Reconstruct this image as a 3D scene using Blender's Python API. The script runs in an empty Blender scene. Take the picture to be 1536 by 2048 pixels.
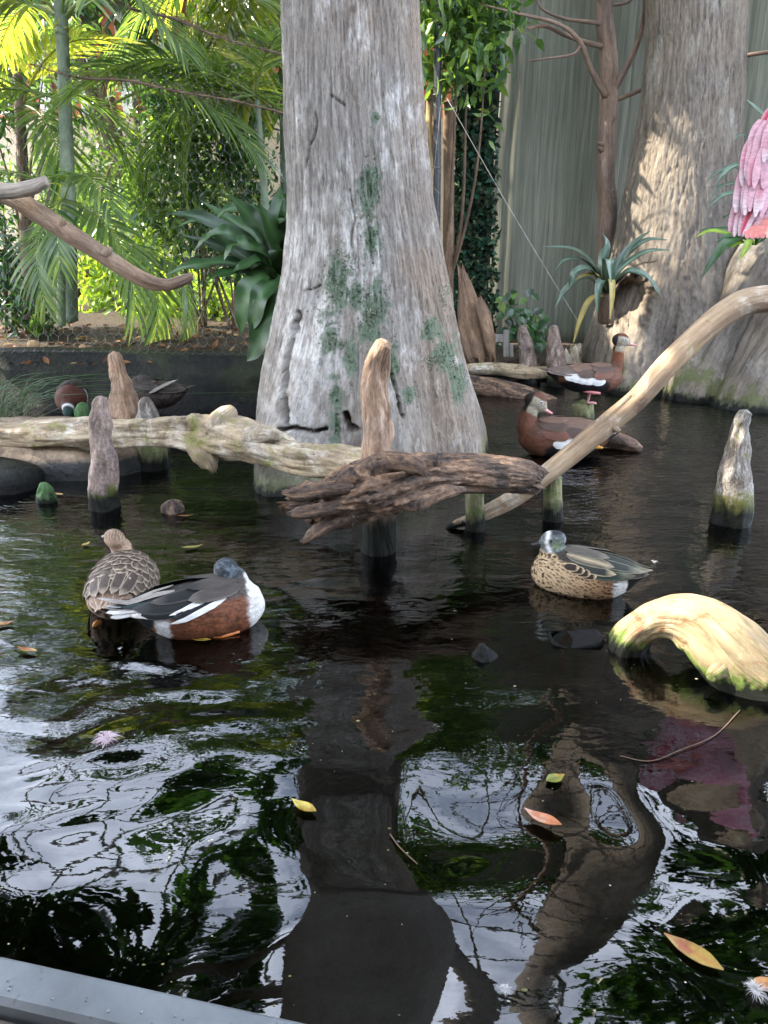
import bpy, math, random
import numpy as np
from mathutils import Vector, Matrix
from mathutils.bvhtree import BVHTree

random.seed(7)
RNG = np.random.default_rng(7)
PI = math.pi
scene = bpy.context.scene
COL = scene.collection

# ------------------------------------------------------------------ camera
CAM_H = 1.10
PITCH = math.radians(20.0)
FPX = 1539.0                       # focal length in pixels of the 1536 x 2048 photograph
cam_data = bpy.data.cameras.new("camera")
cam_data.sensor_fit = 'VERTICAL'
cam_data.sensor_height = 24.0
cam_data.lens = FPX / 2048.0 * 24.0
cam_data.clip_start = 0.02
cam_data.clip_end = 500.0
cam = bpy.data.objects.new("camera", cam_data)
COL.objects.link(cam)
cam.location = (0, 0, CAM_H)
cam.rotation_euler = (math.radians(90) - PITCH, 0, 0)
scene.camera = cam

# ------------------------------------------------------------------ sky, sun, exposure
SUN = Vector((-0.80, 0.10, 0.76)).normalized()      # direction towards the sun
sun_el = math.asin(SUN.z)
world = bpy.data.worlds.new("World")
scene.world = world
world.use_nodes = True
wn, wl = world.node_tree.nodes, world.node_tree.links
wn.clear()
w_out = wn.new('ShaderNodeOutputWorld')
w_bg = wn.new('ShaderNodeBackground')
w_sky = wn.new('ShaderNodeTexSky')
w_sky.sky_type = 'NISHITA'
w_sky.sun_disc = False
w_sky.sun_elevation = sun_el
w_sky.sun_rotation = math.atan2(SUN.x, SUN.y)
w_sky.air_density = 1.2
w_sky.dust_density = 2.0
w_tc = wn.new('ShaderNodeTexCoord')
w_map = wn.new('ShaderNodeMapping'); w_map.inputs['Scale'].default_value = (2.2, 2.2, 4.0)
w_noise = wn.new('ShaderNodeTexNoise')
w_noise.inputs['Scale'].default_value = 1.6; w_noise.inputs['Detail'].default_value = 7; w_noise.inputs['Roughness'].default_value = 0.58
w_ramp = wn.new('ShaderNodeValToRGB')
w_ramp.color_ramp.elements[0].position = 0.30; w_ramp.color_ramp.elements[0].color = (0, 0, 0, 1)
w_ramp.color_ramp.elements[1].position = 0.60; w_ramp.color_ramp.elements[1].color = (0.75, 0.75, 0.75, 1)
w_mix = wn.new('ShaderNodeMix'); w_mix.data_type = 'RGBA'
w_mix.inputs[7].default_value = (15.0, 16.4, 19.5, 1)      # sunlit cloud
wl.new(w_tc.outputs['Generated'], w_map.inputs['Vector'])
wl.new(w_map.outputs['Vector'], w_noise.inputs['Vector'])
wl.new(w_noise.outputs['Fac'], w_ramp.inputs['Fac'])
wl.new(w_ramp.outputs['Color'], w_mix.inputs[0])
wl.new(w_sky.outputs['Color'], w_mix.inputs[6])
wl.new(w_mix.outputs[2], w_bg.inputs['Color'])
w_bg.inputs['Strength'].default_value = 0.15
wl.new(w_bg.outputs['Background'], w_out.inputs['Surface'])

sun_data = bpy.data.lights.new("sun", 'SUN')
sun_data.energy = 5.0
sun_data.angle = math.radians(0.53)
sun_data.color = (1.0, 0.90, 0.74)
sun_obj = bpy.data.objects.new("sun", sun_data)
COL.objects.link(sun_obj)
sun_obj.rotation_euler = (-SUN).to_track_quat('-Z', 'Y').to_euler()

scene.view_settings.view_transform = 'Standard'
scene.view_settings.look = 'None'
scene.view_settings.gamma = 1.0
scene.view_settings.exposure = 2.32
scene.render.engine = 'CYCLES'
scene.cycles.use_denoising = True
scene.cycles.max_bounces = 5
scene.cycles.diffuse_bounces = 3
scene.cycles.glossy_bounces = 3
scene.cycles.transmission_bounces = 3
scene.cycles.transparent_max_bounces = 12
scene.cycles.sample_clamp_indirect = 6.0

# ------------------------------------------------------------------ projection helpers (photograph pixels <-> metres)
CP, SP = math.cos(PITCH), math.sin(PITCH)
def ray(px, py):
    cx, cy = (px - 768.0) / FPX, -(py - 1024.0) / FPX
    return np.array([cx, CP + cy * SP, -SP + cy * CP])
def W(px, py, Y):
    d = ray(px, py); t = Y / d[1]
    return np.array([d[0] * t, Y, CAM_H + d[2] * t])
def G(px, py, z=0.0):
    d = ray(px, py); t = (z - CAM_H) / d[2]
    return np.array([d[0] * t, d[1] * t, z])
def zdepth(P):
    return P[1] * CP - (P[2] - CAM_H) * SP
def MPP(P):                                   # metres per photograph pixel at P
    return zdepth(P) / FPX
def pxpath(pts):
    P, R = [], []
    for (x, y, Y, h) in pts:
        p = W(x, y, Y); P.append(p); R.append(h * MPP(p))
    return np.array(P), np.array(R)

# ------------------------------------------------------------------ numpy noise
def _hash(ix, iy, iz, seed):
    h = (ix.astype(np.int64) * 374761393 + iy.astype(np.int64) * 668265263 + iz.astype(np.int64) * 2147483647 + seed * 974634777) & 0xFFFFFFFF
    h = ((h ^ (h >> 13)) * 1274126177) & 0xFFFFFFFF
    h = ((h ^ (h >> 16)) * 2246822519) & 0xFFFFFFFF
    h = h ^ (h >> 15)
    return (h & 0xFFFF) / 65535.0
def vnoise(P, seed=0):
    P = np.asarray(P, dtype=float)
    i = np.floor(P).astype(np.int64); f = P - i
    f = f * f * f * (f * (f * 6 - 15) + 10)
    r = 0
    for dx in (0, 1):
        wx = f[:, 0] if dx else 1 - f[:, 0]
        for dy in (0, 1):
            wy = f[:, 1] if dy else 1 - f[:, 1]
            for dz in (0, 1):
                wz = f[:, 2] if dz else 1 - f[:, 2]
                r = r + wx * wy * wz * _hash(i[:, 0] + dx, i[:, 1] + dy, i[:, 2] + dz, seed)
    return r * 2 - 1
def fbm(P, octaves=4, seed=0, gain=0.5, lac=2.03):
    P = np.asarray(P, dtype=float); a = 1.0; r = 0; s = 0
    for k in range(octaves):
        r = r + a * vnoise(P, seed + k * 17); s += a
        a *= gain; P = P * lac + 11.3
    return r / s
def smooth(a, b, x):
    t = np.clip((x - a) / (b - a), 0, 1); return t * t * (3 - 2 * t)

# ------------------------------------------------------------------ colour
def lin(c):
    return tuple((v / 12.92 if v <= 0.04045 else ((v + 0.055) / 1.055) ** 2.4) for v in c)
def hexc(h):
    return lin(tuple(int(h[i:i + 2], 16) / 255.0 for i in (0, 2, 4)))

# ------------------------------------------------------------------ objects
def thing(name, label, cat, loc=(0, 0, 0), rotz=0.0, group=None):
    o = bpy.data.objects.new(name, None); COL.objects.link(o)
    o.empty_display_size = 0.1
    o.location = tuple(float(v) for v in loc); o.rotation_euler = (0, 0, rotz)
    o['label'] = label; o['category'] = cat
    if group: o['group'] = group
    return o
def tag(o, label, cat, group=None):
    o['label'] = label; o['category'] = cat
    if group: o['group'] = group
    return o
def origin_of(o):
    v = np.zeros(3)
    while o is not None:
        v = v + np.array(o.location); o = o.parent
    return v
def mesh_from(name, V, F, mat=None, smooth_shade=True, attrs=None):
    me = bpy.data.meshes.new(name)
    V = np.asarray(V, dtype=np.float64)
    if isinstance(F, np.ndarray):
        k = F.shape[1]; n = F.shape[0]
        me.vertices.add(len(V)); me.vertices.foreach_set('co', V.ravel())
        me.loops.add(n * k); me.loops.foreach_set('vertex_index', F.ravel().astype(np.int32))
        me.polygons.add(n); me.polygons.foreach_set('loop_start', np.arange(0, n * k, k, dtype=np.int32))
        me.update(calc_edges=True)
    else:
        me.from_pydata([tuple(v) for v in V], [], [tuple(int(i) for i in f) for f in F])
        me.update()
    me.validate()
    if smooth_shade and len(me.polygons):
        me.polygons.foreach_set('use_smooth', np.ones(len(me.polygons), dtype=bool))
    for an, (at, av) in (attrs or {}).items():
        a = me.attributes.new(an, at, 'POINT')
        if at == 'FLOAT': a.data.foreach_set('value', np.asarray(av, dtype=np.float32).ravel())
        elif at == 'FLOAT_VECTOR': a.data.foreach_set('vector', np.asarray(av, dtype=np.float32).ravel())
        elif at == 'FLOAT_COLOR': a.data.foreach_set('color', np.asarray(av, dtype=np.float32).ravel())
    if mat: me.materials.append(mat)
    return me
def part(name, V, F, mat, parent=None, smooth_shade=True, attrs=None, local=False, kind=None, loc=None):
    V = np.asarray(V, dtype=float)
    if loc is None and parent is None and not local:
        loc = np.array([V[:, 0].mean(), V[:, 1].mean(), V[:, 2].min()])
    if parent is not None and not local:
        V = V - origin_of(parent)
    elif loc is not None:
        V = V - np.asarray(loc)
    me = mesh_from(name, V, F, mat, smooth_shade, attrs)
    o = bpy.data.objects.new(name, me); COL.objects.link(o)
    if parent is not None: o.parent = parent
    elif loc is not None: o.location = tuple(float(v) for v in loc)
    if kind: o['kind'] = kind
    return o
def join(meshes):                              # list of (V, F(list), attrs dict of arrays) -> one
    VV, FF, A = [], [], {}
    n = 0
    for m in meshes:
        V, F = m[0], m[1]
        VV.append(np.asarray(V)); FF += [tuple(int(i) + n for i in f) for f in F]
        for k, v in (m[2] if len(m) > 2 else {}).items(): A.setdefault(k, []).append(np.asarray(v))
        n += len(V)
    return np.concatenate(VV), FF, {k: np.concatenate(v) for k, v in A.items()}

# ------------------------------------------------------------------ shapes
def catmull(P, n):
    P = np.asarray(P, dtype=float)
    if len(P) == 2:
        t = np.linspace(0, 1, n)[:, None]; return P[0] * (1 - t) + P[1] * t
    Q = np.vstack([2 * P[0] - P[1], P, 2 * P[-1] - P[-2]])
    seg = len(P) - 1
    t = np.linspace(0, seg, n); k = np.minimum(t.astype(int), seg - 1); u = (t - k)[:, None]
    p0, p1, p2, p3 = Q[k], Q[k + 1], Q[k + 2], Q[k + 3]
    return 0.5 * (2 * p1 + (p2 - p0) * u + (2 * p0 - 5 * p1 + 4 * p2 - p3) * u ** 2 + (3 * p1 - p0 - 3 * p2 + p3) * u ** 3)
def frames(C, up=None):
    T = np.gradient(C, axis=0); T /= np.linalg.norm(T, axis=1)[:, None] + 1e-12
    u = np.array(up if up is not None else (0.13, 0.21, 0.97), dtype=float)
    if abs(np.dot(u / np.linalg.norm(u), T[0])) > 0.95: u = np.array([1.0, 0.2, 0.1])
    N = np.zeros_like(T)
    n = u - T[0] * np.dot(u, T[0]); N[0] = n / np.linalg.norm(n)
    for i in range(1, len(T)):
        n = N[i - 1] - T[i] * np.dot(N[i - 1], T[i]); N[i] = n / (np.linalg.norm(n) + 1e-12)
    return T, N, np.cross(T, N)
def tube(P, R, sides=16, rings=None, disp=None, squash=1.0, up=None, caps=True, seed=0, cap_round=0.5, jag=0.0):
    """Lofted limb. disp(L, th, C, r) -> radial offset. Returns V, F(list), attrs (grain)."""
    P = np.asarray(P, dtype=float); R = np.asarray(R, dtype=float)
    seglen = np.concatenate([[0], np.cumsum(np.linalg.norm(np.diff(P, axis=0), axis=1))])
    if rings is None: rings = max(6, int(seglen[-1] / 0.02))
    C = catmull(P, rings)
    tt = np.linspace(0, len(P) - 1, rings)
    Rr = catmull(np.column_stack([R, R, R]), rings)[:, 0]; Rr = np.maximum(Rr, np.interp(tt, np.arange(len(R)), R) * 0.75)
    T, N, B = frames(C, up)
    L = np.concatenate([[0], np.cumsum(np.linalg.norm(np.diff(C, axis=0), axis=1))])
    th = np.linspace(0, 2 * PI, sides, endpoint=False)
    LL = np.repeat(L, sides); TH = np.tile(th, rings); RR = np.repeat(Rr, sides)
    cc, ss = np.cos(TH), np.sin(TH)
    if disp is not None:
        RR = RR + disp(LL, TH, np.repeat(C, sides, axis=0), RR)
    V = np.repeat(C, sides, 0) + np.repeat(N, sides, 0) * (RR * cc)[:, None] + np.repeat(B, sides, 0) * (RR * ss * squash)[:, None]
    if jag:
        e = smooth(L[-1] * 0.10, 0, LL) ; e2 = smooth(L[-1] * 0.9, L[-1], LL)
        j = fbm(np.column_stack([cc * 3.1, ss * 3.1, np.zeros_like(cc)]), 3, seed + 5)
        V = V - np.repeat(T, sides, 0) * (jag * e * j)[:, None] + np.repeat(T, sides, 0) * (jag * e2 * j)[:, None]
    r0 = np.repeat(Rr, sides)
    grain = np.column_stack([cc * np.mean(Rr), ss * np.mean(Rr), LL + seed * 3.7])
    F = []
    for i in range(rings - 1):
        a, b = i * sides, (i + 1) * sides
        for k in range(sides):
            k2 = (k + 1) % sides
            F.append((a + k, b + k, b + k2, a + k2))
    if caps:
        n = len(V)
        V = np.vstack([V, C[0] - T[0] * Rr[0] * cap_round, C[-1] + T[-1] * Rr[-1] * cap_round])
        grain = np.vstack([grain, [0, 0, L[0] + seed * 3.7], [0, 0, L[-1] + seed * 3.7]])
        F += [(n, k, (k + 1) % sides) for k in range(sides)]
        a = (rings - 1) * sides
        F += [(n + 1, a + (k + 1) % sides, a + k) for k in range(sides)]
    return V, F, {'grain': grain}
def AT(a):                                    # attrs dict for part()
    out = {}
    for k, v in a.items():
        v = np.asarray(v)
        out[k] = ('FLOAT', v) if v.ndim == 1 else (('FLOAT_VECTOR', v) if v.shape[1] == 3 else ('FLOAT_COLOR', v))
    return out
def wood_disp(amp, fl=2.0, fa=9.0, seed=0, lump=0.0, ll=5.0):
    def d(L, TH, C, r):
        cc, ss = np.cos(TH), np.sin(TH)
        g = fbm(np.column_stack([cc * r * fa * 4, ss * r * fa * 4, L * fl * 2]), 4, seed)
        o = amp * g
        if lump: o = o + lump * fbm(np.column_stack([cc * 1.1, ss * 1.1, L * ll]), 2, seed + 40)
        return o
    return d
def box(x0, x1, y0, y1, z0, z1, bev=0.0):
    if bev <= 0:
        V = [(x, y, z) for x in (x0, x1) for y in (y0, y1) for z in (z0, z1)]
        F = [(0, 1, 3, 2), (4, 6, 7, 5), (0, 4, 5, 1), (2, 3, 7, 6), (0, 2, 6, 4), (1, 5, 7, 3)]
        return np.array(V, float), F
    V, F = [], []
    prof = [(x0 + bev, y0), (x1 - bev, y0), (x1, y0 + bev), (x1, y1 - bev), (x1 - bev, y1), (x0 + bev, y1), (x0, y1 - bev), (x0, y0 + bev)]
    cx, cy = (x0 + x1) / 2, (y0 + y1) / 2
    def ringat(z, ins):
        for (x, y) in prof: V.append((x + (ins if x < cx else -ins), y + (ins if y < cy else -ins), z))
    ringat(z0, bev); ringat(z0 + bev, 0); ringat(z1 - bev, 0); ringat(z1, bev)
    for i in range(3):
        for k in range(8): F.append((i * 8 + k, i * 8 + (k + 1) % 8, i * 8 + 8 + (k + 1) % 8, i * 8 + 8 + k))
    F.append(tuple(range(7, -1, -1))); F.append(tuple(range(24, 32)))
    return np.array(V, float), F
def ellipsoid(c, r, nu=16, nv=10):
    V, F = [], []
    for j in range(nv + 1):
        ph = PI * j / nv
        for i in range(nu):
            a = 2 * PI * i / nu
            V.append((c[0] + r[0] * math.sin(ph) * math.cos(a), c[1] + r[1] * math.sin(ph) * math.sin(a), c[2] + r[2] * math.cos(ph)))
    for j in range(nv):
        for i in range(nu):
            F.append((j * nu + i, (j + 1) * nu + i, (j + 1) * nu + (i + 1) % nu, j * nu + (i + 1) % nu))
    return np.array(V), F

# ------------------------------------------------------------------ materials
def newmat(name):
    m = bpy.data.materials.new(name); m.use_nodes = True
    nt = m.node_tree; nt.nodes.clear()
    out = nt.nodes.new('ShaderNodeOutputMaterial')
    return m, nt, nt.nodes, nt.links, out
def N_(nt, t, **kw):
    n = nt.nodes.new(t)
    for k, v in kw.items(): setattr(n, k, v)
    return n
def noise_n(nt, vec, scale, detail=5, rough=0.55, dist=0.0):
    n = nt.nodes.new('ShaderNodeTexNoise')
    n.inputs['Scale'].default_value = scale; n.inputs['Detail'].default_value = detail
    n.inputs['Roughness'].default_value = rough; n.inputs['Distortion'].default_value = dist
    if vec is not None: nt.links.new(vec, n.inputs['Vector'])
    return n.outputs['Fac']
def ramp_n(nt, fac, stops):
    r = nt.nodes.new('ShaderNodeValToRGB'); e = r.color_ramp.elements
    while len(e) < len(stops): e.new(0.5)
    for k, (p, c) in enumerate(stops):
        e[k].position = p; e[k].color = (c[0], c[1], c[2], 1) if not isinstance(c, (int, float)) else (c, c, c, 1)
    nt.links.new(fac, r.inputs['Fac']); return r.outputs['Color']
def mix_n(nt, fac, a, b, blend='MIX'):
    m = nt.nodes.new('ShaderNodeMix'); m.data_type = 'RGBA'; m.blend_type = blend
    for sock, v in ((0, fac), (6, a), (7, b)):
        if isinstance(v, (int, float)): m.inputs[sock].default_value = v if sock == 0 else (v, v, v, 1)
        elif isinstance(v, tuple): m.inputs[sock].default_value = (v[0], v[1], v[2], 1)
        else: nt.links.new(v, m.inputs[sock])
    return m.outputs[2]
def math_n(nt, op, a, b=0.0, clamp=False):
    m = nt.nodes.new('ShaderNodeMath'); m.operation = op; m.use_clamp = clamp
    for s, v in ((0, a), (1, b)):
        if isinstance(v, (int, float)): m.inputs[s].default_value = v
        else: nt.links.new(v, m.inputs[s])
    return m.outputs[0]
def map_n(nt, vec, scale=(1, 1, 1), loc=(0, 0, 0)):
    m = nt.nodes.new('ShaderNodeMapping'); m.inputs['Scale'].default_value = scale; m.inputs['Location'].default_value = loc
    nt.links.new(vec, m.inputs['Vector']); return m.outputs['Vector']
def attr_n(nt, name, out='Vector'):
    a = nt.nodes.new('ShaderNodeAttribute'); a.attribute_name = name; return a.outputs[out]
def pos_n(nt):
    return nt.nodes.new('ShaderNodeNewGeometry').outputs['Position']
def z_n(nt):
    s = nt.nodes.new('ShaderNodeSeparateXYZ'); nt.links.new(pos_n(nt), s.inputs[0]); return s.outputs['Z']
def bump_n(nt, h, strength=0.5, dist=0.01, normal=None):
    b = nt.nodes.new('ShaderNodeBump'); b.inputs['Strength'].default_value = strength; b.inputs['Distance'].default_value = dist
    nt.links.new(h, b.inputs['Height'])
    if normal is not None: nt.links.new(normal, b.inputs['Normal'])
    return b.outputs['Normal']
def principled(nt, out, color, rough=0.7, normal=None, spec=0.4, metallic=0.0):
    p = nt.nodes.new('ShaderNodeBsdfPrincipled')
    for key, v in (('Base Color', color), ('Roughness', rough), ('Specular IOR Level', spec), ('Metallic', metallic)):
        if isinstance(v, tuple): p.inputs[key].default_value = (v[0], v[1], v[2], 1)
        elif isinstance(v, (int, float)): p.inputs[key].default_value = v
        else: nt.links.new(v, p.inputs[key])
    if normal is not None: nt.links.new(normal, p.inputs['Normal'])
    if out is not None: nt.links.new(p.outputs[0], out.inputs['Surface'])
    return p
def wood_mat(name, dark, mid, light, gs=26.0, stretch=0.10, contrast=(0.30, 0.52, 0.72), pale=None, pale_amt=0.5, moss=None, moss_amt=0.0,
             stain=None, stain_amt=0.0, wet=0.07, wet_top=(0.0045, 0.005, 0.004), bump=0.6, rough=0.75, patch=3.0, moss_z=None, crack=0.6):
    """Weathered wood or bark; 'grain' is (x, y around the limb, length along it)."""
    m, nt, nd, lk, out = newmat(name)
    K = 0.70                       # weathered wood is a fairly dark surface
    dark, mid, light = (tuple(v * K for v in c_) for c_ in (dark, mid, light)); pale = pale and tuple(v * K for v in pale); moss = moss and tuple(v * 0.62 for v in moss); stain = stain and tuple(v * K for v in stain)
    g = attr_n(nt, 'grain')
    gv = map_n(nt, g, (1, 1, stretch))
    n1 = noise_n(nt, gv, gs, 6, 0.70, 0.6)
    n2 = noise_n(nt, map_n(nt, g, (1, 1, min(1.0, stretch * 2.2))), gs * 3.4, 3, 0.65, 0.4)
    pv = noise_n(nt, pos_n(nt), patch, 4, 0.6)
    nn = math_n(nt, 'ADD', math_n(nt, 'MULTIPLY', n1, 0.7), math_n(nt, 'MULTIPLY', n2, 0.3))
    c = ramp_n(nt, nn, [(contrast[0], dark), (contrast[1], mid), (contrast[2], light)])
    tint = ramp_n(nt, pv, [(0.3, (0.72, 0.74, 0.78)), (0.7, (1.18, 1.12, 1.05))])
    c = mix_n(nt, 1.0, c, tint, 'MULTIPLY')
    if pale is not None:
        pm = noise_n(nt, map_n(nt, pos_n(nt), (1, 1, 0.55), (3, 1, 7)), patch * 1.4, 6, 0.72, 0.5)
        pf = ramp_n(nt, pm, [(0.62 - pale_amt * 0.25, 0.0), (0.74 - pale_amt * 0.2, 0.85)])
        pf = math_n(nt, 'MULTIPLY', pf, ramp_n(nt, n2, [(0.35, 0.25), (0.6, 1.0)]))
        c = mix_n(nt, pf, c, pale)
    if stain is not None:
        sm = noise_n(nt, map_n(nt, pos_n(nt), (1, 1, 1), (9, 4, 2)), patch * 2.0, 6, 0.65, 0.6)
        c = mix_n(nt, ramp_n(nt, sm, [(0.66 - stain_amt * 0.3, 0.0), (0.72 - stain_amt * 0.22, 0.9)]), c, stain)
    if moss is not None:
        mm = noise_n(nt, map_n(nt, pos_n(nt), (1, 1, 1), (1, 7, 5)), patch * 2.2, 6, 0.72, 0.4)
        mf = ramp_n(nt, mm, [(0.70 - moss_amt * 0.35, 0.0), (0.78 - moss_amt * 0.3, 0.9)])
        if moss_z is not None:
            mr = N_(nt, 'ShaderNodeMapRange'); mr.inputs['From Min'].default_value = moss_z[0]; mr.inputs['From Max'].default_value = moss_z[1]
            mr.inputs['To Min'].default_value = 1.0; mr.inputs['To Max'].default_value = 0.0
            lk.new(z_n(nt), mr.inputs['Value'])
            add = math_n(nt, 'MULTIPLY', mr.outputs[0], 0.28)
            mf = ramp_n(nt, math_n(nt, 'ADD', mm, add), [(0.70 - moss_amt * 0.35, 0.0), (0.80 - moss_amt * 0.3, 0.95)])
        mcol = mix_n(nt, noise_n(nt, pos_n(nt), 60, 3), (moss[0] * 0.5, moss[1] * 0.5, moss[2] * 0.5), (moss[0] * 1.4, moss[1] * 1.4, moss[2] * 1.4))
        c = mix_n(nt, mf, c, mcol)
    rg = rough
    if wet > 0:
        zz = math_n(nt, 'ADD', z_n(nt), math_n(nt, 'MULTIPLY', math_n(nt, 'SUBTRACT', noise_n(nt, map_n(nt, pos_n(nt), (1, 1, 0.35)), 30, 4, 0.65), 0.5), 0.13))
        mr = N_(nt, 'ShaderNodeMapRange'); mr.inputs['From Min'].default_value = wet * 0.55; mr.inputs['From Max'].default_value = wet * 1.35
        mr.inputs['To Min'].default_value = 1.0; mr.inputs['To Max'].default_value = 0.0
        lk.new(zz, mr.inputs['Value'])
        wf = mr.outputs[0]
        c = mix_n(nt, wf, c, mix_n(nt, n1, wet_top, tuple(v * 3.2 for v in wet_top)))
        rm = N_(nt, 'ShaderNodeMapRange'); rm.inputs['To Min'].default_value = rough; rm.inputs['To Max'].default_value = 0.45
        lk.new(wf, rm.inputs['Value']); rg = rm.outputs[0]
    nrm = bump_n(nt, nn, min(1.0, bump * 1.35), 0.016)
    pb = principled(nt, out, c, rg, nrm, 0.35)
    if wet > 0:
        sp = N_(nt, 'ShaderNodeMapRange'); sp.inputs['To Min'].default_value = 0.35; sp.inputs['To Max'].default_value = 0.08
        lk.new(wf, sp.inputs['Value']); lk.new(sp.outputs[0], pb.inputs['Specular IOR Level'])
    return m
def leaf_mat(name, cols, trans=0.45, rough=0.38, var='var', spec=0.5, veins=False, tcol=None, K=1.0):
    cols = [tuple(v * K for v in c_) for c_ in cols]
    m, nt, nd, lk, out = newmat(name)
    v = attr_n(nt, var, 'Fac')
    c = ramp_n(nt, v, [(i / (len(cols) - 1), k) for i, k in enumerate(cols)])
    nz = noise_n(nt, pos_n(nt), 14, 4)
    c = mix_n(nt, 1.0, c, ramp_n(nt, nz, [(0.3, (0.75, 0.78, 0.7)), (0.7, (1.2, 1.15, 1.1))]), 'MULTIPLY')
    p = principled(nt, None, c, rough, None, spec)
    t = N_(nt, 'ShaderNodeBsdfTranslucent')
    tc = mix_n(nt, 1.0, c, tcol or (2.2, 2.1, 0.85), 'MULTIPLY')
    lk.new(tc, t.inputs['Color'])
    ms = N_(nt, 'ShaderNodeMixShader'); ms.inputs[0].default_value = trans
    lk.new(p.outputs[0], ms.inputs[1]); lk.new(t.outputs[0], ms.inputs[2]); lk.new(ms.outputs[0], out.inputs['Surface'])
    return m
def plain_mat(name, col, rough=0.6, spec=0.4, metallic=0.0, nscale=30, namt=0.25, bump=0.2, bdist=0.004):
    m, nt, nd, lk, out = newmat(name)
    n = noise_n(nt, pos_n(nt), nscale, 5, 0.6)
    lo = tuple(v * (1 - namt) for v in col); hi = tuple(v * (1 + namt) for v in col)
    c = ramp_n(nt, n, [(0.3, lo), (0.7, hi)])
    principled(nt, out, c, rough, bump_n(nt, n, bump, bdist) if bump else None, spec, metallic)
    return m
def vcol_mat(name, rough=0.62, spec=0.35, bump=0.25, nscale=220, namt=0.22, stretch=(1, 1, 1), K=0.60):
    m, nt, nd, lk, out = newmat(name)
    c = attr_n(nt, 'Col', 'Color')
    tc = N_(nt, 'ShaderNodeTexCoord').outputs['Object']
    n = noise_n(nt, map_n(nt, tc, stretch), nscale, 4, 0.6)
    c = mix_n(nt, 1.0, c, ramp_n(nt, n, [(0.3, ((1 - namt) * K,) * 3), (0.7, ((1 + namt) * K,) * 3)]), 'MULTIPLY')
    principled(nt, out, c, rough, bump_n(nt, n, bump, 0.003), spec)
    return m

# ================================================================== the setting: ground, pond bed, water
def grid_mesh(xs, ys, hfun):
    X, Y = np.meshgrid(xs, ys)
    Z = hfun(X.ravel(), Y.ravel())
    V = np.column_stack([X.ravel(), Y.ravel(), Z])
    nx, ny = len(xs), len(ys)
    i = np.arange(nx * ny).reshape(ny, nx)
    F = np.column_stack([i[:-1, :-1].ravel(), i[:-1, 1:].ravel(), i[1:, 1:].ravel(), i[1:, :-1].ravel()])
    return V, F
def back_edge(x):
    return 4.98 + 1.2 * smooth(-0.5, 0.35, x) + 0.06 * np.sin(x * 2.1)
def ground_h(x, y):
    yb = back_edge(x)
    left = 1 - smooth(-0.4, 0.3, x)
    n = fbm(np.column_stack([x * 1.3, y * 1.3, 0 * x]), 4, 3)
    top = left * (0.30 + 0.09 * smooth(5.0, 7.0, y)) + (1 - left) * 0.13 + 0.035 * n
    bed = -0.42 + 0.06 * n
    inside = (1 - smooth(yb - 0.02, yb + 0.06, y)) * smooth(0.28, 0.36, y) * (1 - smooth(6.6, 7.0, np.abs(x)))
    h = top * (1 - inside) + bed * inside
    return np.where(y < 0.3, -0.02, h)
def axis(*segs):
    return np.concatenate([np.linspace(a, b, n, endpoint=False) for a, b, n in segs] + [[segs[-1][1]]])
gx = axis((-160, -12, 10), (-12, -4, 24), (-4, 4, 130), (4, 12, 24), (12, 160, 10))
gy = axis((-120, -4, 8), (-4, 0.25, 8), (0.25, 0.45, 8), (0.45, 4.7, 30), (4.7, 6.6, 60), (6.6, 12, 50), (12, 200, 12))
m, nt, nd, lk, out = newmat("soil_litter")
nA = noise_n(nt, pos_n(nt), 7, 8, 0.65); nB = noise_n(nt, pos_n(nt), 46, 6, 0.7)
soil = ramp_n(nt, nB, [(0.3, (0.018, 0.013, 0.009)), (0.55, (0.055, 0.04, 0.028)), (0.75, (0.16, 0.10, 0.06))])
soil = mix_n(nt, ramp_n(nt, nA, [(0.5, 0.0), (0.7, 0.6)]), soil, (0.03, 0.045, 0.015))
mr = N_(nt, 'ShaderNodeMapRange'); mr.inputs['From Min'].default_value = -0.25; mr.inputs['From Max'].default_value = -0.02
lk.new(z_n(nt), mr.inputs['Value'])
bedc = ramp_n(nt, noise_n(nt, pos_n(nt), 9, 8, 0.7), [(0.40, (0.010, 0.012, 0.008)), (0.6, (0.035, 0.05, 0.016)), (0.75, (0.075, 0.10, 0.028))])
soil = mix_n(nt, mr.outputs[0], bedc, soil)
principled(nt, out, soil, 0.85, bump_n(nt, nB, 0.9, 0.03), 0.2)
M_SOIL = m
V, F = grid_mesh(gx, gy, ground_h)
ground = part("ground", V, F, M_SOIL, loc=(0, 0, 0)); ground['kind'] = 'structure'

# water: gentle swell built as real waves, finer ripples as bump
m, nt, nd, lk, out = newmat("pond_water")
sep = N_(nt, 'ShaderNodeSeparateXYZ'); lk.new(pos_n(nt), sep.inputs[0])
r1 = noise_n(nt, map_n(nt, pos_n(nt), (1.0, 2.0, 1.0)), 13, 2, 0.45, 0.6)
r2 = noise_n(nt, map_n(nt, pos_n(nt), (1.0, 1.6, 1.0), (4, 9, 0)), 34, 2, 0.5, 0.3)
far = N_(nt, 'ShaderNodeMapRange'); far.inputs['From Min'].default_value = 1.3; far.inputs['From Max'].default_value = 4.2
far.inputs['To Min'].default_value = 0.02; far.inputs['To Max'].default_value = 1.0
lk.new(sep.outputs['Y'], far.inputs['Value'])
hh = math_n(nt, 'MULTIPLY', math_n(nt, 'ADD', r1, math_n(nt, 'MULTIPLY', r2, 0.35)), far.outputs[0])
wnrm = bump_n(nt, hh, 0.40, 0.018)
fr = N_(nt, 'ShaderNodeFresnel'); fr.inputs['IOR'].default_value = 1.58; lk.new(wnrm, fr.inputs['Normal'])
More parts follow.
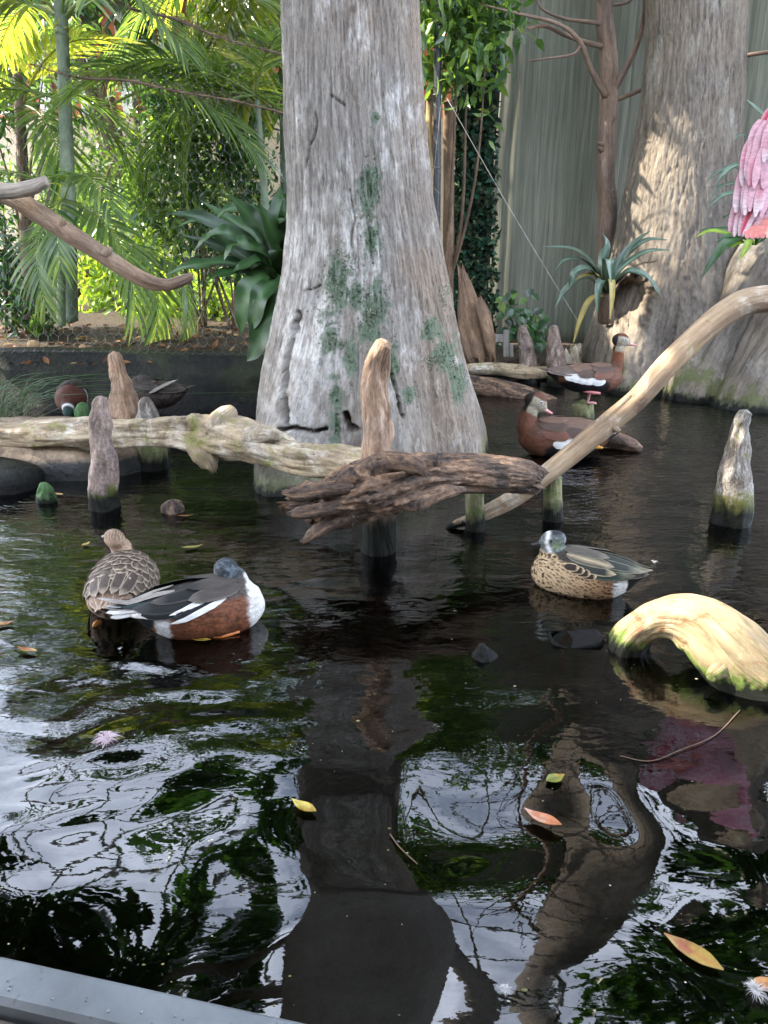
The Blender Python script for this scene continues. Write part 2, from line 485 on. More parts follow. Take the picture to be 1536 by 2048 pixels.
gl = N_(nt, 'ShaderNodeBsdfGlossy'); gl.inputs['Roughness'].default_value = 0.015; gl.inputs['Color'].default_value = (1, 1, 1, 1); lk.new(wnrm, gl.inputs['Normal'])
tr = N_(nt, 'ShaderNodeBsdfTransparent'); tr.inputs['Color'].default_value = (0.17, 0.19, 0.13, 1)
ms = N_(nt, 'ShaderNodeMixShader'); lk.new(fr.outputs[0], ms.inputs[0]); lk.new(tr.outputs[0], ms.inputs[1]); lk.new(gl.outputs[0], ms.inputs[2])
lk.new(ms.outputs[0], out.inputs['Surface'])
M_WATER = m
rings_at = [(W(420, 1270, 2.0), 0.8), (W(1180, 1190, 2.25), 0.5), (W(1260, 1300, 1.88), 0.6), (G(120, 1400), 0.6), (W(945, 1045, 2.85), 0.5)]
rw = np.random.default_rng(23)
def water_h(x, y):
    h = np.zeros_like(x); h2_ = np.zeros_like(x)
    qx = x + 0.10 * fbm(np.column_stack([x * 2.2, y * 2.2, 0 * x]), 2, 91); qy = y + 0.10 * fbm(np.column_stack([x * 2.2, y * 2.2, 0 * x + 7]), 2, 92)
    for k in range(14):                      # slow swell
        lam = 0.20 * (3.2 ** rw.random()); kk = 2 * PI / lam; a = rw.normal(PI / 2, 1.0); ph = rw.random() * 2 * PI
        h += 0.0019 * lam * (0.5 + rw.random()) * np.sin(kk * (math.cos(a) * qx + math.sin(a) * qy) + ph)
    for k in range(30):                      # ripples from the paddling birds
        lam = 0.075 * (2.9 ** rw.random()); kk = 2 * PI / lam; a = rw.normal(PI / 2, 0.5); ph = rw.random() * 2 * PI
        h2_ += 0.0015 * lam * (0.5 + rw.random()) * np.sin(kk * (math.cos(a) * qx + math.sin(a) * qy) + ph)
    m1 = smooth(-0.15, 0.4, fbm(np.column_stack([x * 1.3 + 3, y * 1.3, 0 * x]), 3, 8))
    lft = np.exp(-(((x + 0.45) / 0.55) ** 2 + ((y - 1.6) / 0.6) ** 2))
    h2_ *= np.clip(0.22 + 0.75 * m1 + 0.5 * lft, 0, 1.2) * (0.75 + 0.35 * smooth(1.2, 2.4, y))
    h = h * (0.7 + 0.8 * smooth(-0.2, 0.4, fbm(np.column_stack([x * 0.9, y * 0.9, 0 * x + 3]), 2, 18))) + h2_
    for p, s in rings_at:
        d = np.hypot(x - p[0], y - p[1]); ang = np.arctan2(y - p[1], x - p[0])
        h += 0.0009 * s * np.sin(d * 2 * PI / 0.095 + 1.2 * np.sin(ang * 2 + p[0] * 9)) * np.exp(-((d - 0.28) / 0.16) ** 2) * (0.4 + 0.6 * np.sin(ang * 1.5 + p[1] * 7))
    return h
wx_ = axis((-6.6, -2.2, 90), (-2.2, 2.2, 300), (2.2, 6.6, 90))
wy_ = axis((0.3, 3.0, 230), (3.0, 6.5, 150))
V, F = grid_mesh(wx_, wy_, water_h)
WGRID = V[:, 2].reshape(len(wy_), len(wx_))
def water_at(x, y): return WGRID[min(len(wy_) - 1, int(np.searchsorted(wy_, y))), min(len(wx_) - 1, int(np.searchsorted(wx_, x)))]
water = part("water", V, F, M_WATER, loc=(0, 0, 0)); water['kind'] = 'structure'

# ================================================================== bark and wood materials
M_DRIFT = wood_mat("driftwood_pale", hexc('3c3228'), hexc('a08f74'), hexc('d6c8aa'), gs=30, stretch=0.13, pale=hexc('d9d3c6'), pale_amt=0.5,
                   moss=hexc('7d7f35'), moss_amt=0.45, stain=hexc('4f3f30'), stain_amt=0.25, wet=0.0, patch=4.0)
M_DARKLOG = wood_mat("rough_dark_log", hexc('1a1410'), hexc('6a5443'), hexc('ac8b6e'), gs=34, stretch=0.2, contrast=(0.38, 0.52, 0.66), pale=hexc('a08d7c'), pale_amt=0.12,
                     stain=hexc('1b1512'), stain_amt=0.38, wet=0.0, patch=6.0, bump=1.0)
M_SLANT = wood_mat("driftwood_tan", hexc('54402e'), hexc('9c8468'), hexc('cbb899'), gs=22, stretch=0.06, pale=hexc('d6cfbf'), pale_amt=0.3,
                   moss=hexc('8a8a3c'), moss_amt=0.22, stain=hexc('5b4636'), stain_amt=0.2, wet=0.03, patch=4.0)
M_CURVED = wood_mat("driftwood_smooth", hexc('5d5038'), hexc('968564'), hexc('b5a27c'), gs=24, stretch=0.08, contrast=(0.36, 0.5, 0.66), pale=hexc('cdbf9a'), pale_amt=0.3,
                    moss=hexc('61782a'), moss_amt=0.2, moss_z=(0.03, 0.10), stain=hexc('7a5236'), stain_amt=0.3, wet=0.035, patch=5.5, bump=0.8, rough=0.7)
M_BRANCH = wood_mat("branch_brown", hexc('2e241c'), hexc('7b6552'), hexc('ab957c'), gs=26, stretch=0.12, pale=hexc('a79c8a'), pale_amt=0.25, wet=0.0, patch=5.0)
M_BRANCHG = wood_mat("branch_grey", hexc('4a443d'), hexc('9a9184'), hexc('c9c1b2'), gs=24, stretch=0.12, wet=0.0, patch=5.0)
M_KNEE_P = wood_mat("knee_pinkish", hexc('50443e'), hexc('86756c'), hexc('b6a69c'), gs=38, stretch=0.35, contrast=(0.38, 0.5, 0.64), pale=hexc('cfc7bf'), pale_amt=0.18, wet=0.085, patch=7, moss=hexc('6d742f'), moss_amt=0.3, moss_z=(0.06, 0.13))
M_KNEE_O = wood_mat("knee_orange", hexc('584636'), hexc('987c65'), hexc('c8b09a'), gs=40, stretch=0.14, contrast=(0.38, 0.5, 0.66), pale=hexc('cdbfae'), pale_amt=0.25, wet=0.09, patch=6, moss=hexc('6b7436'), moss_amt=0.22)
M_KNEE_C = wood_mat("knee_orange_wet", hexc('584636'), hexc('987c65'), hexc('c8b09a'), gs=40, stretch=0.14, contrast=(0.38, 0.5, 0.66), pale=hexc('cdbfae'), pale_amt=0.25, wet=0.20, patch=6)
M_KNEE_G = wood_mat("knee_grey", hexc('36312c'), hexc('776f66'), hexc('b3aca2'), gs=40, stretch=0.25, contrast=(0.38, 0.5, 0.64), pale=hexc('cfccc6'), pale_amt=0.45, wet=0.10, patch=8, moss=hexc('6d6f2c'), moss_amt=0.35, moss_z=(0.08, 0.17))
M_POST = wood_mat("post_mossy", hexc('38382a'), hexc('7d7b58'), hexc('a9a685'), gs=26, stretch=0.2, wet=0.075, patch=8, moss=hexc('5f7438'), moss_amt=0.6)
M_KNEE_M = wood_mat("knee_mossed", hexc('26331f'), hexc('4d6440'), hexc('7f9068'), gs=26, stretch=0.3, wet=0.02, patch=9, moss=hexc('3f6a35'), moss_amt=0.85)
M_TREE2 = wood_mat("bark_right", hexc('38322c'), hexc('736a5f'), hexc('9b9282'), gs=20, stretch=0.2, contrast=(0.34, 0.5, 0.72), pale=hexc('a9a89f'), pale_amt=0.25,
                   moss=hexc('5c6038'), moss_amt=0.02, moss_z=(0.05, 0.5), wet=0.05, patch=1.6, bump=1.0)
M_RED = wood_mat("bark_reddish", hexc('43372f'), hexc('86705f'), hexc('ad978a'), gs=30, stretch=0.12, wet=0.0, patch=4, bump=0.9)
M_PLANK = wood_mat("bark_slab", hexc('3b2d22'), hexc('7b634e'), hexc('a68c72'), gs=22, stretch=0.15, wet=0.0, patch=6, bump=0.9)

# ================================================================== cypress trunks
def project(V):
    d = V - np.array([0, 0, CAM_H])
    zc = d[:, 1] * CP - d[:, 2] * SP
    yc = d[:, 1] * SP + d[:, 2] * CP
    return 768 + FPX * d[:, 0] / zc, 1024 - FPX * yc / zc
def seg_dist(px, py, poly):
    best = np.full(px.shape, 1e9)
    for (a, b) in zip(poly[:-1], poly[1:]):
        ax, ay = a; bx, by = b
        t = np.clip(((px - ax) * (bx - ax) + (py - ay) * (by - ay)) / ((bx - ax) ** 2 + (by - ay) ** 2 + 1e-9), 0, 1)
        best = np.minimum(best, np.hypot(px - ax - t * (bx - ax), py - ay - t * (by - ay)))
    return best
def trunk_mesh(rows, Y0, lobes, zmin, zmax, nth, nz, seed, amp=0.012, base_z=0.9, gs=(9.0, 1.1), extra=None, top=None):
    """rows: (pixel row, left px, right px) of the silhouette; lobes: (angle, width, depth)."""
    rz, rc, rh = [], [], []
    for (py, xl, xr) in rows:
        a, b = W(xl, py, Y0), W(xr, py, Y0)
        rz.append(a[2]); rc.append((a[0] + b[0]) / 2); rh.append((b[0] - a[0]) / 2 * 0.97)
    o = np.argsort(rz); rz = np.array(rz)[o]; rc = np.array(rc)[o]; rh = np.array(rh)[o]
    zs = np.linspace(zmin, zmax, nz)
    c = np.interp(zs, rz, rc); h = np.interp(zs, rz, rh)
    lowx = zs < rz[0]; h = np.where(lowx, rh[0] + (rz[0] - zs) * 0.10, h)
    k = max(3, nz // 24); ker = np.ones(k) / k
    def sm(a): return np.convolve(np.pad(a, k, mode='edge'), ker, 'same')[k:-k]
    c, h = sm(c), sm(h)
    if top is not None: h = h + top(zs)
    th = np.linspace(-PI * 1.5, PI * 0.5, nth, endpoint=False)
    ZZ = np.repeat(zs, nth); TH = np.tile(th, nz); H = np.repeat(h, nth); CX = np.repeat(c, nth)
    flare = (1 - smooth(0.0, base_z, ZZ)) ** 1.5
    r = H.copy()
    for (a, w, d) in lobes:
        da = (TH - a + PI) % (2 * PI) - PI
        r += d * flare * np.exp(-(da / w) ** 2)
    cc, ss = np.cos(TH), np.sin(TH)
    g = np.column_stack([cc * gs[0] * 1.0, ss * gs[0] * 1.0, ZZ * gs[1]])
    wob = fbm(np.column_stack([cc * 1.6, ss * 1.6, ZZ * 1.4]), 3, seed + 9)
    r += 0.02 * wob * (0.5 + 1.2 * flare)
    fib = fbm(g * np.array([1.6, 1.6, 3.6]) + 0.25 * wob[:, None], 5, seed, 0.6)
    ridg = 1 - np.abs(fbm(g * np.array([1.2, 1.2, 2.6]) + 5, 4, seed + 3, 0.55)) * 2.2
    r += amp * fib - amp * 0.9 * np.clip(ridg - 0.62, 0, 1) * 2.0
    V = np.column_stack([CX + r * cc, Y0 + r * ss, ZZ])
    attrs = {'grain': np.column_stack([cc * H.mean(), ss * H.mean(), ZZ]), 'fib': fib}
    px, py = project(V)
    front = ss < 0.15
    if extra is not None:
        V, attrs = extra(V, attrs, px, py, front, cc, ss)
    i = np.arange(nth * nz).reshape(nz, nth)
    j = np.roll(i, -1, axis=1)
    F = np.column_stack([i[:-1].ravel(), j[:-1].ravel(), j[1:].ravel(), i[1:].ravel()])
    return V, F, attrs
def bvh_of(V, nth, nz, step=4):
    i = np.arange(nth * nz).reshape(nz, nth)[::step, ::step]; j = np.roll(i, -1, axis=1)
    V = V[i.ravel()]; i = np.arange(i.size).reshape(i.shape); j = np.roll(i, -1, axis=1)
    F = np.column_stack([i[:-1].ravel(), j[:-1].ravel(), j[1:].ravel(), i[1:].ravel()])
    return BVHTree.FromPolygons(V.tolist(), F.tolist())
def hit(bvh, px, py):
    d = Vector(ray(px, py)).normalized()
    loc, nrm, _, _ = bvh.ray_cast(Vector((0, 0, CAM_H)), d)
    return loc, nrm

# ---- the big trunk in the middle
MAIN_Y = 3.86
moss_zones = [(750, 238, 12, 14, 90), (740, 372, 22, 58, 620), (742, 480, 20, 42, 360), (678, 565, 26, 60, 620), (715, 590, 22, 36, 180), (752, 608, 24, 50, 480), (660, 672, 22, 42, 480),
              (738, 650, 24, 44, 300), (785, 725, 14, 46, 240), (700, 715, 14, 40, 120), (672, 790, 13, 36, 220), (671, 850, 15, 36, 300), (866, 660, 22, 26, 260), (888, 712, 30, 34, 420), (914, 765, 20, 40, 340), (820, 788, 18, 18, 200)]
def main_extra(V, A, px, py, front, cc, ss):
    push = np.zeros(len(V))
    for poly, w, d in (([(594, 628), (584, 680), (576, 705), (571, 760), (566, 812), (571, 846)], 5.5, 0.11),
                       ([(556, 862), (590, 858), (622, 866), (648, 858)], 5, 0.08), ([(690, 830), (694, 850), (712, 862)], 9, 0.1),
                       ([(782, 735), (796, 790), (808, 836)], 3.0, 0.05), ([(608, 582), (628, 578), (640, 570)], 2.6, 0.02),
                       ([(628, 225), (636, 250), (622, 285), (612, 330)], 2.5, 0.02), ([(662, 190), (690, 212)], 2.6, 0.015), ([(700, 380), (712, 440), (700, 500)], 2.0, 0.012)):
        w = w * (0.75 + 0.5 * fbm(np.column_stack([px / 14, py / 14, 0 * px]), 2, 77))
        dd = seg_dist(px + 4 * fbm(np.column_stack([px / 25, py / 25, 0 * px]), 2, 5), py, poly)
        push += d * smooth(w * 1.5, w * 0.4, dd) * front
    V = V.copy(); V[:, 0] -= cc * push; V[:, 1] -= ss * push
    nb = fbm(np.column_stack([px / 55, py / 100, 0 * px]), 5, 21, 0.65)
    fine = fbm(np.column_stack([px / 9, py / 22, 0 * px]), 4, 31, 0.65)
    reg = np.exp(-(((px - 640) / 95) ** 2 + ((py - 620) / 260) ** 2)) + 0.75 * np.exp(-(((px - 590) / 50) ** 2 + ((py - 700) / 170) ** 2)) + 0.35 * np.exp(-(((px - 770) / 30) ** 2 + ((py - 250) / 260) ** 2)) + 0.15
    A['pale'] = np.clip((reg * 0.62 + nb * 0.75 + fine * 0.55 - 0.26) * 1.4, 0, 0.9) * front
    ms_ = np.zeros(len(V)); mn_ = fbm(np.column_stack([px / 13, py / 16, 0 * px]), 4, 61, 0.65)
    for (mx, my, rx, ry, n_) in moss_zones: ms_ = np.maximum(ms_, np.exp(-((px - mx) / (rx * 0.95)) ** 2 - ((py - my) / (ry * 0.95)) ** 2))
    A['mossy'] = smooth(0.28, 0.6, ms_ + 0.75 * mn_) * front * (ms_ > 0.05)
    A['warm'] = np.clip(smooth(770, 860, px) * 0.8 + 0.9 * fbm(np.column_stack([px / 80, py / 110, 0 * px]), 4, 41) + smooth(250, 0, py) * 0.35, 0, 1)
    return V, A
main_rows = [(-60, 557, 842), (0, 558, 842), (120, 561, 848), (250, 563, 855), (400, 569, 872), (470, 568, 886), (540, 560, 900), (620, 545, 915), (700, 528, 931), (780, 512, 948), (850, 502, 962), (905, 498, 967)]
main_lobes = [(-PI / 2 - 0.62, 0.30, 0.20), (-PI / 2 + 0.25, 0.35, 0.10), (-PI / 2 + 0.95, 0.30, 0.06), (PI * 0.9 - 2 * PI, 0.22, 0.04), (0.5, 0.4, 0.12), (-4.2, 0.4, 0.12), (-PI / 2 - 0.12, 0.16, -0.06), (-PI / 2 + 0.62, 0.15, -0.05)]
m, nt, nd, lk, out = newmat("bark_grey_weathered")
g = attr_n(nt, 'grain')
gv = map_n(nt, g, (1, 1, 0.17))
n1 = noise_n(nt, gv, 52, 6, 0.74, 0.9); n2 = noise_n(nt, map_n(nt, g, (1, 1, 0.4)), 130, 3, 0.65, 0.5)
nn = math_n(nt, 'ADD', math_n(nt, 'MULTIPLY', n1, 0.62), math_n(nt, 'MULTIPLY', n2, 0.38))
cool = ramp_n(nt, nn, [(0.33, hexc('433f3a')), (0.48, hexc('706b64')), (0.70, hexc('8c8780'))])
warm = ramp_n(nt, nn, [(0.33, hexc('3e342d')), (0.48, hexc('6e6256')), (0.70, hexc('8c7f70'))])
c = mix_n(nt, attr_n(nt, 'warm', 'Fac'), cool, warm)
pf = math_n(nt, 'MULTIPLY', attr_n(nt, 'pale', 'Fac'), ramp_n(nt, nn, [(0.36, 0.1), (0.56, 1.0)]))
c = mix_n(nt, pf, c, hexc('b3b1ac'))
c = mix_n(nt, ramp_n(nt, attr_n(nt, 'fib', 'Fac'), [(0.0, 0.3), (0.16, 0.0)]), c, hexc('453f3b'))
zz = math_n(nt, 'ADD', z_n(nt), math_n(nt, 'MULTIPLY', math_n(nt, 'SUBTRACT', noise_n(nt, pos_n(nt), 30, 5), 0.5), 0.09))
wf = ramp_n(nt, zz, [(0.02, 1.0), (0.055, 0.0)])
gf = ramp_n(nt, zz, [(0.05, 0.75), (0.13, 0.0)])
c = mix_n(nt, gf, c, hexc('5d6340'))
c = mix_n(nt, wf, c, (0.012, 0.014, 0.01))
c = mix_n(nt, math_n(nt, 'MULTIPLY', attr_n(nt, 'mossy', 'Fac'), ramp_n(nt, n2, [(0.3, 0.45), (0.6, 0.95)])), c, mix_n(nt, noise_n(nt, pos_n(nt), 70, 3), hexc('2e4133'), hexc('5d6c58')))
nrm = bump_n(nt, nn, 0.9, 0.012)
principled(nt, out, c, 0.8, nrm, 0.3)
M_MAIN = m
main_tree = thing("cypress_tree", "huge grey flaring cypress trunk with green moss standing in the middle of the pond", "tree", (W(735, 905, MAIN_Y)[0], MAIN_Y, 0))
V, F, A = trunk_mesh(main_rows, MAIN_Y, main_lobes, -0.5, 2.45, 560, 420, 3, amp=0.011, extra=main_extra, gs=(11, 1.3))
part("trunk", V, F, M_MAIN, main_tree, attrs=AT(A))
BVH_MAIN = bvh_of(V, 560, 420)
# upper bole and limbs, above the frame (the pond mirrors them)
ub, ur = pxpath([(700, -100, MAIN_Y, 140)])
x0 = W(700, 0, MAIN_Y)[0]
V, F, A = tube([(x0, MAIN_Y, 2.40), (x0, MAIN_Y, 3.1), (x0 + 0.02, MAIN_Y, 3.8), (x0, MAIN_Y, 4.7)], [0.39, 0.46, 0.60, 0.45], 40, 40, wood_disp(0.02, 1, 4, 2), caps=True)
A.update({k: np.zeros(len(V)) for k in ('pale', 'warm', 'fib', 'mossy')}); A['fib'] += 0.3
part("upper_bole", V, F, M_MAIN, main_tree, attrs=AT(A))
for k, (dx, dy, dz, r) in enumerate([(-1.7, 0.8, 2.4, 0.17), (1.5, 0.3, 2.6, 0.18), (0.3, 1.3, 3.2, 0.2), (0.5, -0.8, 3.4, 0.16)]):
    V, F, A = tube([(x0, MAIN_Y, 3.9), (x0 + dx * 0.3, MAIN_Y + dy * 0.3, 4.3), (x0 + dx * 0.7, MAIN_Y + dy * 0.7, 3.9 + dz * 0.6), (x0 + dx, MAIN_Y + dy, 3.9 + dz)], [r * 1.5, r, r * 0.7, r * 0.3], 14, 24, wood_disp(0.012, 1, 4, 20 + k))
    A.update({k2: np.zeros(len(V)) for k2 in ('pale', 'warm', 'fib', 'mossy')}); A['fib'] += 0.3
    part("limb", V, F, M_MAIN, main_tree, attrs=AT(A))
# moss on the trunk
def tufts(points, normals, size, seed):
    r = np.random.default_rng(seed); n = len(points)
    P = np.repeat(points, 3, 0); Nn = np.repeat(normals, 3, 0); n3 = len(P)
    rnd = r.normal(size=(n3, 3)); D = Nn * 0.8 + rnd * 0.75; D /= np.linalg.norm(D, axis=1)[:, None]
    S = np.cross(D, r.normal(size=(n3, 3))); S /= np.linalg.norm(S, axis=1)[:, None] + 1e-9
    L = size * (0.5 + r.random(n3))[:, None]
    A_ = P - S * L * 0.28 - D * 0.001; B_ = P + S * L * 0.28 - D * 0.001; C_ = P + D * L
    V = np.stack([A_, B_, C_], 1).reshape(-1, 3)
    F = np.arange(3 * n3).reshape(-1, 3)
    var = np.repeat(np.repeat(r.random(n), 3), 3)
    return V, F, var
M_MOSS = leaf_mat("moss", [hexc('2f4a35'), hexc('4a664b'), hexc('748a69')], trans=0.2, rough=0.8, spec=0.1, tcol=(1.5, 1.6, 0.9), K=0.65)
M_LICHEN = leaf_mat("lichen", [hexc('8a9580'), hexc('a9b39c'), hexc('c4cbb8')], trans=0.1, rough=0.9, spec=0.1, tcol=(1.1, 1.1, 1.0), K=0.55)
rm_ = np.random.default_rng(5)
for zi, (mx, my, rx, ry, n) in enumerate(moss_zones):
    pts, nrs = [], []
    q = np.column_stack([mx + rx * rm_.normal(size=int(n * 1.9)) * 0.55, my + ry * rm_.normal(size=int(n * 1.9)) * 0.55])
    q = q[fbm(np.column_stack([q[:, 0] / 13, q[:, 1] / 16, np.full(len(q), zi * 3.0)]), 3, 61) > -0.12]
    for x, y in q:
        l, nn_ = hit(BVH_MAIN, x, y)
        if l is not None: pts.append(l); nrs.append(nn_)
    pts, nrs = pts[::2], nrs[::2]
    V, F, var = tufts(np.array(pts), np.array(nrs), 0.0055, 100 + zi)
    part("moss", V, F, M_MOSS, main_tree, smooth_shade=False, attrs={'var': ('FLOAT', var)}, kind='stuff')
for zi, (mx, my, rx, ry, n) in enumerate([(890, 590, 18, 50, 160), (700, 520, 40, 40, 130), (725, 420, 30, 30, 80), (650, 600, 30, 60, 120), (870, 720, 30, 20, 130), (670, 690, 18, 20, 90), (745, 625, 14, 18, 90)]):
    pts, nrs = [], []
    for _ in range(n):
        l, nn_ = hit(BVH_MAIN, mx + rx * rm_.normal() * 0.5, my + ry * rm_.normal() * 0.5)
        if l is not None: pts.append(l); nrs.append(nn_)
    V, F, var = tufts(np.array(pts), np.array(nrs), 0.008, 200 + zi)
    part("lichen", V, F, M_LICHEN, main_tree, smooth_shade=False, attrs={'var': ('FLOAT', var)}, kind='stuff')

# ---- the right trunk with a hollow
T2_Y = 6.05
def t2_extra(V, A, px, py, front, cc, ss):
    holl = smooth(1.2, 0.6, np.sqrt(((px - 1262 + (py - 606) * 0.25) / 42) ** 2 + ((py - 606) / 54) ** 2) + 0.35 * fbm(np.column_stack([px / 22, py / 22, 0 * px]), 3, 88)) * front * (ss < -0.25)
    V = V.copy(); V[:, 1] += 0.26 * holl; V[:, 0] += 0.05 * holl
    return V, A
t2_rows = [(-60, 1292, 1495), (0, 1292, 1492), (100, 1290, 1489), (200, 1281, 1484), (300, 1266, 1480), (400, 1246, 1482), (460, 1234, 1490), (550, 1212, 1500), (650, 1180, 1512), (740, 1152, 1530), (790, 1140, 1540)]
t2_lobes = [(-PI / 2 - 0.75, 0.20, 0.10), (-PI / 2 - 0.1, 0.22, 0.10), (-PI / 2 + 0.6, 0.2, 0.12), (-PI / 2 - 0.42, 0.13, -0.10), (-PI / 2 + 0.25, 0.13, -0.06)]
tree2 = thing("cypress_tree", "tall cypress trunk with a hollow foot and dappled sun patch behind the ducks", "tree", (W(1385, 780, T2_Y)[0], T2_Y, 0))
V, F, A = trunk_mesh(t2_rows, T2_Y, t2_lobes, -0.45, 2.9, 420, 300, 23, amp=0.011, extra=t2_extra, gs=(9, 1.9))
part("trunk", V, F, M_TREE2, tree2, attrs=AT({'grain': A['grain']}))
BVH_T2 = bvh_of(V, 420, 300)
x2 = W(1392, 0, T2_Y)[0]
V, F, A = tube([(x2, T2_Y, 2.85), (x2 + 0.03, T2_Y, 4.2), (x2, T2_Y, 6.4), (x2 + 0.1, T2_Y + 0.1, 10.5)], [0.385, 0.36, 0.30, 0.16], 32, 50, wood_disp(0.02, 1, 4, 2))
part("upper_bole", V, F, M_TREE2, tree2, attrs=AT(A))

# ---- the trunk beyond the right edge and its two buttress roots
tree3 = thing("cypress_tree", "cypress at the right edge showing two thick buttress roots running into the water", "tree", (W(1700, 720, 5.6)[0], 5.6, 0))
P, R = pxpath([(1745, 250, 5.7, 120), (1735, 420, 5.7, 130), (1725, 600, 5.6, 150), (1715, 800, 5.6, 175)])
P = np.vstack([P[0] + [0, 0, 2.6], P]); R = np.concatenate([[0.36], R])
V, F, A = tube(P, R, 48, 70, wood_disp(0.03, 1, 4, 31)); part("trunk", V, F, M_TREE2, tree3, attrs=AT(A))
P, R = pxpath([(1700, 400, 5.62, 85), (1600, 462, 5.6, 78), (1528, 545, 5.55, 66), (1478, 635, 5.5, 58), (1432, 720, 5.45, 62), (1395, 800, 5.42, 72), (1375, 860, 5.40, 80)])
V, F, A = tube(P, R, 56, 90, wood_disp(0.035, 1.2, 5, 33, 0.03), squash=0.9); part("buttress_root", V, F, M_TREE2, tree3, attrs=AT(A))
P, R = pxpath([(1720, 520, 5.25, 110), (1640, 590, 5.22, 95), (1580, 680, 5.2, 80), (1535, 760, 5.17, 84), (1500, 850, 5.15, 100)])
V, F, A = tube(P, R, 56, 90, wood_disp(0.035, 1.2, 5, 35, 0.03), squash=0.9); part("buttress_root", V, F, M_TREE2, tree3, attrs=AT(A))

rt = np.random.default_rng(55)
cb = [((3.5, 5.6, 5.3), (0.9, 0.9, 0.9)), ((4.0, 6.0, 6.9), (1.2, 1.1, 1.2)), ((4.9, 5.6, 5.8), (1.3, 1.2, 1.3)), ((3.3, 5.2, 7.9), (0.9, 0.9, 0.8))]
TREE3_CROWN = (tree3, cb)
# ================================================================== pond edge: mossy wall, rock ledge, planks
m, nt, nd, lk, out = newmat("mossy_stone")
a1 = noise_n(nt, pos_n(nt), 3.0, 8, 0.65, 0.4); a2 = noise_n(nt, pos_n(nt), 32, 6, 0.65)
c = ramp_n(nt, a2, [(0.3, (0.004, 0.0045, 0.004)), (0.6, (0.010, 0.011, 0.010)), (0.8, (0.024, 0.024, 0.02))])
c = mix_n(nt, ramp_n(nt, a1, [(0.48, 0.0), (0.66, 0.75)]), c, (0.022, 0.026, 0.012))
c = mix_n(nt, ramp_n(nt, z_n(nt), [(0.03, 1.0), (0.05, 0.0)]), c, (0.006, 0.006, 0.006))
principled(nt, out, c, 0.6, bump_n(nt, a2, 0.9, 0.02), 0.12)
M_STONE = m
xs = np.linspace(-5.5, 0.1, 260); zs = np.linspace(-0.45, 0.36, 40)
X, Z = np.meshgrid(xs, zs); X, Z = X.ravel(), Z.ravel()
Yw = back_edge(X) - 0.05 - 0.16 * (1 - smooth(-0.4, 0.34, Z)) + 0.055 * fbm(np.column_stack([X * 2.2, Z * 3.5, 0 * X]), 5, 12) + 0.09 * smooth(0.24, 0.36, Z)
i = np.arange(len(xs) * len(zs)).reshape(len(zs), len(xs))
F = np.column_stack([i[:-1, :-1].ravel(), i[:-1, 1:].ravel(), i[1:, 1:].ravel(), i[1:, :-1].ravel()])
Zt = Z + 0.02 * fbm(np.column_stack([X * 2.5, Z * 2, 0 * X + 4]), 3, 14)
V1 = np.column_stack([X, Yw, Zt]); V2 = np.column_stack([X, Yw + 0.22, Zt])
n0 = len(V1)
Fall = np.vstack([F, F[:, ::-1] + n0, np.column_stack([i[-1, :-1], i[-1, 1:], i[-1, 1:] + n0, i[-1, :-1] + n0]), np.column_stack([i[0, :-1] + n0, i[0, 1:] + n0, i[0, 1:], i[0, :-1]])])
wall = part("pond_wall", np.vstack([V1, V2]), Fall, M_STONE)
tag(wall, "low dark mossy stone wall along the back of the pond below the wire fence", "wall")
def rock(name, px0, px1, ytop, ybase, Yf, depth, seed, mat, lab, cat, slope=0.0, n=(70, 30)):
    a = W(px0, ybase, Yf); b = W(px1, ybase, Yf); top = W((px0 + px1) / 2, ytop, Yf)[2]
    nu, nv = n
    u = np.linspace(0, 2 * PI, nu, endpoint=False); v = np.linspace(0, PI / 2 * 1.25, nv)
    U, Vv = np.meshgrid(u, v); U, Vv = U.ravel(), Vv.ravel()
    se = lambda t, p: np.sign(t) * np.abs(t) ** p
    cx, hx = (a[0] + b[0]) / 2, (b[0] - a[0]) / 2
    X = cx + hx * se(np.cos(U), 0.6) * np.sin(Vv) ** 0.6; Y = Yf + depth / 2 + depth / 2 * se(np.sin(U), 0.6) * np.sin(Vv) ** 0.6
    zt = top - slope * (X - cx)
    Z = zt * np.where(np.cos(Vv) > 0, np.cos(Vv) ** 0.45, -((-np.cos(Vv)) ** 0.45) * 2)
    P3 = np.column_stack([X, Y, Z]); d = fbm(P3 * 5, 5, seed)
    P3 = P3 + np.column_stack([np.cos(U) * np.sin(Vv), np.sin(U) * np.sin(Vv), np.cos(Vv)]) * (0.05 * min(hx * 3, 1.0) * d)[:, None]
    i = np.arange(nu * nv).reshape(nv, nu); j = np.roll(i, -1, 1)
    F = np.column_stack([i[:-1].ravel(), i[1:].ravel(), j[1:].ravel(), j[:-1].ravel()])
    o = part(name, P3, F, mat); tag(o, lab, cat); return o
m, nt, nd, lk, out = newmat("ledge_rock")
a1 = noise_n(nt, pos_n(nt), 9, 8, 0.7, 0.5); a2 = noise_n(nt, pos_n(nt), 50, 6, 0.65)
c = ramp_n(nt, a1, [(0.3, hexc('2e2721')), (0.5, hexc('6d5b48')), (0.7, hexc('96826b'))])
c = mix_n(nt, ramp_n(nt, a2, [(0.5, 0.0), (0.75, 0.6)]), c, hexc('4b4a30'))
wz = math_n(nt, 'ADD', z_n(nt), math_n(nt, 'MULTIPLY', math_n(nt, 'SUBTRACT', a2, 0.5), 0.05))
wf = ramp_n(nt, wz, [(0.075, 1.0), (0.10, 0.0)])
c = mix_n(nt, wf, c, (0.012, 0.013, 0.012))
principled(nt, out, c, 0.55, bump_n(nt, a2, 0.8, 0.012), 0.4)
M_LEDGE = m
rock("rock_ledge", -260, 285, 888, 960, 3.46, 0.75, 3, M_LEDGE, "brown rock ledge at the waterline under the long pale log", "rock")
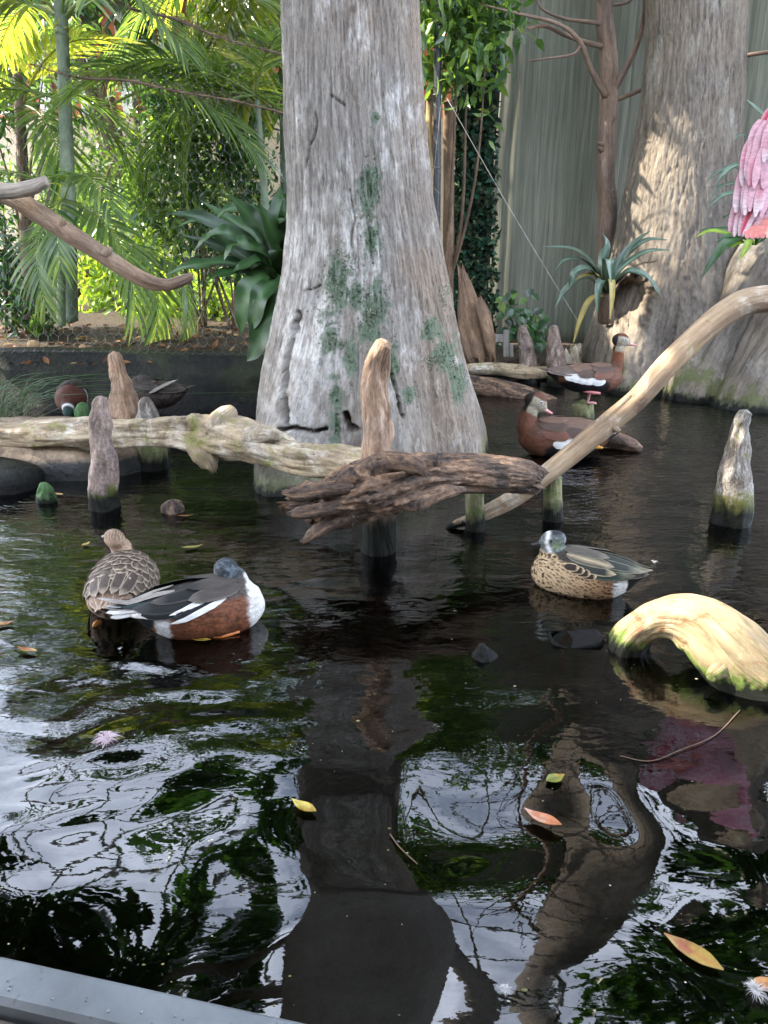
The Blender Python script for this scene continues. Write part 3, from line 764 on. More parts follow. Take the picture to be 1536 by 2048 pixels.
rock("rock", -90, 48, 945, 990, 3.22, 0.3, 8, M_STONE, "dark wet rock breaking the surface at the left edge", "rock", slope=0.22, n=(40, 18))
P, R = pxpath([(966, 1335, 1.86, 44), (966, 1312, 1.86, 26), (964, 1300, 1.86, 14), (963, 1288, 1.86, 6)])
V, F, A = tube(P, R, 24, 30, wood_disp(0.007, 6, 12, 71)); o = part("rock", V, F, M_STONE, attrs=AT(A)); tag(o, "small pointed black rock poking out of the water left of the curved log", "rock")
rock("rock", 1105, 1215, 1292, 1308, 1.90, 0.10, 17, M_STONE, "low flat wet rock against the foot of the curved log", "rock", slope=-0.25, n=(40, 14))
rock("rock", 1350, 1368, 788, 806, 5.25, 0.07, 19, M_STONE, "tiny dark rock in the water before the buttress roots", "rock", n=(20, 10))
V, F, A = tube(*pxpath([(640, 1318, 1.86, 14), (800, 1316, 1.84, 22), (960, 1318, 1.84, 26), (1100, 1322, 1.86, 22), (1230, 1325, 1.88, 18)]), 16, 60, wood_disp(0.012, 2, 6, 4))
V[:, 2] -= 0.075
o = part("sunken_branch", V, F, M_DARKLOG, attrs=AT(A)); tag(o, "dark branch lying just under the water between the pointed rock and curved log", "branch")

# ================================================================== driftwood logs
def log(name, pts, mat, lab, cat="log", sides=40, amp=0.010, seed=0, rings=None, lump=0.0, jag=0.0, squash=1.0, extras=(), cap_round=0.25, fl=2.0, fa=9.0, disp=None):
    P, R = pxpath(pts)
    V, F, A = tube(P, R, sides, rings or max(24, int(np.linalg.norm(np.diff(P, axis=0), axis=1).sum() / 0.012)), disp or wood_disp(amp, fl, fa, seed, lump), squash=squash, seed=seed, jag=jag, cap_round=cap_round)
    if not extras:
        o = part(name, V, F, mat, attrs=AT(A)); tag(o, lab, cat); return o
    base = P[0].copy(); base[2] = V[:, 2].min()
    t = thing(name, lab, cat, base)
    part("stem", V, F, mat, t, attrs=AT(A))
    for (en, ep, ek) in extras:
        P2, R2 = pxpath(ep)
        V, F, A = tube(P2, R2, ek.get('sides', 20), ek.get('rings', 24), wood_disp(ek.get('amp', amp), fl, fa, seed + 3), squash=ek.get('squash', 1.0), seed=seed + 2, jag=ek.get('jag', 0), cap_round=ek.get('cap', 0.3))
        part(en, V, F, ek.get('mat', mat), t, attrs=AT(A))
    return t
log("fallen_log", [(-220, 872, 3.62, 27), (-60, 869, 3.58, 28), (60, 868, 3.55, 29), (180, 866, 3.50, 28), (300, 864, 3.42, 29), (390, 866, 3.33, 36), (450, 876, 3.25, 46), (520, 892, 3.15, 40), (590, 915, 3.05, 32), (680, 925, 2.93, 28), (760, 926, 2.86, 24), (812, 921, 2.84, 12)],
    M_DRIFT, "long pale driftwood log lying across the pond behind the left knees", amp=0.024, seed=1, lump=0.022, sides=56,
    extras=[("branch_stub", [(405, 890, 3.27, 30), (416, 915, 3.22, 24), (424, 932, 3.20, 13), (428, 943, 3.20, 5)], dict(jag=0.02)),
            ("knob", [(432, 862, 3.25, 30), (448, 838, 3.23, 25), (462, 824, 3.23, 17), (468, 818, 3.24, 8)], dict(amp=0.012)),
            ("knob", [(395, 848, 3.29, 20), (386, 834, 3.28, 14), (384, 828, 3.28, 7)], dict(amp=0.01)),
            ("knob", [(500, 875, 3.13, 24), (535, 868, 3.08, 18), (560, 872, 3.05, 9)], dict(amp=0.01))])
def dark_disp(L, TH, C, r):
    cc, ss = np.cos(TH), np.sin(TH)
    g = np.column_stack([cc * r * 42, ss * r * 42, L * 6])
    ridge = np.abs(fbm(g, 4, 5, 0.55))
    rough = 1 - smooth(0.32, 0.62, L)
    plates = np.floor(fbm(np.column_stack([cc * 2.2, ss * 2.2, L * 5]), 3, 15) * 5) / 5
    return (0.008 + 0.017 * rough) * (0.5 - 2.4 * ridge) + 0.020 * plates * (0.35 + rough)
log("fallen_log", [(582, 1002, 2.40, 18), (612, 1003, 2.41, 34), (660, 1000, 2.43, 47), (740, 982, 2.46, 60), (820, 958, 2.50, 51), (900, 948, 2.56, 40), (990, 949, 2.64, 39), (1045, 954, 2.70, 35), (1078, 964, 2.74, 26)],
    M_DARKLOG, "dark rugged log with splintered left end in front of the tall middle knee", sides=110, seed=5, rings=150, jag=0.09, cap_round=0.1, disp=dark_disp,
    extras=[("splinter", [(700, 1030, 2.40, 26), (660, 1048, 2.38, 18), (630, 1066, 2.36, 13), (608, 1082, 2.35, 6)], dict(jag=0.03, amp=0.014, rings=30)),
            ("splinter", [(690, 1012, 2.39, 24), (640, 1020, 2.36, 16), (600, 1026, 2.35, 12), (580, 1028, 2.35, 5)], dict(jag=0.03, amp=0.014, rings=30)),
            ("splinter", [(700, 975, 2.40, 22), (640, 980, 2.37, 17), (592, 988, 2.35, 13), (570, 986, 2.35, 5)], dict(jag=0.03, amp=0.014, rings=30)),
            ("bark_flap", [(700, 940, 2.45, 12), (770, 922, 2.45, 20), (830, 932, 2.44, 17), (850, 950, 2.44, 7)], dict(jag=0.03, amp=0.012, squash=0.6)),
            ("bark_flap", [(780, 1000, 2.40, 12), (830, 1005, 2.41, 20), (880, 985, 2.45, 14), (930, 978, 2.50, 5)], dict(jag=0.03, amp=0.014, squash=0.6)),
            ("knot_hole", [(748, 993, 2.37, 13), (750, 994, 2.36, 12)], dict(amp=0.002, rings=6, mat=plain_mat("knot_dark", (0.006, 0.005, 0.004), 0.9), cap=-0.8))])
log("leaning_log", [(893, 1058, 2.84, 3), (915, 1047, 2.84, 8), (955, 1033, 2.85, 14), (1025, 997, 2.87, 19), (1095, 946, 2.88, 20), (1161, 893, 2.90, 20.5), (1267, 806, 2.95, 21), (1330, 736, 2.98, 23), (1393, 673, 3.02, 23), (1450, 626, 3.05, 25), (1499, 602, 3.08, 26), (1580, 596, 3.10, 27), (1680, 602, 3.12, 27), (1800, 620, 3.14, 24)],
    M_SLANT, "long smooth bare log leaning up from the water to the right edge", amp=0.007, seed=9, sides=48, fl=1.2, fa=8,
    extras=[("bark_ridge", [(1095, 938, 2.86, 3), (1160, 882, 2.88, 6), (1220, 830, 2.91, 6), (1262, 790, 2.93, 3)], dict(amp=0.006, squash=0.6)),
            ("knob", [(1222, 852, 2.90, 9), (1234, 860, 2.90, 6), (1238, 863, 2.90, 3)], dict(amp=0.003)),
            ("knot_hole", [(1349, 724, 2.955, 4), (1351, 723, 2.95, 3.5)], dict(amp=0.001, rings=6, mat=bpy.data.materials["knot_dark"], cap=-0.8))])
log("curved_log", [(1235, 1400, 1.90, 44), (1246, 1330, 1.905, 46), (1262, 1278, 1.91, 46), (1300, 1243, 1.90, 44), (1352, 1230, 1.87, 46), (1404, 1248, 1.83, 58), (1450, 1292, 1.78, 70), (1496, 1336, 1.74, 70), (1550, 1382, 1.70, 64), (1620, 1446, 1.65, 60), (1720, 1540, 1.60, 52)],
    M_CURVED, "thick sunlit smooth curved log arching out of the water at right, green at its foot", amp=0.011, seed=14, sides=72, lump=0.030, fl=2.5, fa=9,
    extras=[("branch_stub", [(1450, 1325, 1.74, 30), (1436, 1342, 1.705, 20), (1426, 1350, 1.695, 15), (1421, 1353, 1.69, 12)], dict(amp=0.003, cap=-0.4))])
log("fallen_branch", [(-160, 330, 3.45, 21), (-60, 360, 3.43, 21), (20, 393, 3.4, 20), (75, 425, 3.38, 20), (130, 462, 3.36, 19), (190, 500, 3.34, 17), (245, 535, 3.32, 16), (295, 562, 3.3, 14), (335, 570, 3.29, 11), (365, 561, 3.28, 10), (384, 552, 3.28, 6)],
    M_BRANCH, "brown branch sloping down from the left edge before the wire fence", "branch", amp=0.006, seed=17, sides=24, lump=0.004,
    extras=[("knob", [(122, 452, 3.34, 10), (126, 440, 3.33, 6), (127, 437, 3.33, 3)], dict(amp=0.003)), ("knob", [(212, 508, 3.31, 10), (218, 497, 3.30, 7), (219, 494, 3.30, 3)], dict(amp=0.003))])
log("cut_branch", [(-120, 395, 3.30, 15), (-40, 385, 3.28, 15), (30, 382, 3.27, 14), (65, 374, 3.26, 14), (93, 361, 3.25, 10)], M_BRANCHG, "pale grey branch end sticking in at the left edge above the brown branch", "branch", amp=0.004, seed=19, sides=20)
log("mossy_log", [(915, 742, 5.95, 10), (960, 738, 5.93, 12), (1010, 740, 5.92, 13), (1060, 744, 5.92, 13), (1112, 746, 5.90, 10)], M_DRIFT, "thin moss-topped log lying across the two back knees at right", amp=0.02, seed=21, sides=22)
log("sunken_log", [(905, 765, 5.65, 18), (960, 775, 5.55, 22), (1030, 788, 5.45, 22), (1090, 800, 5.38, 14), (1120, 806, 5.35, 6)], M_DARKLOG, "dark half sunken log in the water beyond the ducks", amp=0.012, seed=23, sides=24)
log("sunken_log", [(1150, 868, 4.1, 16), (1210, 876, 4.05, 17), (1255, 888, 4.0, 15), (1282, 900, 3.96, 7)], M_DARKLOG, "wet grey log end just above water behind the leaning log", amp=0.012, seed=25, sides=24)

# ================================================================== cypress knees and posts
def knee(pts, mat, lab, seed, amp=0.009, lump=0.016, name="cypress_knee", cat="cypress knee", sides=32, group="cypress knees in the pond"):
    P, R = pxpath(pts)
    P = np.vstack([P[0] + [0, 0, -0.25], P]); R = np.concatenate([[R[0] * 1.15], R])
    V, F, A = tube(P, R, sides + 16, 80, wood_disp(amp, 4.0, 7, seed, lump, 13), seed=seed, cap_round=0.5)
    o = part(name, V, F, mat, attrs=AT(A)); tag(o, lab, cat, group); return o
knee([(757, 1098, 2.62, 36), (756, 1010, 2.62, 34), (754, 910, 2.62, 32), (752, 830, 2.63, 30), (750, 775, 2.63, 26), (754, 735, 2.62, 22), (761, 705, 2.61, 20), (768, 686, 2.60, 16)], M_KNEE_C, "tall orange-brown knee with bent tip before the huge trunk", 1, 0.007, 0.011)
knee([(210, 1012, 3.09, 29), (209, 968, 3.09, 30), (207, 925, 3.09, 27), (203, 880, 3.09, 23), (200, 840, 3.09, 20), (199, 812, 3.09, 17), (201, 796, 3.09, 11)], M_KNEE_P, "pinkish bulbous knee standing in front of the long pale log", 2)
knee([(1462, 1042, 2.90, 38), (1465, 995, 2.90, 35), (1473, 930, 2.90, 27), (1480, 875, 2.90, 20), (1486, 840, 2.90, 16), (1492, 824, 2.90, 12)], M_KNEE_G, "pale grey knee with black wet base near the right edge", 3)
knee([(253, 845, 4.25, 38), (250, 812, 4.25, 31), (243, 775, 4.25, 24), (236, 738, 4.25, 17), (230, 716, 4.25, 14), (228, 707, 4.25, 11)], M_KNEE_O, "lumpy tan knee rising behind the long log beside the preening duck", 4)
knee([(165, 845, 4.15, 14), (165, 820, 4.15, 13), (164, 808, 4.15, 9)], M_KNEE_M, "short green mossed knee just left of the pinkish knee", 5, sides=20)
knee([(300, 850, 4.1, 25), (295, 820, 4.1, 18), (291, 803, 4.1, 12), (289, 796, 4.1, 6)], M_KNEE_G, "small blue-grey pointed knee right of the lumpy tan knee", 6, sides=20)
knee([(1060, 760, 5.97, 20), (1056, 725, 5.97, 18), (1052, 695, 5.97, 16), (1047, 668, 5.97, 12), (1043, 654, 5.97, 7)], M_KNEE_P, "left of the two slim knees on the far bank beside the shrub", 7, sides=24)
knee([(1113, 780, 5.84, 16), (1111, 735, 5.84, 17), (1109, 700, 5.84, 16), (1108, 670, 5.84, 11), (1107, 652, 5.84, 6)], M_KNEE_P, "right of the two slim knees, sunlit, where the mossy log ends", 8, sides=24)
knee([(92, 998, 3.16, 17), (91, 980, 3.16, 15), (90, 968, 3.16, 9)], M_KNEE_M, "tiny bright green knee tip in the water at left", 9, sides=20)
knee([(346, 1034, 3.03, 19), (346, 1014, 3.03, 17), (347, 1002, 3.03, 10)], M_DARKLOG, "small dark rounded knee tip in open water right of the pinkish knee", 10, sides=20)
def post(pts, lab, seed, mat=None): return knee(pts, mat or M_POST, lab, seed, 0.004, 0.003, "wooden_post", "post", 20, "short support posts in the pond")
post([(950, 1032, 2.83, 19), (949, 1005, 2.83, 18), (949, 984, 2.83, 18)], "short mossy post under the right half of the dark rugged log", 31)
post([(1105, 1045, 2.93, 20), (1105, 1000, 2.93, 19), (1105, 955, 2.93, 18)], "short mossy post right of the leaning log's foot", 32)
post([(1168, 880, 4.55, 23), (1167, 840, 4.55, 22), (1166, 808, 4.55, 21)], "mossy yellow post under the standing duck", 33)
post([(305, 938, 3.66, 32), (303, 905, 3.66, 31), (302, 870, 3.66, 30)], "stout dark post beneath the long pale log near the rock ledge", 34)
# broken stump on the far bank
P, R = pxpath([(1140, 770, 5.95, 22), (1136, 735, 5.95, 25), (1134, 700, 5.95, 28)])
V, F, A = tube(P, R, 26, 24, wood_disp(0.02, 2, 7, 44), jag=0.10, cap_round=-0.6)
o = part("broken_stump", V, F, M_DRIFT, attrs=AT(A)); tag(o, "pale broken stump beside the sunlit slim knee", "stump")

# ================================================================== background: building, screen, fence, posts
def bar(p, q, w, d):
    p, q = np.array(p, float), np.array(q, float)
    t = (q - p) / np.linalg.norm(q - p); a = np.cross(t, [0, 1, 0]) if abs(t[1]) < 0.9 else np.cross(t, [1, 0, 0]); a /= np.linalg.norm(a); b = np.cross(t, a)
    V = [e + a * sx * w / 2 + b * sy * d / 2 for e in (p, q) for sx, sy in ((-1, -1), (1, -1), (1, 1), (-1, 1))]
    return np.array(V), [(0, 1, 2, 3), (7, 6, 5, 4), (0, 4, 5, 1), (1, 5, 6, 2), (2, 6, 7, 3), (3, 7, 4, 0)]
M_TAN = plain_mat("stucco_tan", hexc('c9b59b'), 0.85, 0.2, nscale=12, namt=0.12)
M_WHITE = plain_mat("painted_white", hexc('e6e2da'), 0.6, 0.3, nscale=9, namt=0.06)
M_ORANGE = plain_mat("painted_orange", hexc('c2704f'), 0.7, 0.3, nscale=9, namt=0.12)
M_DGLASS = plain_mat("window_dark", (0.03, 0.035, 0.04), 0.12, 0.6, nscale=3, namt=0.2, bump=0)
M_DKBASE = plain_mat("dark_plinth", (0.05, 0.045, 0.04), 0.8, 0.2)
bld = thing("building", "tan building with orange and white upper stripes glimpsed through the palms", "building", (-4.5, 12.0, 0.3))
V, F = box(-12, 1.0, 12.0, 12.3, 0.3, 2.6); part("wall", V, F, M_TAN, bld, smooth_shade=False)
V, F = box(-12, 1.0, 11.92, 11.997, 0.3, 0.75); part("plinth", V, F, M_DKBASE, bld, smooth_shade=False)
V, F = box(-12, 1.0, 12.06, 12.3, 2.603, 4.6); part("upper_wall", V, F, M_ORANGE, bld, smooth_shade=False)
V, F = box(-12.2, 1.2, 11.85, 12.4, 4.603, 4.8); part("cornice", V, F, M_TAN, bld, smooth_shade=False)
for k in range(22):
    x = -11.6 + k * 0.57
    V, F = box(x, x + 0.16, 11.93, 12.057, 2.62, 4.59, 0.01); part("pilaster", V, F, M_WHITE, bld, smooth_shade=False)
    if k % 2 == 0:
        V, F = box(x + 0.22, x + 0.50, 12.03, 12.057, 2.8, 4.3); wdw = part("window", V, F, M_DGLASS, bld, smooth_shade=False)
        V, F = box(x + 0.20, x + 0.52, 12.0, 12.027, 3.5, 3.55); part("glazing_bar", V, F, M_WHITE, wdw, smooth_shade=False)

# hanging screens of thin vertical strips
m, nt, nd, lk, out = newmat("screen_strips")
pv = pos_n(nt)
s1 = noise_n(nt, map_n(nt, pv, (1, 1, 0.012)), 95, 4, 0.7); s2 = noise_n(nt, map_n(nt, pv, (1, 1, 0.05)), 30, 5, 0.6); s3 = noise_n(nt, pv, 1.1, 4, 0.6)
c = ramp_n(nt, math_n(nt, 'ADD', math_n(nt, 'MULTIPLY', s1, 0.7), math_n(nt, 'MULTIPLY', s2, 0.3)), [(0.30, hexc('4a4b42')), (0.5, hexc('66675d')), (0.72, hexc('808074'))])
c = mix_n(nt, 1.0, c, ramp_n(nt, s3, [(0.3, (0.84, 0.88, 0.82)), (0.7, (1.08, 1.05, 1.0))]), 'MULTIPLY')
principled(nt, out, c, 0.8, bump_n(nt, s1, 0.35, 0.01), 0.2)
M_SCREEN = m
def screen(x0px, x1px, ybot, Y, ztop, lab, seed, tilt=0.0):
    a, b = W(x0px, 500, Y)[0], W(x1px, 500, Y)[0]; zb = W(x0px, ybot, Y)[2]
    nx, nz = int((b - a) / 0.012), 30
    xs = np.linspace(a, b, nx); zs = np.linspace(zb, ztop, nz)
    X, Z = np.meshgrid(xs, zs); X, Z = X.ravel(), Z.ravel()
    st = fbm(np.column_stack([X * 40, Z * 0.1, 0 * X]), 2, seed) * 0.006
    Yv = Y + st + 0.045 * fbm(np.column_stack([X * 2.2, Z * 0.25, 0 * X]), 3, seed + 3) + 0.02 * np.sin(X * 9)
    Xe = X + 0.025 * fbm(np.column_stack([X * 0, Z * 1.3, 0 * X]), 2, seed + 5) + tilt * (Z - zb)
    V1 = np.column_stack([Xe, Yv, Z]); V2 = V1 + [0, 0.012, 0]
    i = np.arange(nx * nz).reshape(nz, nx); n0 = nx * nz
    F = np.column_stack([i[:-1, :-1].ravel(), i[:-1, 1:].ravel(), i[1:, 1:].ravel(), i[1:, :-1].ravel()])
    e = np.column_stack([i[:-1, 0], i[1:, 0], i[1:, 0] + n0, i[:-1, 0] + n0]); e2 = np.column_stack([i[1:, -1], i[:-1, -1], i[:-1, -1] + n0, i[1:, -1] + n0])
    e3 = np.column_stack([i[0, 1:], i[0, :-1], i[0, :-1] + n0, i[0, 1:] + n0])
    o = part("hanging_screen", np.vstack([V1, V2]), np.vstack([F, F[:, ::-1] + n0, e, e2, e3]), M_SCREEN); tag(o, lab, "screen", "hanging strip screens at the back"); return o
screen(984, 1225, 690, 7.25, 4.2, "grey-green strip screen hanging between the camouflage net and reddish tree", 3)
screen(1200, 1860, 680, 7.55, 4.3, "darker strip screen hanging behind the hollow-footed trunk", 6)
V, F = box(W(900, 690, 7.7)[0], W(1900, 690, 7.7)[0], 7.7, 7.78, 0.05, 4.5); o = part("back_wall", V, F, plain_mat("back_wall_dark", (0.03, 0.032, 0.03), 0.9), smooth_shade=False); tag(o, "dark wall behind the hanging strip screens", "wall")

# camouflage net
def leaf_arrays(P, D, U, L, Wd, droop=0.15, fold=0.12):
    """vectorised leaves: base P, direction D, up U, length L, width Wd -> V, F(list of tris/quads as arrays)"""
    D = D / (np.linalg.norm(D, axis=1)[:, None] + 1e-9)
    S = np.cross(D, U); S /= np.linalg.norm(S, axis=1)[:, None] + 1e-9
    Nn = np.cross(S, D)
    L = L[:, None]; Wd = Wd[:, None]
    def at(t, w, f): return P + D * L * t - Nn * L * droop * t * t + S * Wd * w + Nn * Wd * f
    V = np.stack([at(0, 0, 0), at(0.33, -0.46, fold), at(0.33, 0, 0), at(0.33, 0.46, fold), at(0.68, -0.36, fold * 0.6), at(0.68, 0, 0), at(0.68, 0.36, fold * 0.6), at(1.0, 0, 0)], 1).reshape(-1, 3)
    n = len(P); b = (np.arange(n) * 8)[:, None]
    tri = np.concatenate([b + np.array([[0, 2, 1]]), b + np.array([[0, 3, 2]]), b + np.array([[1, 2, 5]]), b + np.array([[1, 5, 4]]), b + np.array([[2, 3, 6]]), b + np.array([[2, 6, 5]]), b + np.array([[4, 5, 7]]), b + np.array([[5, 6, 7]])])
    return V, tri
def unit(v): return v / (np.linalg.norm(v, axis=-1, keepdims=True) + 1e-9)
rc = np.random.default_rng(33)
camo = thing("camouflage_net", "dark green leafy camouflage net hanging left of the grey-green screen", "net", (W(940, 700, 7.05)[0], 7.05, 0.12))
n = 2600
px_, py_ = rc.uniform(903, 992, n), rc.uniform(-60, 705, n)
P = np.array([W(a, b, 7.0 + 0.10 * rc.random()) for a, b in zip(px_, py_)])
D = unit(rc.normal(size=(n, 3)) * [1, 0.4, 1]); U = unit(np.array([[0, -1, 0]]) + rc.normal(size=(n, 3)) * 0.7)
V, F = leaf_arrays(P, D, U, rc.uniform(0.035, 0.075, n), rc.uniform(0.03, 0.05, n), 0.5, 0.4)
M_CAMO = leaf_mat("camo_cloth", [hexc('1d2b22'), hexc('2b3b2d'), hexc('34463a'), hexc('22523f'), hexc('6d6a4f')], trans=0.1, rough=0.8, spec=0.1, tcol=(1.2, 1.2, 0.8), K=0.8)
part("cloth_scraps", V, F, M_CAMO, camo, attrs={'var': ('FLOAT', np.repeat(rc.random(n) ** 1.4, 8))}, kind='stuff')
a, b = W(900, 705, 7.14), W(995, -60, 7.14)
V, F = box(a[0], b[0], 7.14, 7.16, a[2], b[2]); part("backing_cloth", V, F, plain_mat("camo_back", hexc('1b2b22'), 0.9, 0.1, nscale=8, namt=0.4), camo, smooth_shade=False)

# posts behind the trunk
def pole(name, pts, mat, lab, cat, sides=14, amp=0.003, seed=0):
    P, R = pxpath(pts); V, F, A = tube(P, R, sides, 50, wood_disp(amp, 1, 6, seed), seed=seed); o = part(name, V, F, mat, attrs=AT(A)); tag(o, lab, cat); return o
M_BLACK = plain_mat("black_pipe", (0.018, 0.019, 0.022), 0.45, 0.5)
M_WIRE = plain_mat("galvanised_wire", (0.16, 0.16, 0.16), 0.45, 0.5, metallic=0.6, nscale=60)
M_WIREG = plain_mat("guy_wire", (0.15, 0.15, 0.14), 0.6, 0.4)
pipe = thing("pipe_post", "black pipe post spiralled with thin wire right of the huge trunk", "post", W(872, 745, 6.35))
P, R = pxpath([(876, -60, 6.35, 7.5), (875, 200, 6.35, 7.5), (873, 500, 6.35, 7.5), (872, 760, 6.35, 7.5)])
V, F, A = tube(P, R, 16, 20); part("pipe", V, F, M_BLACK, pipe)
th = np.linspace(0, 22 * 2 * PI, 420); tt = th / th[-1]
C = catmull(P, 420); r = 7.5 * MPP(P[1]) + 0.002
V, F, A = tube(C + np.column_stack([np.cos(th), np.sin(th), 0 * th]) * r, np.full(420, 0.0018), 4, 420); part("wire_wrap", V, F, M_WIREG, pipe)
for y in (190, 335, 515):
    c = W(874, y, 6.35); a_ = np.linspace(0, 2 * PI, 20); V, F, A = tube(np.column_stack([c[0] + np.cos(a_) * (r + .003), c[1] + np.sin(a_) * (r + .003), np.full(20, c[2])]), np.full(20, 0.004), 5, 30); part("clamp", V, F, M_WIRE, pipe)
M_TIMBER = wood_mat("post_timber", hexc('6e5c42'), hexc('b09a74'), hexc('d0bd98'), gs=22, stretch=0.06, wet=0, patch=3)
pole("timber_post", [(861, 175, 6.6, 9), (861, 400, 6.6, 9), (860, 760, 6.6, 9)], M_TIMBER, "pale timber post between the huge trunk and black pipe", "post", seed=3)
pole("timber_post", [(897, 205, 6.75, 11), (897, 400, 6.75, 11), (896, 760, 6.75, 12)], M_PLANK, "brown bark-covered post just right of the black pipe", "post", amp=0.012, seed=4)
def wire(p, q, r, lab, sag=0.02, name="guy_wire", mat=None, cat="wire"):
    mid = (p + q) / 2 - np.array([0, 0, sag]); V, F, A = tube([p, mid, q], [r] * 3, 5, 14); o = part(name, V, F, mat or M_WIREG, attrs=AT(A)); tag(o, lab, cat); return o
wire(W(893, 195, 6.2), W(1160, 650, 5.75), 0.0028, "thin wire slanting down across the screen from the black pipe")
wire(W(884, 190, 6.25), W(858, 420, 6.2), 0.0028, "thin wire dropping steeply from the pipe clamp to the huge trunk")

# chicken-wire fence on the left
fence = thing("wire_fence", "hexagonal chicken wire fence above the mossy wall on the left", "fence", (-1.8, 5.2, 0.3))
def fence_pt(u, v):                      # u along x, v up
    z = 0.27 + v
    bulge = 0.16 * np.exp(-((v - 0.16) / 0.16) ** 2)
    y = 5.16 - bulge + 0.05 * np.sin(u * 2.3) + 0.05 * v
    return np.stack([u, y + 0.02 * np.sin(v * 6 + u * 3), z + 0 * u], -1)
hw, hh_ = 0.062, 0.054
segs = []
nu_, nv_ = int(3.3 / hw), int(2.35 / hh_)
for j in range(nv_):
    for i_ in range(nu_):
        x0_ = -3.45 + i_ * hw + (hw / 2 if j % 2 else 0); z0_ = j * hh_
        a = (x0_, z0_); b = (x0_, z0_ + hh_ * 0.55); l = (x0_ - hw / 2, z0_ + hh_); r_ = (x0_ + hw / 2, z0_ + hh_)
        segs += [(a, b), (b, l), (b, r_)]
S = np.array(segs)                       # (n,2,2)
S = S + 0.006 * np.stack([fbm(np.column_stack([S[..., 0].ravel() * 20, S[..., 1].ravel() * 20, np.zeros(S[..., 0].size)]), 2, 4).reshape(S.shape[:2]), fbm(np.column_stack([S[..., 0].ravel() * 20, S[..., 1].ravel() * 20, np.ones(S[..., 0].size) * 5]), 2, 4).reshape(S.shape[:2])], -1)
A3 = fence_pt(S[:, 0, 0], S[:, 0, 1]); B3 = fence_pt(S[:, 1, 0], S[:, 1, 1])
T = unit(B3 - A3); N1 = unit(np.cross(T, [0, 1, 0.1])); N2 = np.cross(T, N1); rw_ = 0.0009
ring = [(math.cos(a), math.sin(a)) for a in (0, 2.094, 4.189)]
V = np.stack([e + N1 * c * rw_ + N2 * s_ * rw_ for e in (A3, B3) for c, s_ in ring], 1).reshape(-1, 3)
b = (np.arange(len(S)) * 6)[:, None]
F = np.concatenate([b + np.array([[0, 1, 4, 3]]), b + np.array([[1, 2, 5, 4]]), b + np.array([[2, 0, 3, 5]])])
part("wire_mesh", V, F, M_WIRE, fence, kind='stuff')
V, F, A = tube([fence_pt(np.array(x), np.array(-0.01)) for x in (-3.5, -2.6, -1.8, -1.0, -0.2)], [0.011] * 5, 8, 60); part("bottom_rail", V, F, M_BLACK, fence)
rr = np.random.default_rng(3)
def rope(pts, lab, seed):
    P, R = pxpath(pts); t = thing("net_rope", lab, "rope", P[0])
    V, F, A = tube(P, R, 8, 80, wood_disp(0.006, 6, 10, seed)); part("cord", V, F, M_BRANCH, t, attrs=AT(A))
    C = catmull(P, 300); n = 260; k = rr.integers(5, 295, n); tw = []
    for q in range(n):
        a = C[k[q]]; d = rr.normal(size=3) * 0.016; V, F, A = tube([a, a + d + [0, 0, .004], a + d * 1.5 + rr.normal(size=3) * 0.01], [0.0016] * 3, 3, 4); tw.append((V, F))
    V, F, A = join(tw); part("frayed_ends", V, F, M_BRANCH, t, attrs={'grain': ('FLOAT_VECTOR', V)}, kind='stuff')
rope([(60, 128, 5.1, 1.5), (150, 154, 5.12, 2), (260, 162, 5.14, 2.4), (360, 184, 5.15, 2.4), (470, 202, 5.16, 2), (600, 235, 5.2, 2)], "tangled rope edge of the netting crossing behind the palm leaves", 3)
rope([(180, -30, 5.3, 2), (260, 16, 5.3, 2.6), (350, 38, 5.3, 2.6), (450, 78, 5.3, 2.6), (580, 112, 5.3, 2)], "knotted dark rope sloping down from the top left towards the huge trunk", 4)

# ================================================================== slab, stand, planks on the far bank
P, R = pxpath([(924, 548, 6.15, 9), (930, 580, 6.13, 17), (938, 620, 6.1, 27), (948, 660, 6.08, 34), (956, 700, 6.06, 36), (962, 728, 6.05, 30)])
slab = thing("bark_slab", "tall brown slab of driftwood bark leaning behind the huge trunk", "driftwood", P[-1])
V, F, A = tube(P, R, 60, 70, lambda L, TH, C, r: 0.020 * fbm(np.column_stack([np.cos(TH) * 4, np.sin(TH) * 4, L * 2]), 4, 51) - 0.03 * np.abs(fbm(np.column_stack([np.cos(TH) * 2, np.sin(TH) * 2, L * 1]), 2, 55)), squash=0.45, jag=0.16, up=(1, 0, 0)); part("slab", V, F, M_PLANK, slab, attrs=AT(A))
P, R = pxpath([(958, 600, 6.0, 6), (972, 640, 5.98, 13), (980, 690, 5.97, 12), (986, 715, 5.97, 5)])
V, F, A = tube(P, R, 24, 40, wood_disp(0.02, 2, 6, 57), squash=0.5, jag=0.08, up=(1, 0, 0)); part("flap", V, F, M_PLANK, slab, attrs=AT(A))
M_GREYW = wood_mat("grey_timber", hexc('5d5952'), hexc('a09c94'), hexc('cfccc5'), gs=20, stretch=0.06, wet=0, patch=3)
st = thing("wooden_stand", "small weathered grey wooden stand between the bark slab and the shrub", "stand", W(1010, 728, 6.4))
for (a, b, w_) in (((1012, 660), (1012, 728), 0.045), ((982, 676), (1006, 676), 0.06), ((1022, 688), (1024, 728), 0.03)):
    p, q = W(*a, 6.4), W(*b, 6.4); V, F = bar(p, q, w_, 0.03); part("upright" if a[0] == b[0] or a[0] > 1015 else "crosspiece", V, F, M_GREYW, st, smooth_shade=False, attrs={'grain': ('FLOAT_VECTOR', V)})
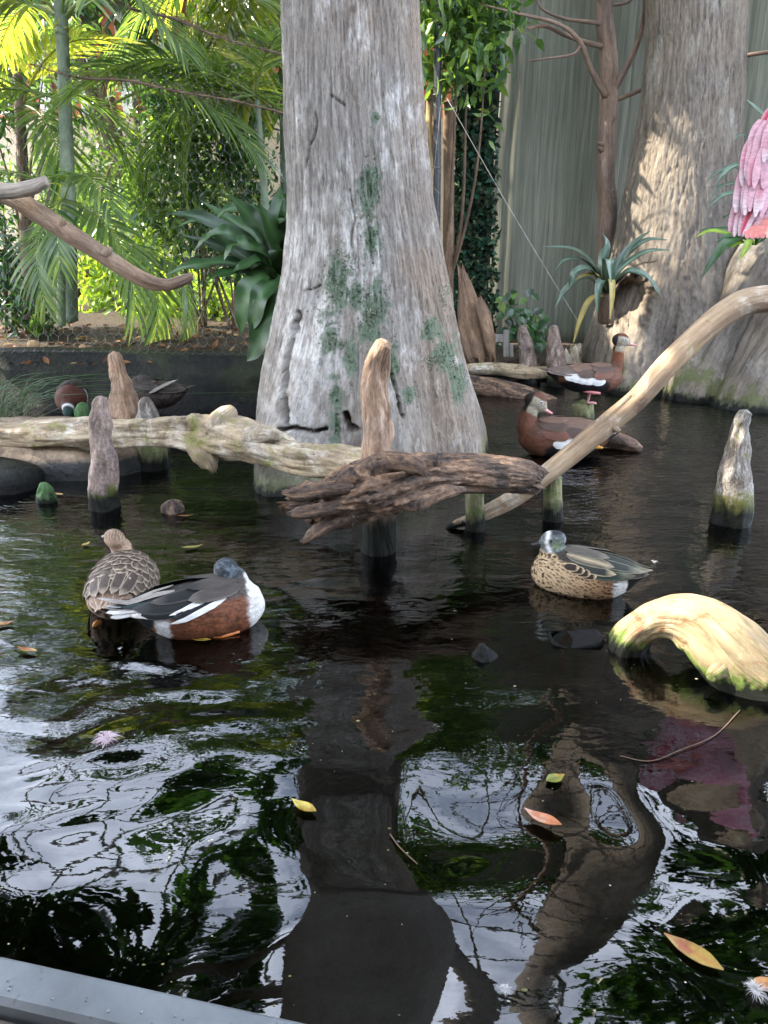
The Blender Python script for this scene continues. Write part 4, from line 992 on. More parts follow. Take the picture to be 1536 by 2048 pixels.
for k, (x0p, x1p, y0p, Yp) in enumerate([(915, 1040, 736, 6.12), (1036, 1160, 738, 6.16), (930, 1100, 730, 6.3)]):
    a, b = W(x0p, y0p, Yp), W(x1p, y0p, Yp)
    V, F = box(a[0], b[0], Yp - 0.05, Yp + 0.05, a[2] - 0.05, a[2], 0.006); o = part("bank_plank", V, F, M_GREYW, smooth_shade=False, attrs={'grain': ('FLOAT_VECTOR', np.array(V)[:, [1, 2, 0]])})
    tag(o, ["grey plank edging the far bank below the bark slab", "grey plank edging the far bank behind the slim knees", "grey plank lying further back below the stand"][k], "plank")
P, R = pxpath([(935, 724, 6.2, 3.5), (980, 724, 6.2, 3.5)])
V, F = box(P[0][0], P[1][0], 6.17, 6.25, P[0][2] - 0.012, P[0][2] + 0.012, 0.004); o = part("metal_grate", V, F, M_WIRE, smooth_shade=False); tag(o, "small pale metal grate on the bank below the bark slab", "grate")

# ================================================================== the reddish tree
red = thing("bare_tree", "slim reddish-brown bare tree with thin leafless branches before the screen", "tree", W(1208, 730, 6.45))
P, R = pxpath([(1211, -40, 6.45, 17), (1216, 100, 6.45, 17), (1218, 190, 6.45, 18), (1214, 260, 6.45, 18), (1211, 350, 6.45, 18), (1216, 420, 6.45, 19), (1211, 490, 6.45, 17), (1206, 600, 6.45, 18), (1203, 760, 6.45, 22)])
top = P[0]; P = np.vstack([top + [0.1, 0.1, 3.4], top + [0.02, 0, 1.6], P]); R = np.concatenate([[0.012, 0.04], R])
V, F, A = tube(P, R, 28, 160, wood_disp(0.006, 2.5, 9, 61, 0.006, 12)); part("trunk", V, F, M_RED, red, attrs=AT(A))
for pts in ([(1212, 192, 6.4, 7), (1196, 165, 6.37, 6), (1178, 130, 6.33, 5), (1164, 92, 6.3, 5), (1138, 60, 6.27, 4), (1100, 42, 6.25, 3.5), (1040, 28, 6.2, 3), (960, 8, 6.2, 1.5)],
            [(1204, 93, 6.42, 5), (1170, 84, 6.38, 4.5), (1130, 70, 6.35, 4), (1090, 52, 6.3, 4), (1055, 57, 6.28, 3)],
            [(1203, 47, 6.42, 4), (1160, 42, 6.4, 3.5), (1124, 36, 6.35, 3), (1085, 18, 6.3, 2.5), (1070, -10, 6.3, 2)],
            [(1224, 186, 6.43, 7), (1244, 152, 6.4, 6), (1268, 105, 6.38, 5.5), (1284, 55, 6.36, 5), (1291, -10, 6.35, 4.5), (1296, -120, 6.35, 3)],
            [(1232, 200, 6.45, 5), (1258, 190, 6.43, 4.5), (1290, 176, 6.42, 4)],
            [(1160, 92, 6.3, 3), (1148, 108, 6.28, 2.5), (1110, 115, 6.26, 2), (1050, 123, 6.24, 1.2)],
            [(1208, 22, 6.42, 3), (1196, -6, 6.4, 2.5), (1180, -40, 6.4, 2)],
            [(1228, 10, 6.42, 3), (1255, 5, 6.4, 2.5), (1270, -8, 6.4, 2)]):
    P, R = pxpath(pts); V, F, A = tube(P, R, 10, 36, wood_disp(0.002, 3, 8, 63)); part("branch", V, F, M_RED, red, attrs=AT(A))
rb = np.random.default_rng(9)
for k in range(26):                       # upper branches, mirrored in the water
    t = 0.15 + 0.85 * k / 26; b0 = np.array([top[0] + 0.1 * t, 6.45, top[2] + 0.1 + 3.2 * t]); a = k * 2.4; l = 1.7 * (1 - t) + 0.5
    d = np.array([math.cos(a), math.sin(a), 0.45]); P = [b0, b0 + d * l * 0.4 + [0, 0, .1], b0 + d * l + rb.normal(size=3) * 0.15 + [0, 0, .2]]
    V, F, A = tube(P, [0.018, 0.012, 0.004], 6, 14); part("branch", V, F, M_RED, red, attrs=AT(A))
for kk, (yy) in enumerate((290, 385, 300, 240)):
    P, R = pxpath([(1216 + (8 if kk % 2 else -12), yy, 6.40, 6), (1214 + (14 if kk % 2 else -18), yy - 5, 6.38, 3)]); V, F, A = tube(P, R, 8, 6); part("bud", V, F, M_RED, red, attrs=AT(A))
P, R = pxpath([(1470, 118, 6.9, 4), (1510, 108, 6.85, 4), (1620, 95, 6.8, 5)]); V, F, A = tube(P, R, 8, 20); o = part("bare_branch", V, F, M_RED, attrs=AT(A)); tag(o, "bare twig crossing the dark screen above the pink bird", "branch")

# ================================================================== foliage
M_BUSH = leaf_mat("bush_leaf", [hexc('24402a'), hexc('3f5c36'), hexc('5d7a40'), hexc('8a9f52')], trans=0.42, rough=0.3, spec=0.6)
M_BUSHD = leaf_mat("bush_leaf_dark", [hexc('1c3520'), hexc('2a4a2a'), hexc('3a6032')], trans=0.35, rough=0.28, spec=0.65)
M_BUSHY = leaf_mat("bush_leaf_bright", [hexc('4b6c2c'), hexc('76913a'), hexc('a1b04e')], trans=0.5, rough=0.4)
M_PALM = leaf_mat("palm_leaf", [hexc('2c4530'), hexc('465f3c'), hexc('677f48'), hexc('8f9a55')], trans=0.42, rough=0.35)
M_PALMY = leaf_mat("palm_leaf_yellow", [hexc('627a38'), hexc('8f9a4a'), hexc('b5b060')], trans=0.5, rough=0.4, K=0.75)
M_NEST = leaf_mat("nest_fern_leaf", [hexc('233f24'), hexc('35592f'), hexc('4f7540')], trans=0.3, rough=0.35, K=0.7)
M_BROM = leaf_mat("bromeliad_leaf", [hexc('2a3b2c'), hexc('496150'), hexc('7b9384')], trans=0.18, rough=0.3, tcol=(1.6, 1.6, 0.8), K=0.7)
M_BROMY = leaf_mat("bromeliad_old_leaf", [hexc('8a7a3a'), hexc('c2b25e'), hexc('d8cd94')], trans=0.35, rough=0.5, tcol=(1.4, 1.2, 0.7), K=0.6)
M_CTRUNK = wood_mat("palm_trunk_green", hexc('4f5f4c'), hexc('7f8f76'), hexc('a4b096'), gs=9, stretch=0.3, wet=0, patch=3, bump=0.2)
M_TWIG = wood_mat("twig", hexc('3a2e24'), hexc('6f5b48'), hexc('95806a'), gs=24, stretch=0.15, wet=0, patch=4)

targets = [(W(1318, 235, 5.75), 0.16), (W(1316, 290, 5.72), 0.17), (W(1312, 350, 5.7), 0.2), (W(1306, 410, 5.7), 0.2), (W(1300, 470, 5.68), 0.16), (W(1355, 380, 5.7), 0.12), (W(1225, 655, 5.5), 0.10), (W(1260, 690, 5.5), 0.08),
           (W(1300, 1225, 1.88), 0.10), (W(1360, 1225, 1.85), 0.16), (W(1420, 1262, 1.8), 0.2), (W(1480, 1320, 1.75), 0.24), (W(1560, 1390, 1.7), 0.25), (W(1320, 735, 2.98), 0.075), (W(1245, 812, 2.94), 0.05), (W(1110, 690, 5.84), 0.09), (W(1135, 705, 5.95), 0.1),
           (W(770, 690, 2.62), 0.07), (W(60, 845, 3.55), 0.08), (W(460, 835, 3.25), 0.05)]
def sun_gap(P, margin=0.02, first=8):
    sv_ = np.array(SUN); ok = np.ones(len(P), bool)
    for c, r in targets[:first]:
        w = P - c; ok &= np.linalg.norm(w - (w @ sv_)[:, None] * sv_, axis=1) > r + margin
    return ok
def shrub(name, lab, cat, base, blobs, mat, n, size, seed, group=None, stems=5, trunk=None, clump=26, keep=None, shape=0.42):
    """blobs: (centre, radii). Leaves sit in clumps on twigs through the crown's volume."""
    r = np.random.default_rng(seed); base = np.array(base, float)
    t = thing(name, lab, cat, base, group=group)
    nb = len(blobs); tw = []
    vol = np.array([b[1][0] * b[1][1] * b[1][2] for b in blobs]) ** 0.75; pr = vol / vol.sum()
    ncl = max(1, n // clump)
    CP_, CD = [], []
    for _ in range(ncl):
        b = blobs[r.choice(nb, p=pr)]; d = unit(r.normal(size=3)); rad = r.random() ** 0.45
        CP_.append(np.array(b[0]) + d * np.array(b[1]) * rad); CD.append(unit(d + [0, 0, 0.3]))
    CP_, CD = np.array(CP_), np.array(CD)
    k = np.repeat(np.arange(ncl), clump)
    P = CP_[k] + r.normal(size=(len(k), 3)) * size * 1.1; D = unit(CD[k] * 0.6 + r.normal(size=(len(k), 3)) * 0.8 + [0, 0, -0.25])
    U = unit(np.array([[0, 0, 1.0]]) + r.normal(size=(len(k), 3)) * 0.55)
    L = size * r.uniform(0.65, 1.35, len(k))
    var = np.clip(r.random(ncl)[k] * 0.65 + r.random(len(k)) * 0.35, 0, 1)
    if keep is not None:
        ok = keep(P); P, D, U, L, var = P[ok], D[ok], U[ok], L[ok], var[ok]
    V, F = leaf_arrays(P, D, U, L, L * shape, 0.25, 0.14)
    part("foliage", V, F, mat, t, attrs={'var': ('FLOAT', np.repeat(var, 8))}, kind='stuff')
    for q in range(stems):
        b = blobs[q % nb]; tip = np.array(b[0]) + unit(r.normal(size=3)) * np.array(b[1]) * 0.55
        mid = (base + tip) / 2 + r.normal(size=3) * 0.08
        rad = (trunk or 0.014) * r.uniform(0.7, 1.2)
        V, F, A = tube([base + r.normal(size=3) * [0.03, 0.03, 0], mid, tip], [rad, rad * 0.7, rad * 0.25], 7, 18); part("stem", V, F, M_TWIG, t, attrs=AT(A))
    return t
def blob(px, py, Y, rx, ry, rd=None):
    c = W(px, py, Y); m_ = MPP(c); return (c, (rx * m_, rd or rx * m_ * 0.8, ry * m_))
g_ = "leafy shrubs behind the wire fence"
shrub("leafy_shrub", "dark glossy shrub filling the middle behind the wire fence", "shrub", (W(400, 650, 6.4)[0], 6.4, 0.36), [blob(330, 330, 6.4, 95, 90), blob(420, 300, 6.5, 80, 90), blob(390, 420, 6.3, 110, 70), blob(300, 430, 6.4, 80, 60)], M_BUSH, 2300, 0.085, 1, g_, 8)
shrub("leafy_shrub", "green glossy shrub with a high crown left of the huge trunk", "shrub", (W(500, 650, 6.9)[0], 6.9, 0.38), [blob(450, 120, 6.9, 100, 90), blob(530, 150, 6.8, 70, 90), blob(500, 40, 7.0, 90, 60), blob(420, 220, 6.9, 80, 50)], M_BUSH, 2800, 0.10, 2, g_, 7, 0.02)
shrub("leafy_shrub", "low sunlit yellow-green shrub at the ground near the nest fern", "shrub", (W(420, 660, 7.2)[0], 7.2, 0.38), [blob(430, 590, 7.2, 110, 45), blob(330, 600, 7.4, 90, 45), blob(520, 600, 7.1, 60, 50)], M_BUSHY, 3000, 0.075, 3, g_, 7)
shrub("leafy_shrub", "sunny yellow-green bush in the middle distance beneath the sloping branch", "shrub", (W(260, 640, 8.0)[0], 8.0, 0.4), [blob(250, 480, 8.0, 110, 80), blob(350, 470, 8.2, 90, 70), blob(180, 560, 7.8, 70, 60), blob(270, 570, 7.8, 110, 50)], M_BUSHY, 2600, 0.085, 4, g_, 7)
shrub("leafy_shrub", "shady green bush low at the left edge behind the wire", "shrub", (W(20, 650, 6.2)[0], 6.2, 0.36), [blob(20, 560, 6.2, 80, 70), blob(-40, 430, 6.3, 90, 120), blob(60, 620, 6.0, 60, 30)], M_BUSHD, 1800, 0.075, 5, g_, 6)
shrub("leafy_shrub", "bright bush high at the left behind the grey-green palm trunk", "shrub", (W(60, 650, 8.5)[0], 8.5, 0.4), [blob(60, 80, 8.5, 120, 110), blob(-60, 200, 8.4, 100, 120), blob(120, 250, 8.6, 60, 60)], M_BUSH, 2000, 0.11, 6, g_, 6, 0.025)
shrub("overhanging_tree", "leafy green tree overhanging the black pipe right of the huge trunk", "tree", (W(860, 700, 6.9)[0], 6.9, 0.13), [blob(880, 60, 6.5, 60, 75), blob(940, 90, 6.45, 55, 75), blob(985, 20, 6.4, 60, 45), blob(910, -40, 6.6, 110, 70), blob(930, 170, 6.5, 30, 30), ((0.35, 6.0, 2.95), (0.55, 0.5, 0.28)), ((0.45, 6.0, 3.45), (0.6, 0.5, 0.35)), ((0.2, 6.0, 4.0), (0.5, 0.5, 0.35))], M_BUSH, 4600, 0.125, 7, None, 6, 0.022, shape=0.36, keep=sun_gap)  # uppermost blobs added out of view to block sun from the right trunk
shrub("leafy_shrub", "fine-leaved dull green bush hiding the building wall at left", "shrub", (W(170, 650, 9.2)[0], 9.2, 0.4), [blob(60, 420, 9.2, 100, 110), blob(200, 330, 9.3, 110, 90), blob(330, 200, 9.4, 110, 90), blob(250, 440, 9.2, 120, 90), blob(460, 380, 9.3, 100, 120)], M_BUSH, 5200, 0.075, 8, g_, 8, 0.02)
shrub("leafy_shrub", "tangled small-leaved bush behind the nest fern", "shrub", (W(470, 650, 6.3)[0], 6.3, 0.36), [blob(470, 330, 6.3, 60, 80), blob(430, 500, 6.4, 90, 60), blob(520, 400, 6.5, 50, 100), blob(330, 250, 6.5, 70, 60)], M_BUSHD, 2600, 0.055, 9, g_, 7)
gt = "tall trees rising behind the enclosure"
for k, (x, y, z, r, n, lab) in enumerate([(-3.1, 10.6, 5.0, 1.9, 3000, "tall leafy tree far back behind the leaning palm leaves"),
                                       (3.4, 9.8, 5.4, 2.0, 3200, "tall leafy tree rising behind the strip screens"), (7.0, 10.0, 5.4, 2.2, 3000, "tall leafy tree rising beyond the right edge behind the screens"), (0.2, 10.8, 5.6, 2.0, 3000, "tall leafy tree rising straight behind the huge trunk")]):
    if k == 0: pass
    keepf = (lambda P: ~((P[:, 2] < 3.3) & (P[:, 0] > -4.4) & (P[:, 0] < -1.5))) if k == 0 else None
    shrub("leafy_tree", lab, "tree", (x, y, 0.3), [((x, y, z), (r, r * 0.8, 1.3)), ((x - r * 0.5, y, z - 0.9), (r * 0.8, r * 0.7, 0.8)), ((x + r * 0.4, y + 0.3, z + 1.0), (r * 0.9, r * 0.6, 1.0)), ((x - r * 0.4, y, z + 1.5), (r * 0.9, r * 0.6, 0.9))], M_BUSHD, int(n * 1.5), 0.22, 30 + k, gt, 6, 0.07, keep=keepf)

t3, cb = TREE3_CROWN
for c_, r_ in cb:
    n = 700; d = unit(rt.normal(size=(n, 3))); P = np.array(c_) + d * np.array(r_) * (rt.random(n) ** 0.4)[:, None]; D = unit(d + rt.normal(size=(n, 3)) * 0.8); U = unit(rt.normal(size=(n, 3)) * 0.6 + [0, 0, 1]); L = rt.uniform(0.16, 0.3, n)
    V, F = leaf_arrays(P, D, U, L, L * 0.5, 0.2, 0.12); part("crown", V, F, M_BUSHD, t3, attrs={'var': ('FLOAT', np.repeat(rt.random(n), 8))}, kind='stuff')
M_STEEL = plain_mat("frame_steel", hexc('a9aba8'), 0.5, 0.4, nscale=20, namt=0.12)
av = thing("aviary_frame", "pale steel grid of the aviary roof high above the far bank", "frame", (0.5, 9.5, 0.2))
for k in range(15):
    x_ = -6.0 + k * 0.92; V, F, A = tube([(x_, 4.4, 8.6), (x_, 7.5, 8.3), (x_, 12.6, 7.6)], [0.035, 0.035, 0.035], 8, 20); part("rafter", V, F, M_STEEL, av)
for k in range(9):
    y_ = 4.6 + k * 0.95; z_ = np.interp(y_, [4.4, 7.5, 12.6], [8.6, 8.3, 7.6]) - 0.05; V, F, A = tube([(-6.2, y_, z_), (0.5, y_, z_ - 0.05), (7.2, y_, z_)], [0.03 if k % 3 else 0.06] * 3, 8, 20); part("purlin", V, F, M_STEEL, av)
for x_ in (-6.0, 6.9):
    V, F, A = tube([(x_, 12.6, 7.6), (x_, 12.6, 0.2)], [0.06, 0.06], 10, 6); part("post", V, F, M_STEEL, av)
    V, F, A = tube([(x_, 4.4, 8.6), (x_, 4.4, 0.0)], [0.06, 0.06], 10, 6); part("post", V, F, M_STEEL, av)
rk = np.random.default_rng(66); n = 9000  # unseen crown added over the main trunk to cut light from the zenith
P = np.column_stack([rk.uniform(-3.2, 3.6, n), rk.uniform(-0.3, 4.7, n), rk.uniform(7.0, 8.8, n)])
cl_ = fbm(P * [0.9, 0.9, 0.6], 3, 5) > -0.12
el_ = np.degrees(np.arctan2(P[:, 2] - CAM_H, np.hypot(P[:, 0], P[:, 1])))
P = P[cl_ & (el_ > 56)]; P = P[sun_gap(P, 0.1, 40)]; n = len(P)
D = unit(rk.normal(size=(n, 3)) * [1, 1, 0.4]); U = unit(rk.normal(size=(n, 3)) * 0.5 + [0, 0, 1]); L = rk.uniform(0.2, 0.34, n)
V, F = leaf_arrays(P, D, U, L, L * 0.5, 0.2, 0.12); part("crown", V, F, M_BUSHD, main_tree, attrs={'var': ('FLOAT', np.repeat(rk.random(n), 8))}, kind='stuff')
# ---- unseen shelter roof over the viewpoint, added to cut sky light
M_ROOF = plain_mat("light_block_timber", hexc('6b5a48'), 0.8, 0.2)
sh_ = thing("light_block_roof", "unseen timber roof and wall added over the viewpoint to block sky light", "light_blocker", (0, -2.5, -0.02))
V, F = box(-7.5, 7.5, -5.5, 0.0, 2.75, 2.87); part("roof", V, F, M_ROOF, sh_, smooth_shade=False)
V, F = box(-7.5, 7.5, -5.5, -5.42, -0.02, 2.745); part("back_wall", V, F, M_ROOF, sh_, smooth_shade=False)
for x_ in (-5.2, -1.9, 1.9, 5.2):
    V, F = box(x_ - 0.06, x_ + 0.06, -5.3, -5.18, -0.02, 2.747); part("post", V, F, M_ROOF, sh_, smooth_shade=False)
    V, F = box(x_ - 0.05, x_ + 0.05, -5.15, -0.2, 2.6, 2.747); part("rafter", V, F, M_ROOF, sh_, smooth_shade=False)
# ---- unseen tree added left of the view: its crown keeps the pond in shade, with gaps where sun patches fall
for xx in np.arange(-4.4, 0.6, 0.45):
    for yy in np.arange(6.4, 9.5, 0.6):
        for zz_ in (0.5, 1.2, 1.9, 2.6): targets.append((np.array([xx, yy, zz_]), 0.42))
TC = np.array([t[0] for t in targets]); TR = np.array([t[1] for t in targets]); sv = np.array(SUN)
rs = np.random.default_rng(77)
n = 21000
q = np.column_stack([rs.uniform(-2.6, 4.6, n), rs.uniform(0.1, 7.3, n), np.full(n, 0.5)])     # ground points to be shaded
tz = rs.uniform(4.9, 6.4, n)
P = q + sv * ((tz - 0.5) / sv[2])[:, None]
ok = np.ones(n, bool)
for c, r in zip(TC, TR):
    w = P - c; d = np.linalg.norm(w - (w @ sv)[:, None] * sv, axis=1); ok &= d > r + 0.09
elev = np.degrees(np.arctan2(P[:, 2] - CAM_H, np.hypot(P[:, 0], P[:, 1]))); az = np.degrees(np.arctan2(P[:, 0], P[:, 1]))
ok &= ~((elev < 60) & (elev > 31) & (az > -14) & (az < 40)) & ~((elev < 18) & (az > -30))                      # stays clear of the open sky over the far bank
P = P[ok]; k = len(P)
Lc = rs.uniform(0.18, 0.32, k); D = unit(rs.normal(size=(k, 3))); U = unit(sv[None, :] + rs.normal(size=(k, 3)) * 0.45); D = unit(D - U * np.sum(D * U, 1)[:, None] * 0.8)
V, F = leaf_arrays(P - D * Lc[:, None] * 0.5, D, U, Lc, rs.uniform(0.10, 0.17, k), 0.2, 0.1)
shade = thing("sun_block_tree", "unseen tree added left of the pond to block sun from the water", "tree", (-6.5, 4.6, 0.3))
part("crown", V, F, M_BUSHD, shade, attrs={'var': ('FLOAT', np.repeat(rs.random(k), 8))}, kind='stuff')
V, F, A = tube([(-6.5, 4.6, 0.0), (-6.4, 4.5, 2.5), (-6.2, 4.3, 4.6), (-6.0, 4.2, 6.0)], [0.24, 0.19, 0.15, 0.05], 14, 30, wood_disp(0.02, 2, 5, 8)); part("trunk", V, F, M_TWIG, shade, attrs=AT(A))
for k_, (x, y, z) in enumerate([(-8.0, 3.0, 5.6), (-4.6, 2.6, 5.6), (-5.0, 6.2, 5.8), (-8.2, 6.0, 5.7)]):
    V, F, A = tube([(-6.25, 4.4, 4.0), ((x - 6.25) / 2, (y + 4.4) / 2, 5.0), (x, y, z)], [0.11, 0.08, 0.03], 8, 16); part("limb", V, F, M_TWIG, shade, attrs=AT(A))

# ---- palms
def frond_mesh(length, n, leaf_len, arch, seed, droop=0.35, width=0.028, vee=0.5):
    r = np.random.default_rng(seed); t = np.linspace(0, 1, 40)
    rach = np.column_stack([length * t * (1 - 0.12 * arch * t), 0 * t, length * (0.35 * arch * t - 0.62 * arch * t ** 2.2)])
    meshes = []
    V, F, A = tube(rach, np.interp(t, [0, 1], [0.011, 0.0025]), 5, 24); meshes.append((V, F, {'var': np.full(len(V), 0.75)}))
    T = unit(np.gradient(rach, axis=0))
    VV, var = [], []; faces = []; nv = 0
    for k in range(n):
        s = 0.16 + 0.84 * k / (n - 1); c = np.array([np.interp(s, t, rach[:, i]) for i in range(3)]); tg = unit(np.array([np.interp(s, t, T[:, i]) for i in range(3)]))
        ll = leaf_len * (0.55 + 0.75 * math.sin(PI * min(1, 0.12 + s * 0.86)) ** 0.8) * r.uniform(0.9, 1.08)
        for sd in (-1, 1):
            up = np.cross(tg, [0, sd, 0]) * sd; up = unit(np.array([-tg[2], 0, tg[0]]))
            d = unit(np.array([0, sd, 0]) * (0.95 - 0.4 * s) + tg * (0.45 + 0.55 * s) + up * vee * 0.4 + r.normal(size=3) * 0.05)
            pts = []
            for q_ in np.linspace(0, 1, 5):
                pts.append(c + d * ll * q_ - np.array([0, 0, 1]) * droop * ll * q_ ** 2)
            pts = np.array(pts); tg2 = unit(np.gradient(pts, axis=0)); sdv = unit(np.cross(tg2, up + d * 0.01))
            w = width * np.array([0.35, 1.0, 0.95, 0.6, 0.05])[:, None] * 0.5
            VV.append(np.stack([pts - sdv * w, pts + sdv * w], 1).reshape(-1, 3))
            faces += [(nv + 2 * q_, nv + 2 * q_ + 1, nv + 2 * q_ + 3, nv + 2 * q_ + 2) for q_ in range(4)]
            nv += 10; var += [np.clip(r.normal(0.45, 0.2), 0, 1)] * 10
    meshes.append((np.concatenate(VV), faces, {'var': np.array(var)}))
    return join(meshes)
FR = []
for k, a in enumerate([(1.5, 34, 0.42, 0.9, 1), (1.2, 30, 0.34, 1.15, 2), (1.7, 40, 0.46, 0.7, 3), (0.9, 26, 0.30, 1.3, 4)]):
    V, F, A = frond_mesh(*a); FR.append(mesh_from("frond", V, F, M_PALM, attrs={'var': ('FLOAT', A['var'])}))
FRY = []
for k, a in enumerate([(1.4, 32, 0.40, 0.9, 5), (1.1, 28, 0.34, 1.1, 6)]):
    V, F, A = frond_mesh(*a); FRY.append(mesh_from("frond", V, F, M_PALMY, attrs={'var': ('FLOAT', A['var'])}))
def add_frond(tree, loc, yaw, pitch, roll=0.0, mesh=None, scale=1.0):
    o = bpy.data.objects.new("frond", mesh); COL.objects.link(o); o.parent = tree
    M = Matrix.Translation(Vector(np.array(loc) - origin_of(tree))) @ Matrix.Rotation(yaw, 4, 'Z') @ Matrix.Rotation(-pitch, 4, 'Y') @ Matrix.Rotation(roll, 4, 'X') @ Matrix.Scale(scale, 4)
    o.matrix_basis = M; return o
def palm(lab, trunk_pts, crown_at, fronds, mat=M_CTRUNK, group="palms behind the wire fence", name="palm_tree"):
    P, R = pxpath(trunk_pts); t = thing(name, lab, "palm", P[-1], group=group)
    ringd = lambda L, TH, C, r: 0.0025 * (np.sin(L * 62) > 0.9) + 0.002 * fbm(np.column_stack([np.cos(TH) * 3, np.sin(TH) * 3, L * 4]), 2, 3)
    V, F, A = tube(P, R, 18, 120, ringd); part("trunk", V, F, mat, t, attrs=AT(A))
    for f in fronds: add_frond(t, crown_at if len(f) < 6 or f[5] is None else f[5], math.radians(f[0]), math.radians(f[1]), math.radians(f[2]), f[3], f[4])
    return t
c1 = W(125, 40, 5.75)
palm("grey-green ringed palm trunk left of centre with arching yellow-green leaves", [(118, -40, 5.75, 13), (124, 60, 5.75, 13), (128, 160, 5.75, 12), (132, 260, 5.75, 13), (137, 400, 5.75, 14), (140, 640, 5.75, 16)], c1,
     [(-12, 42, 0, FR[0], 1.0), (5, 15, 20, FR[2], 0.9), (170, 35, 0, FRY[0], 0.9), (195, 5, 10, FR[1], 1.0), (-30, 5, 0, FR[1], 0.95), (25, 30, 0, FRY[0], 1.0), (-60, 20, 0, FR[3], 1.0), (140, 10, 0, FRY[1], 1.0), (215, 30, 0, FR[0], 0.8),
      (-8, -12, 15, FR[2], 0.85, W(135, 130, 5.8)), (10, 10, -20, FR[0], 0.9, W(230, 205, 5.9)), (200, -5, 10, FR[3], 1.1, W(120, 200, 5.8))])
c2 = W(45, 210, 6.1)
palm("thin palm stem at the far left with drooping fronds", [(35, 150, 6.1, 9), (42, 260, 6.1, 10), (50, 420, 6.1, 11), (58, 640, 6.1, 13)], c2,
     [(-5, -15, 0, FR[1], 0.9), (-40, -35, 0, FR[3], 0.9), (190, 10, 0, FR[0], 0.8), (-20, 35, 0, FRY[1], 1.0), (240, 20, 0, FR[1], 0.9), (30, 5, 0, FR[3], 1.0)], M_TWIG)
c3 = W(120, 455, 5.5)
palm("low young palm whose leaf hangs down behind the wire at left", [(128, 400, 5.55, 5), (124, 520, 5.55, 7), (122, 650, 5.55, 9)], W(128, 400, 5.5), [(-80, -25, 0, FR[3], 0.65), (-100, -42, 0, FR[3], 0.7, W(110, 440, 5.5)), (-15, -38, 10, FR[3], 1.0), (170, 20, 0, FR[1], 0.7), (-50, 15, 0, FR[1], 0.7), (20, -20, 0, FR[3], 1.0, W(200, 500, 5.9)), (-30, -50, 0, FR[3], 0.9, W(245, 470, 5.9)), (-10, -45, 0, FR[3], 0.8, W(290, 500, 5.9))])
c4 = W(535, 320, 5.9)
palm("slender green palm stems beside the huge trunk's left edge", [(515, 200, 5.95, 5), (524, 330, 5.95, 7), (535, 480, 5.95, 8), (540, 660, 5.95, 9)], W(510, 190, 5.9),
     [(175, -12, 0, FR[1], 0.9), (190, -30, 0, FR[3], 1.0), (160, 25, 0, FR[0], 0.8), (60, 40, 0, FRY[0], 0.8), (-60, 30, 0, FR[1], 0.8), (210, 10, 15, FR[0], 0.9), (100, 50, 0, FRY[1], 0.9)])
c5 = W(540, -40, 6.6)
palm("tall palm hanging yellow-green leaves from the top beside the huge trunk", [(560, -140, 6.6, 12), (570, 100, 6.6, 13), (580, 640, 6.6, 15)], W(552, -110, 6.6), [(200, -40, 0, FRY[0], 1.0), (220, -55, 0, FR[0], 1.0), (185, -20, 0, FR[2], 0.9), (160, 0, 0, FRY[1], 1.0), (245, -50, 0, FRY[1], 1.1)])

# ---- strap-leaved plants: every leaf is a part
def strap(path, width, prof, seed, wav=0.0, up=(0, 0, 1), fold=0.18, n=22, wavn=9):
    C = catmull(path, n); T = unit(np.gradient(C, axis=0)); U = np.array(up, float)
    S = unit(np.cross(T, U + 1e-4)); Nn = np.cross(S, T); t = np.linspace(0, 1, n)
    w = width * np.interp(t, np.linspace(0, 1, len(prof)), prof) / 2
    r = np.random.default_rng(seed); ph = r.random() * 6
    cols = []
    for sgn, e in ((-1, 1), (-0.5, 0.45), (0, 0), (0.5, 0.45), (1, 1)):
        wv = wav * np.sin(t * wavn * 2 * PI / 3 + ph + (1.3 if sgn > 0 else 0)) * abs(sgn) * np.sin(PI * np.clip(t * 1.1, 0, 1))
        cols.append(C + S * (w * sgn)[:, None] + Nn * (w * fold * e + wv * width)[:, None])
    V = np.stack(cols, 1).reshape(-1, 3); F = []
    for i in range(n - 1):
        for k in range(4): F.append((i * 5 + k, i * 5 + k + 1, i * 5 + 6 + k, i * 5 + 5 + k))
    Nv = np.repeat(Nn, 5, 0) * 0.0012
    n0 = len(V); F += [tuple(reversed([x + n0 for x in f])) for f in list(F)]
    var = np.tile(np.array([0.35, 0.45, 0.85, 0.45, 0.35]), n) + r.normal(0, 0.12)
    return np.vstack([V, V - Nv]), F, np.clip(np.concatenate([var, var]), 0, 1)
def strap_px(pts, wpx, prof, seed, parent, mat, **k):
    P = np.array([W(*p) for p in pts]); V, F, var = strap(P, wpx * MPP(P[0]), prof, seed, **k); return part("leaf", V, F, mat, parent, attrs={'var': ('FLOAT', var)})
NP = (0.25, 0.55, 0.9, 1.0, 0.85, 0.5, 0.05)
nest = thing("nest_fern", "large bird's nest fern with broad wavy leaves growing on the huge trunk's left side", "fern", W(566, 575, 4.2))
cx = (562, 565)
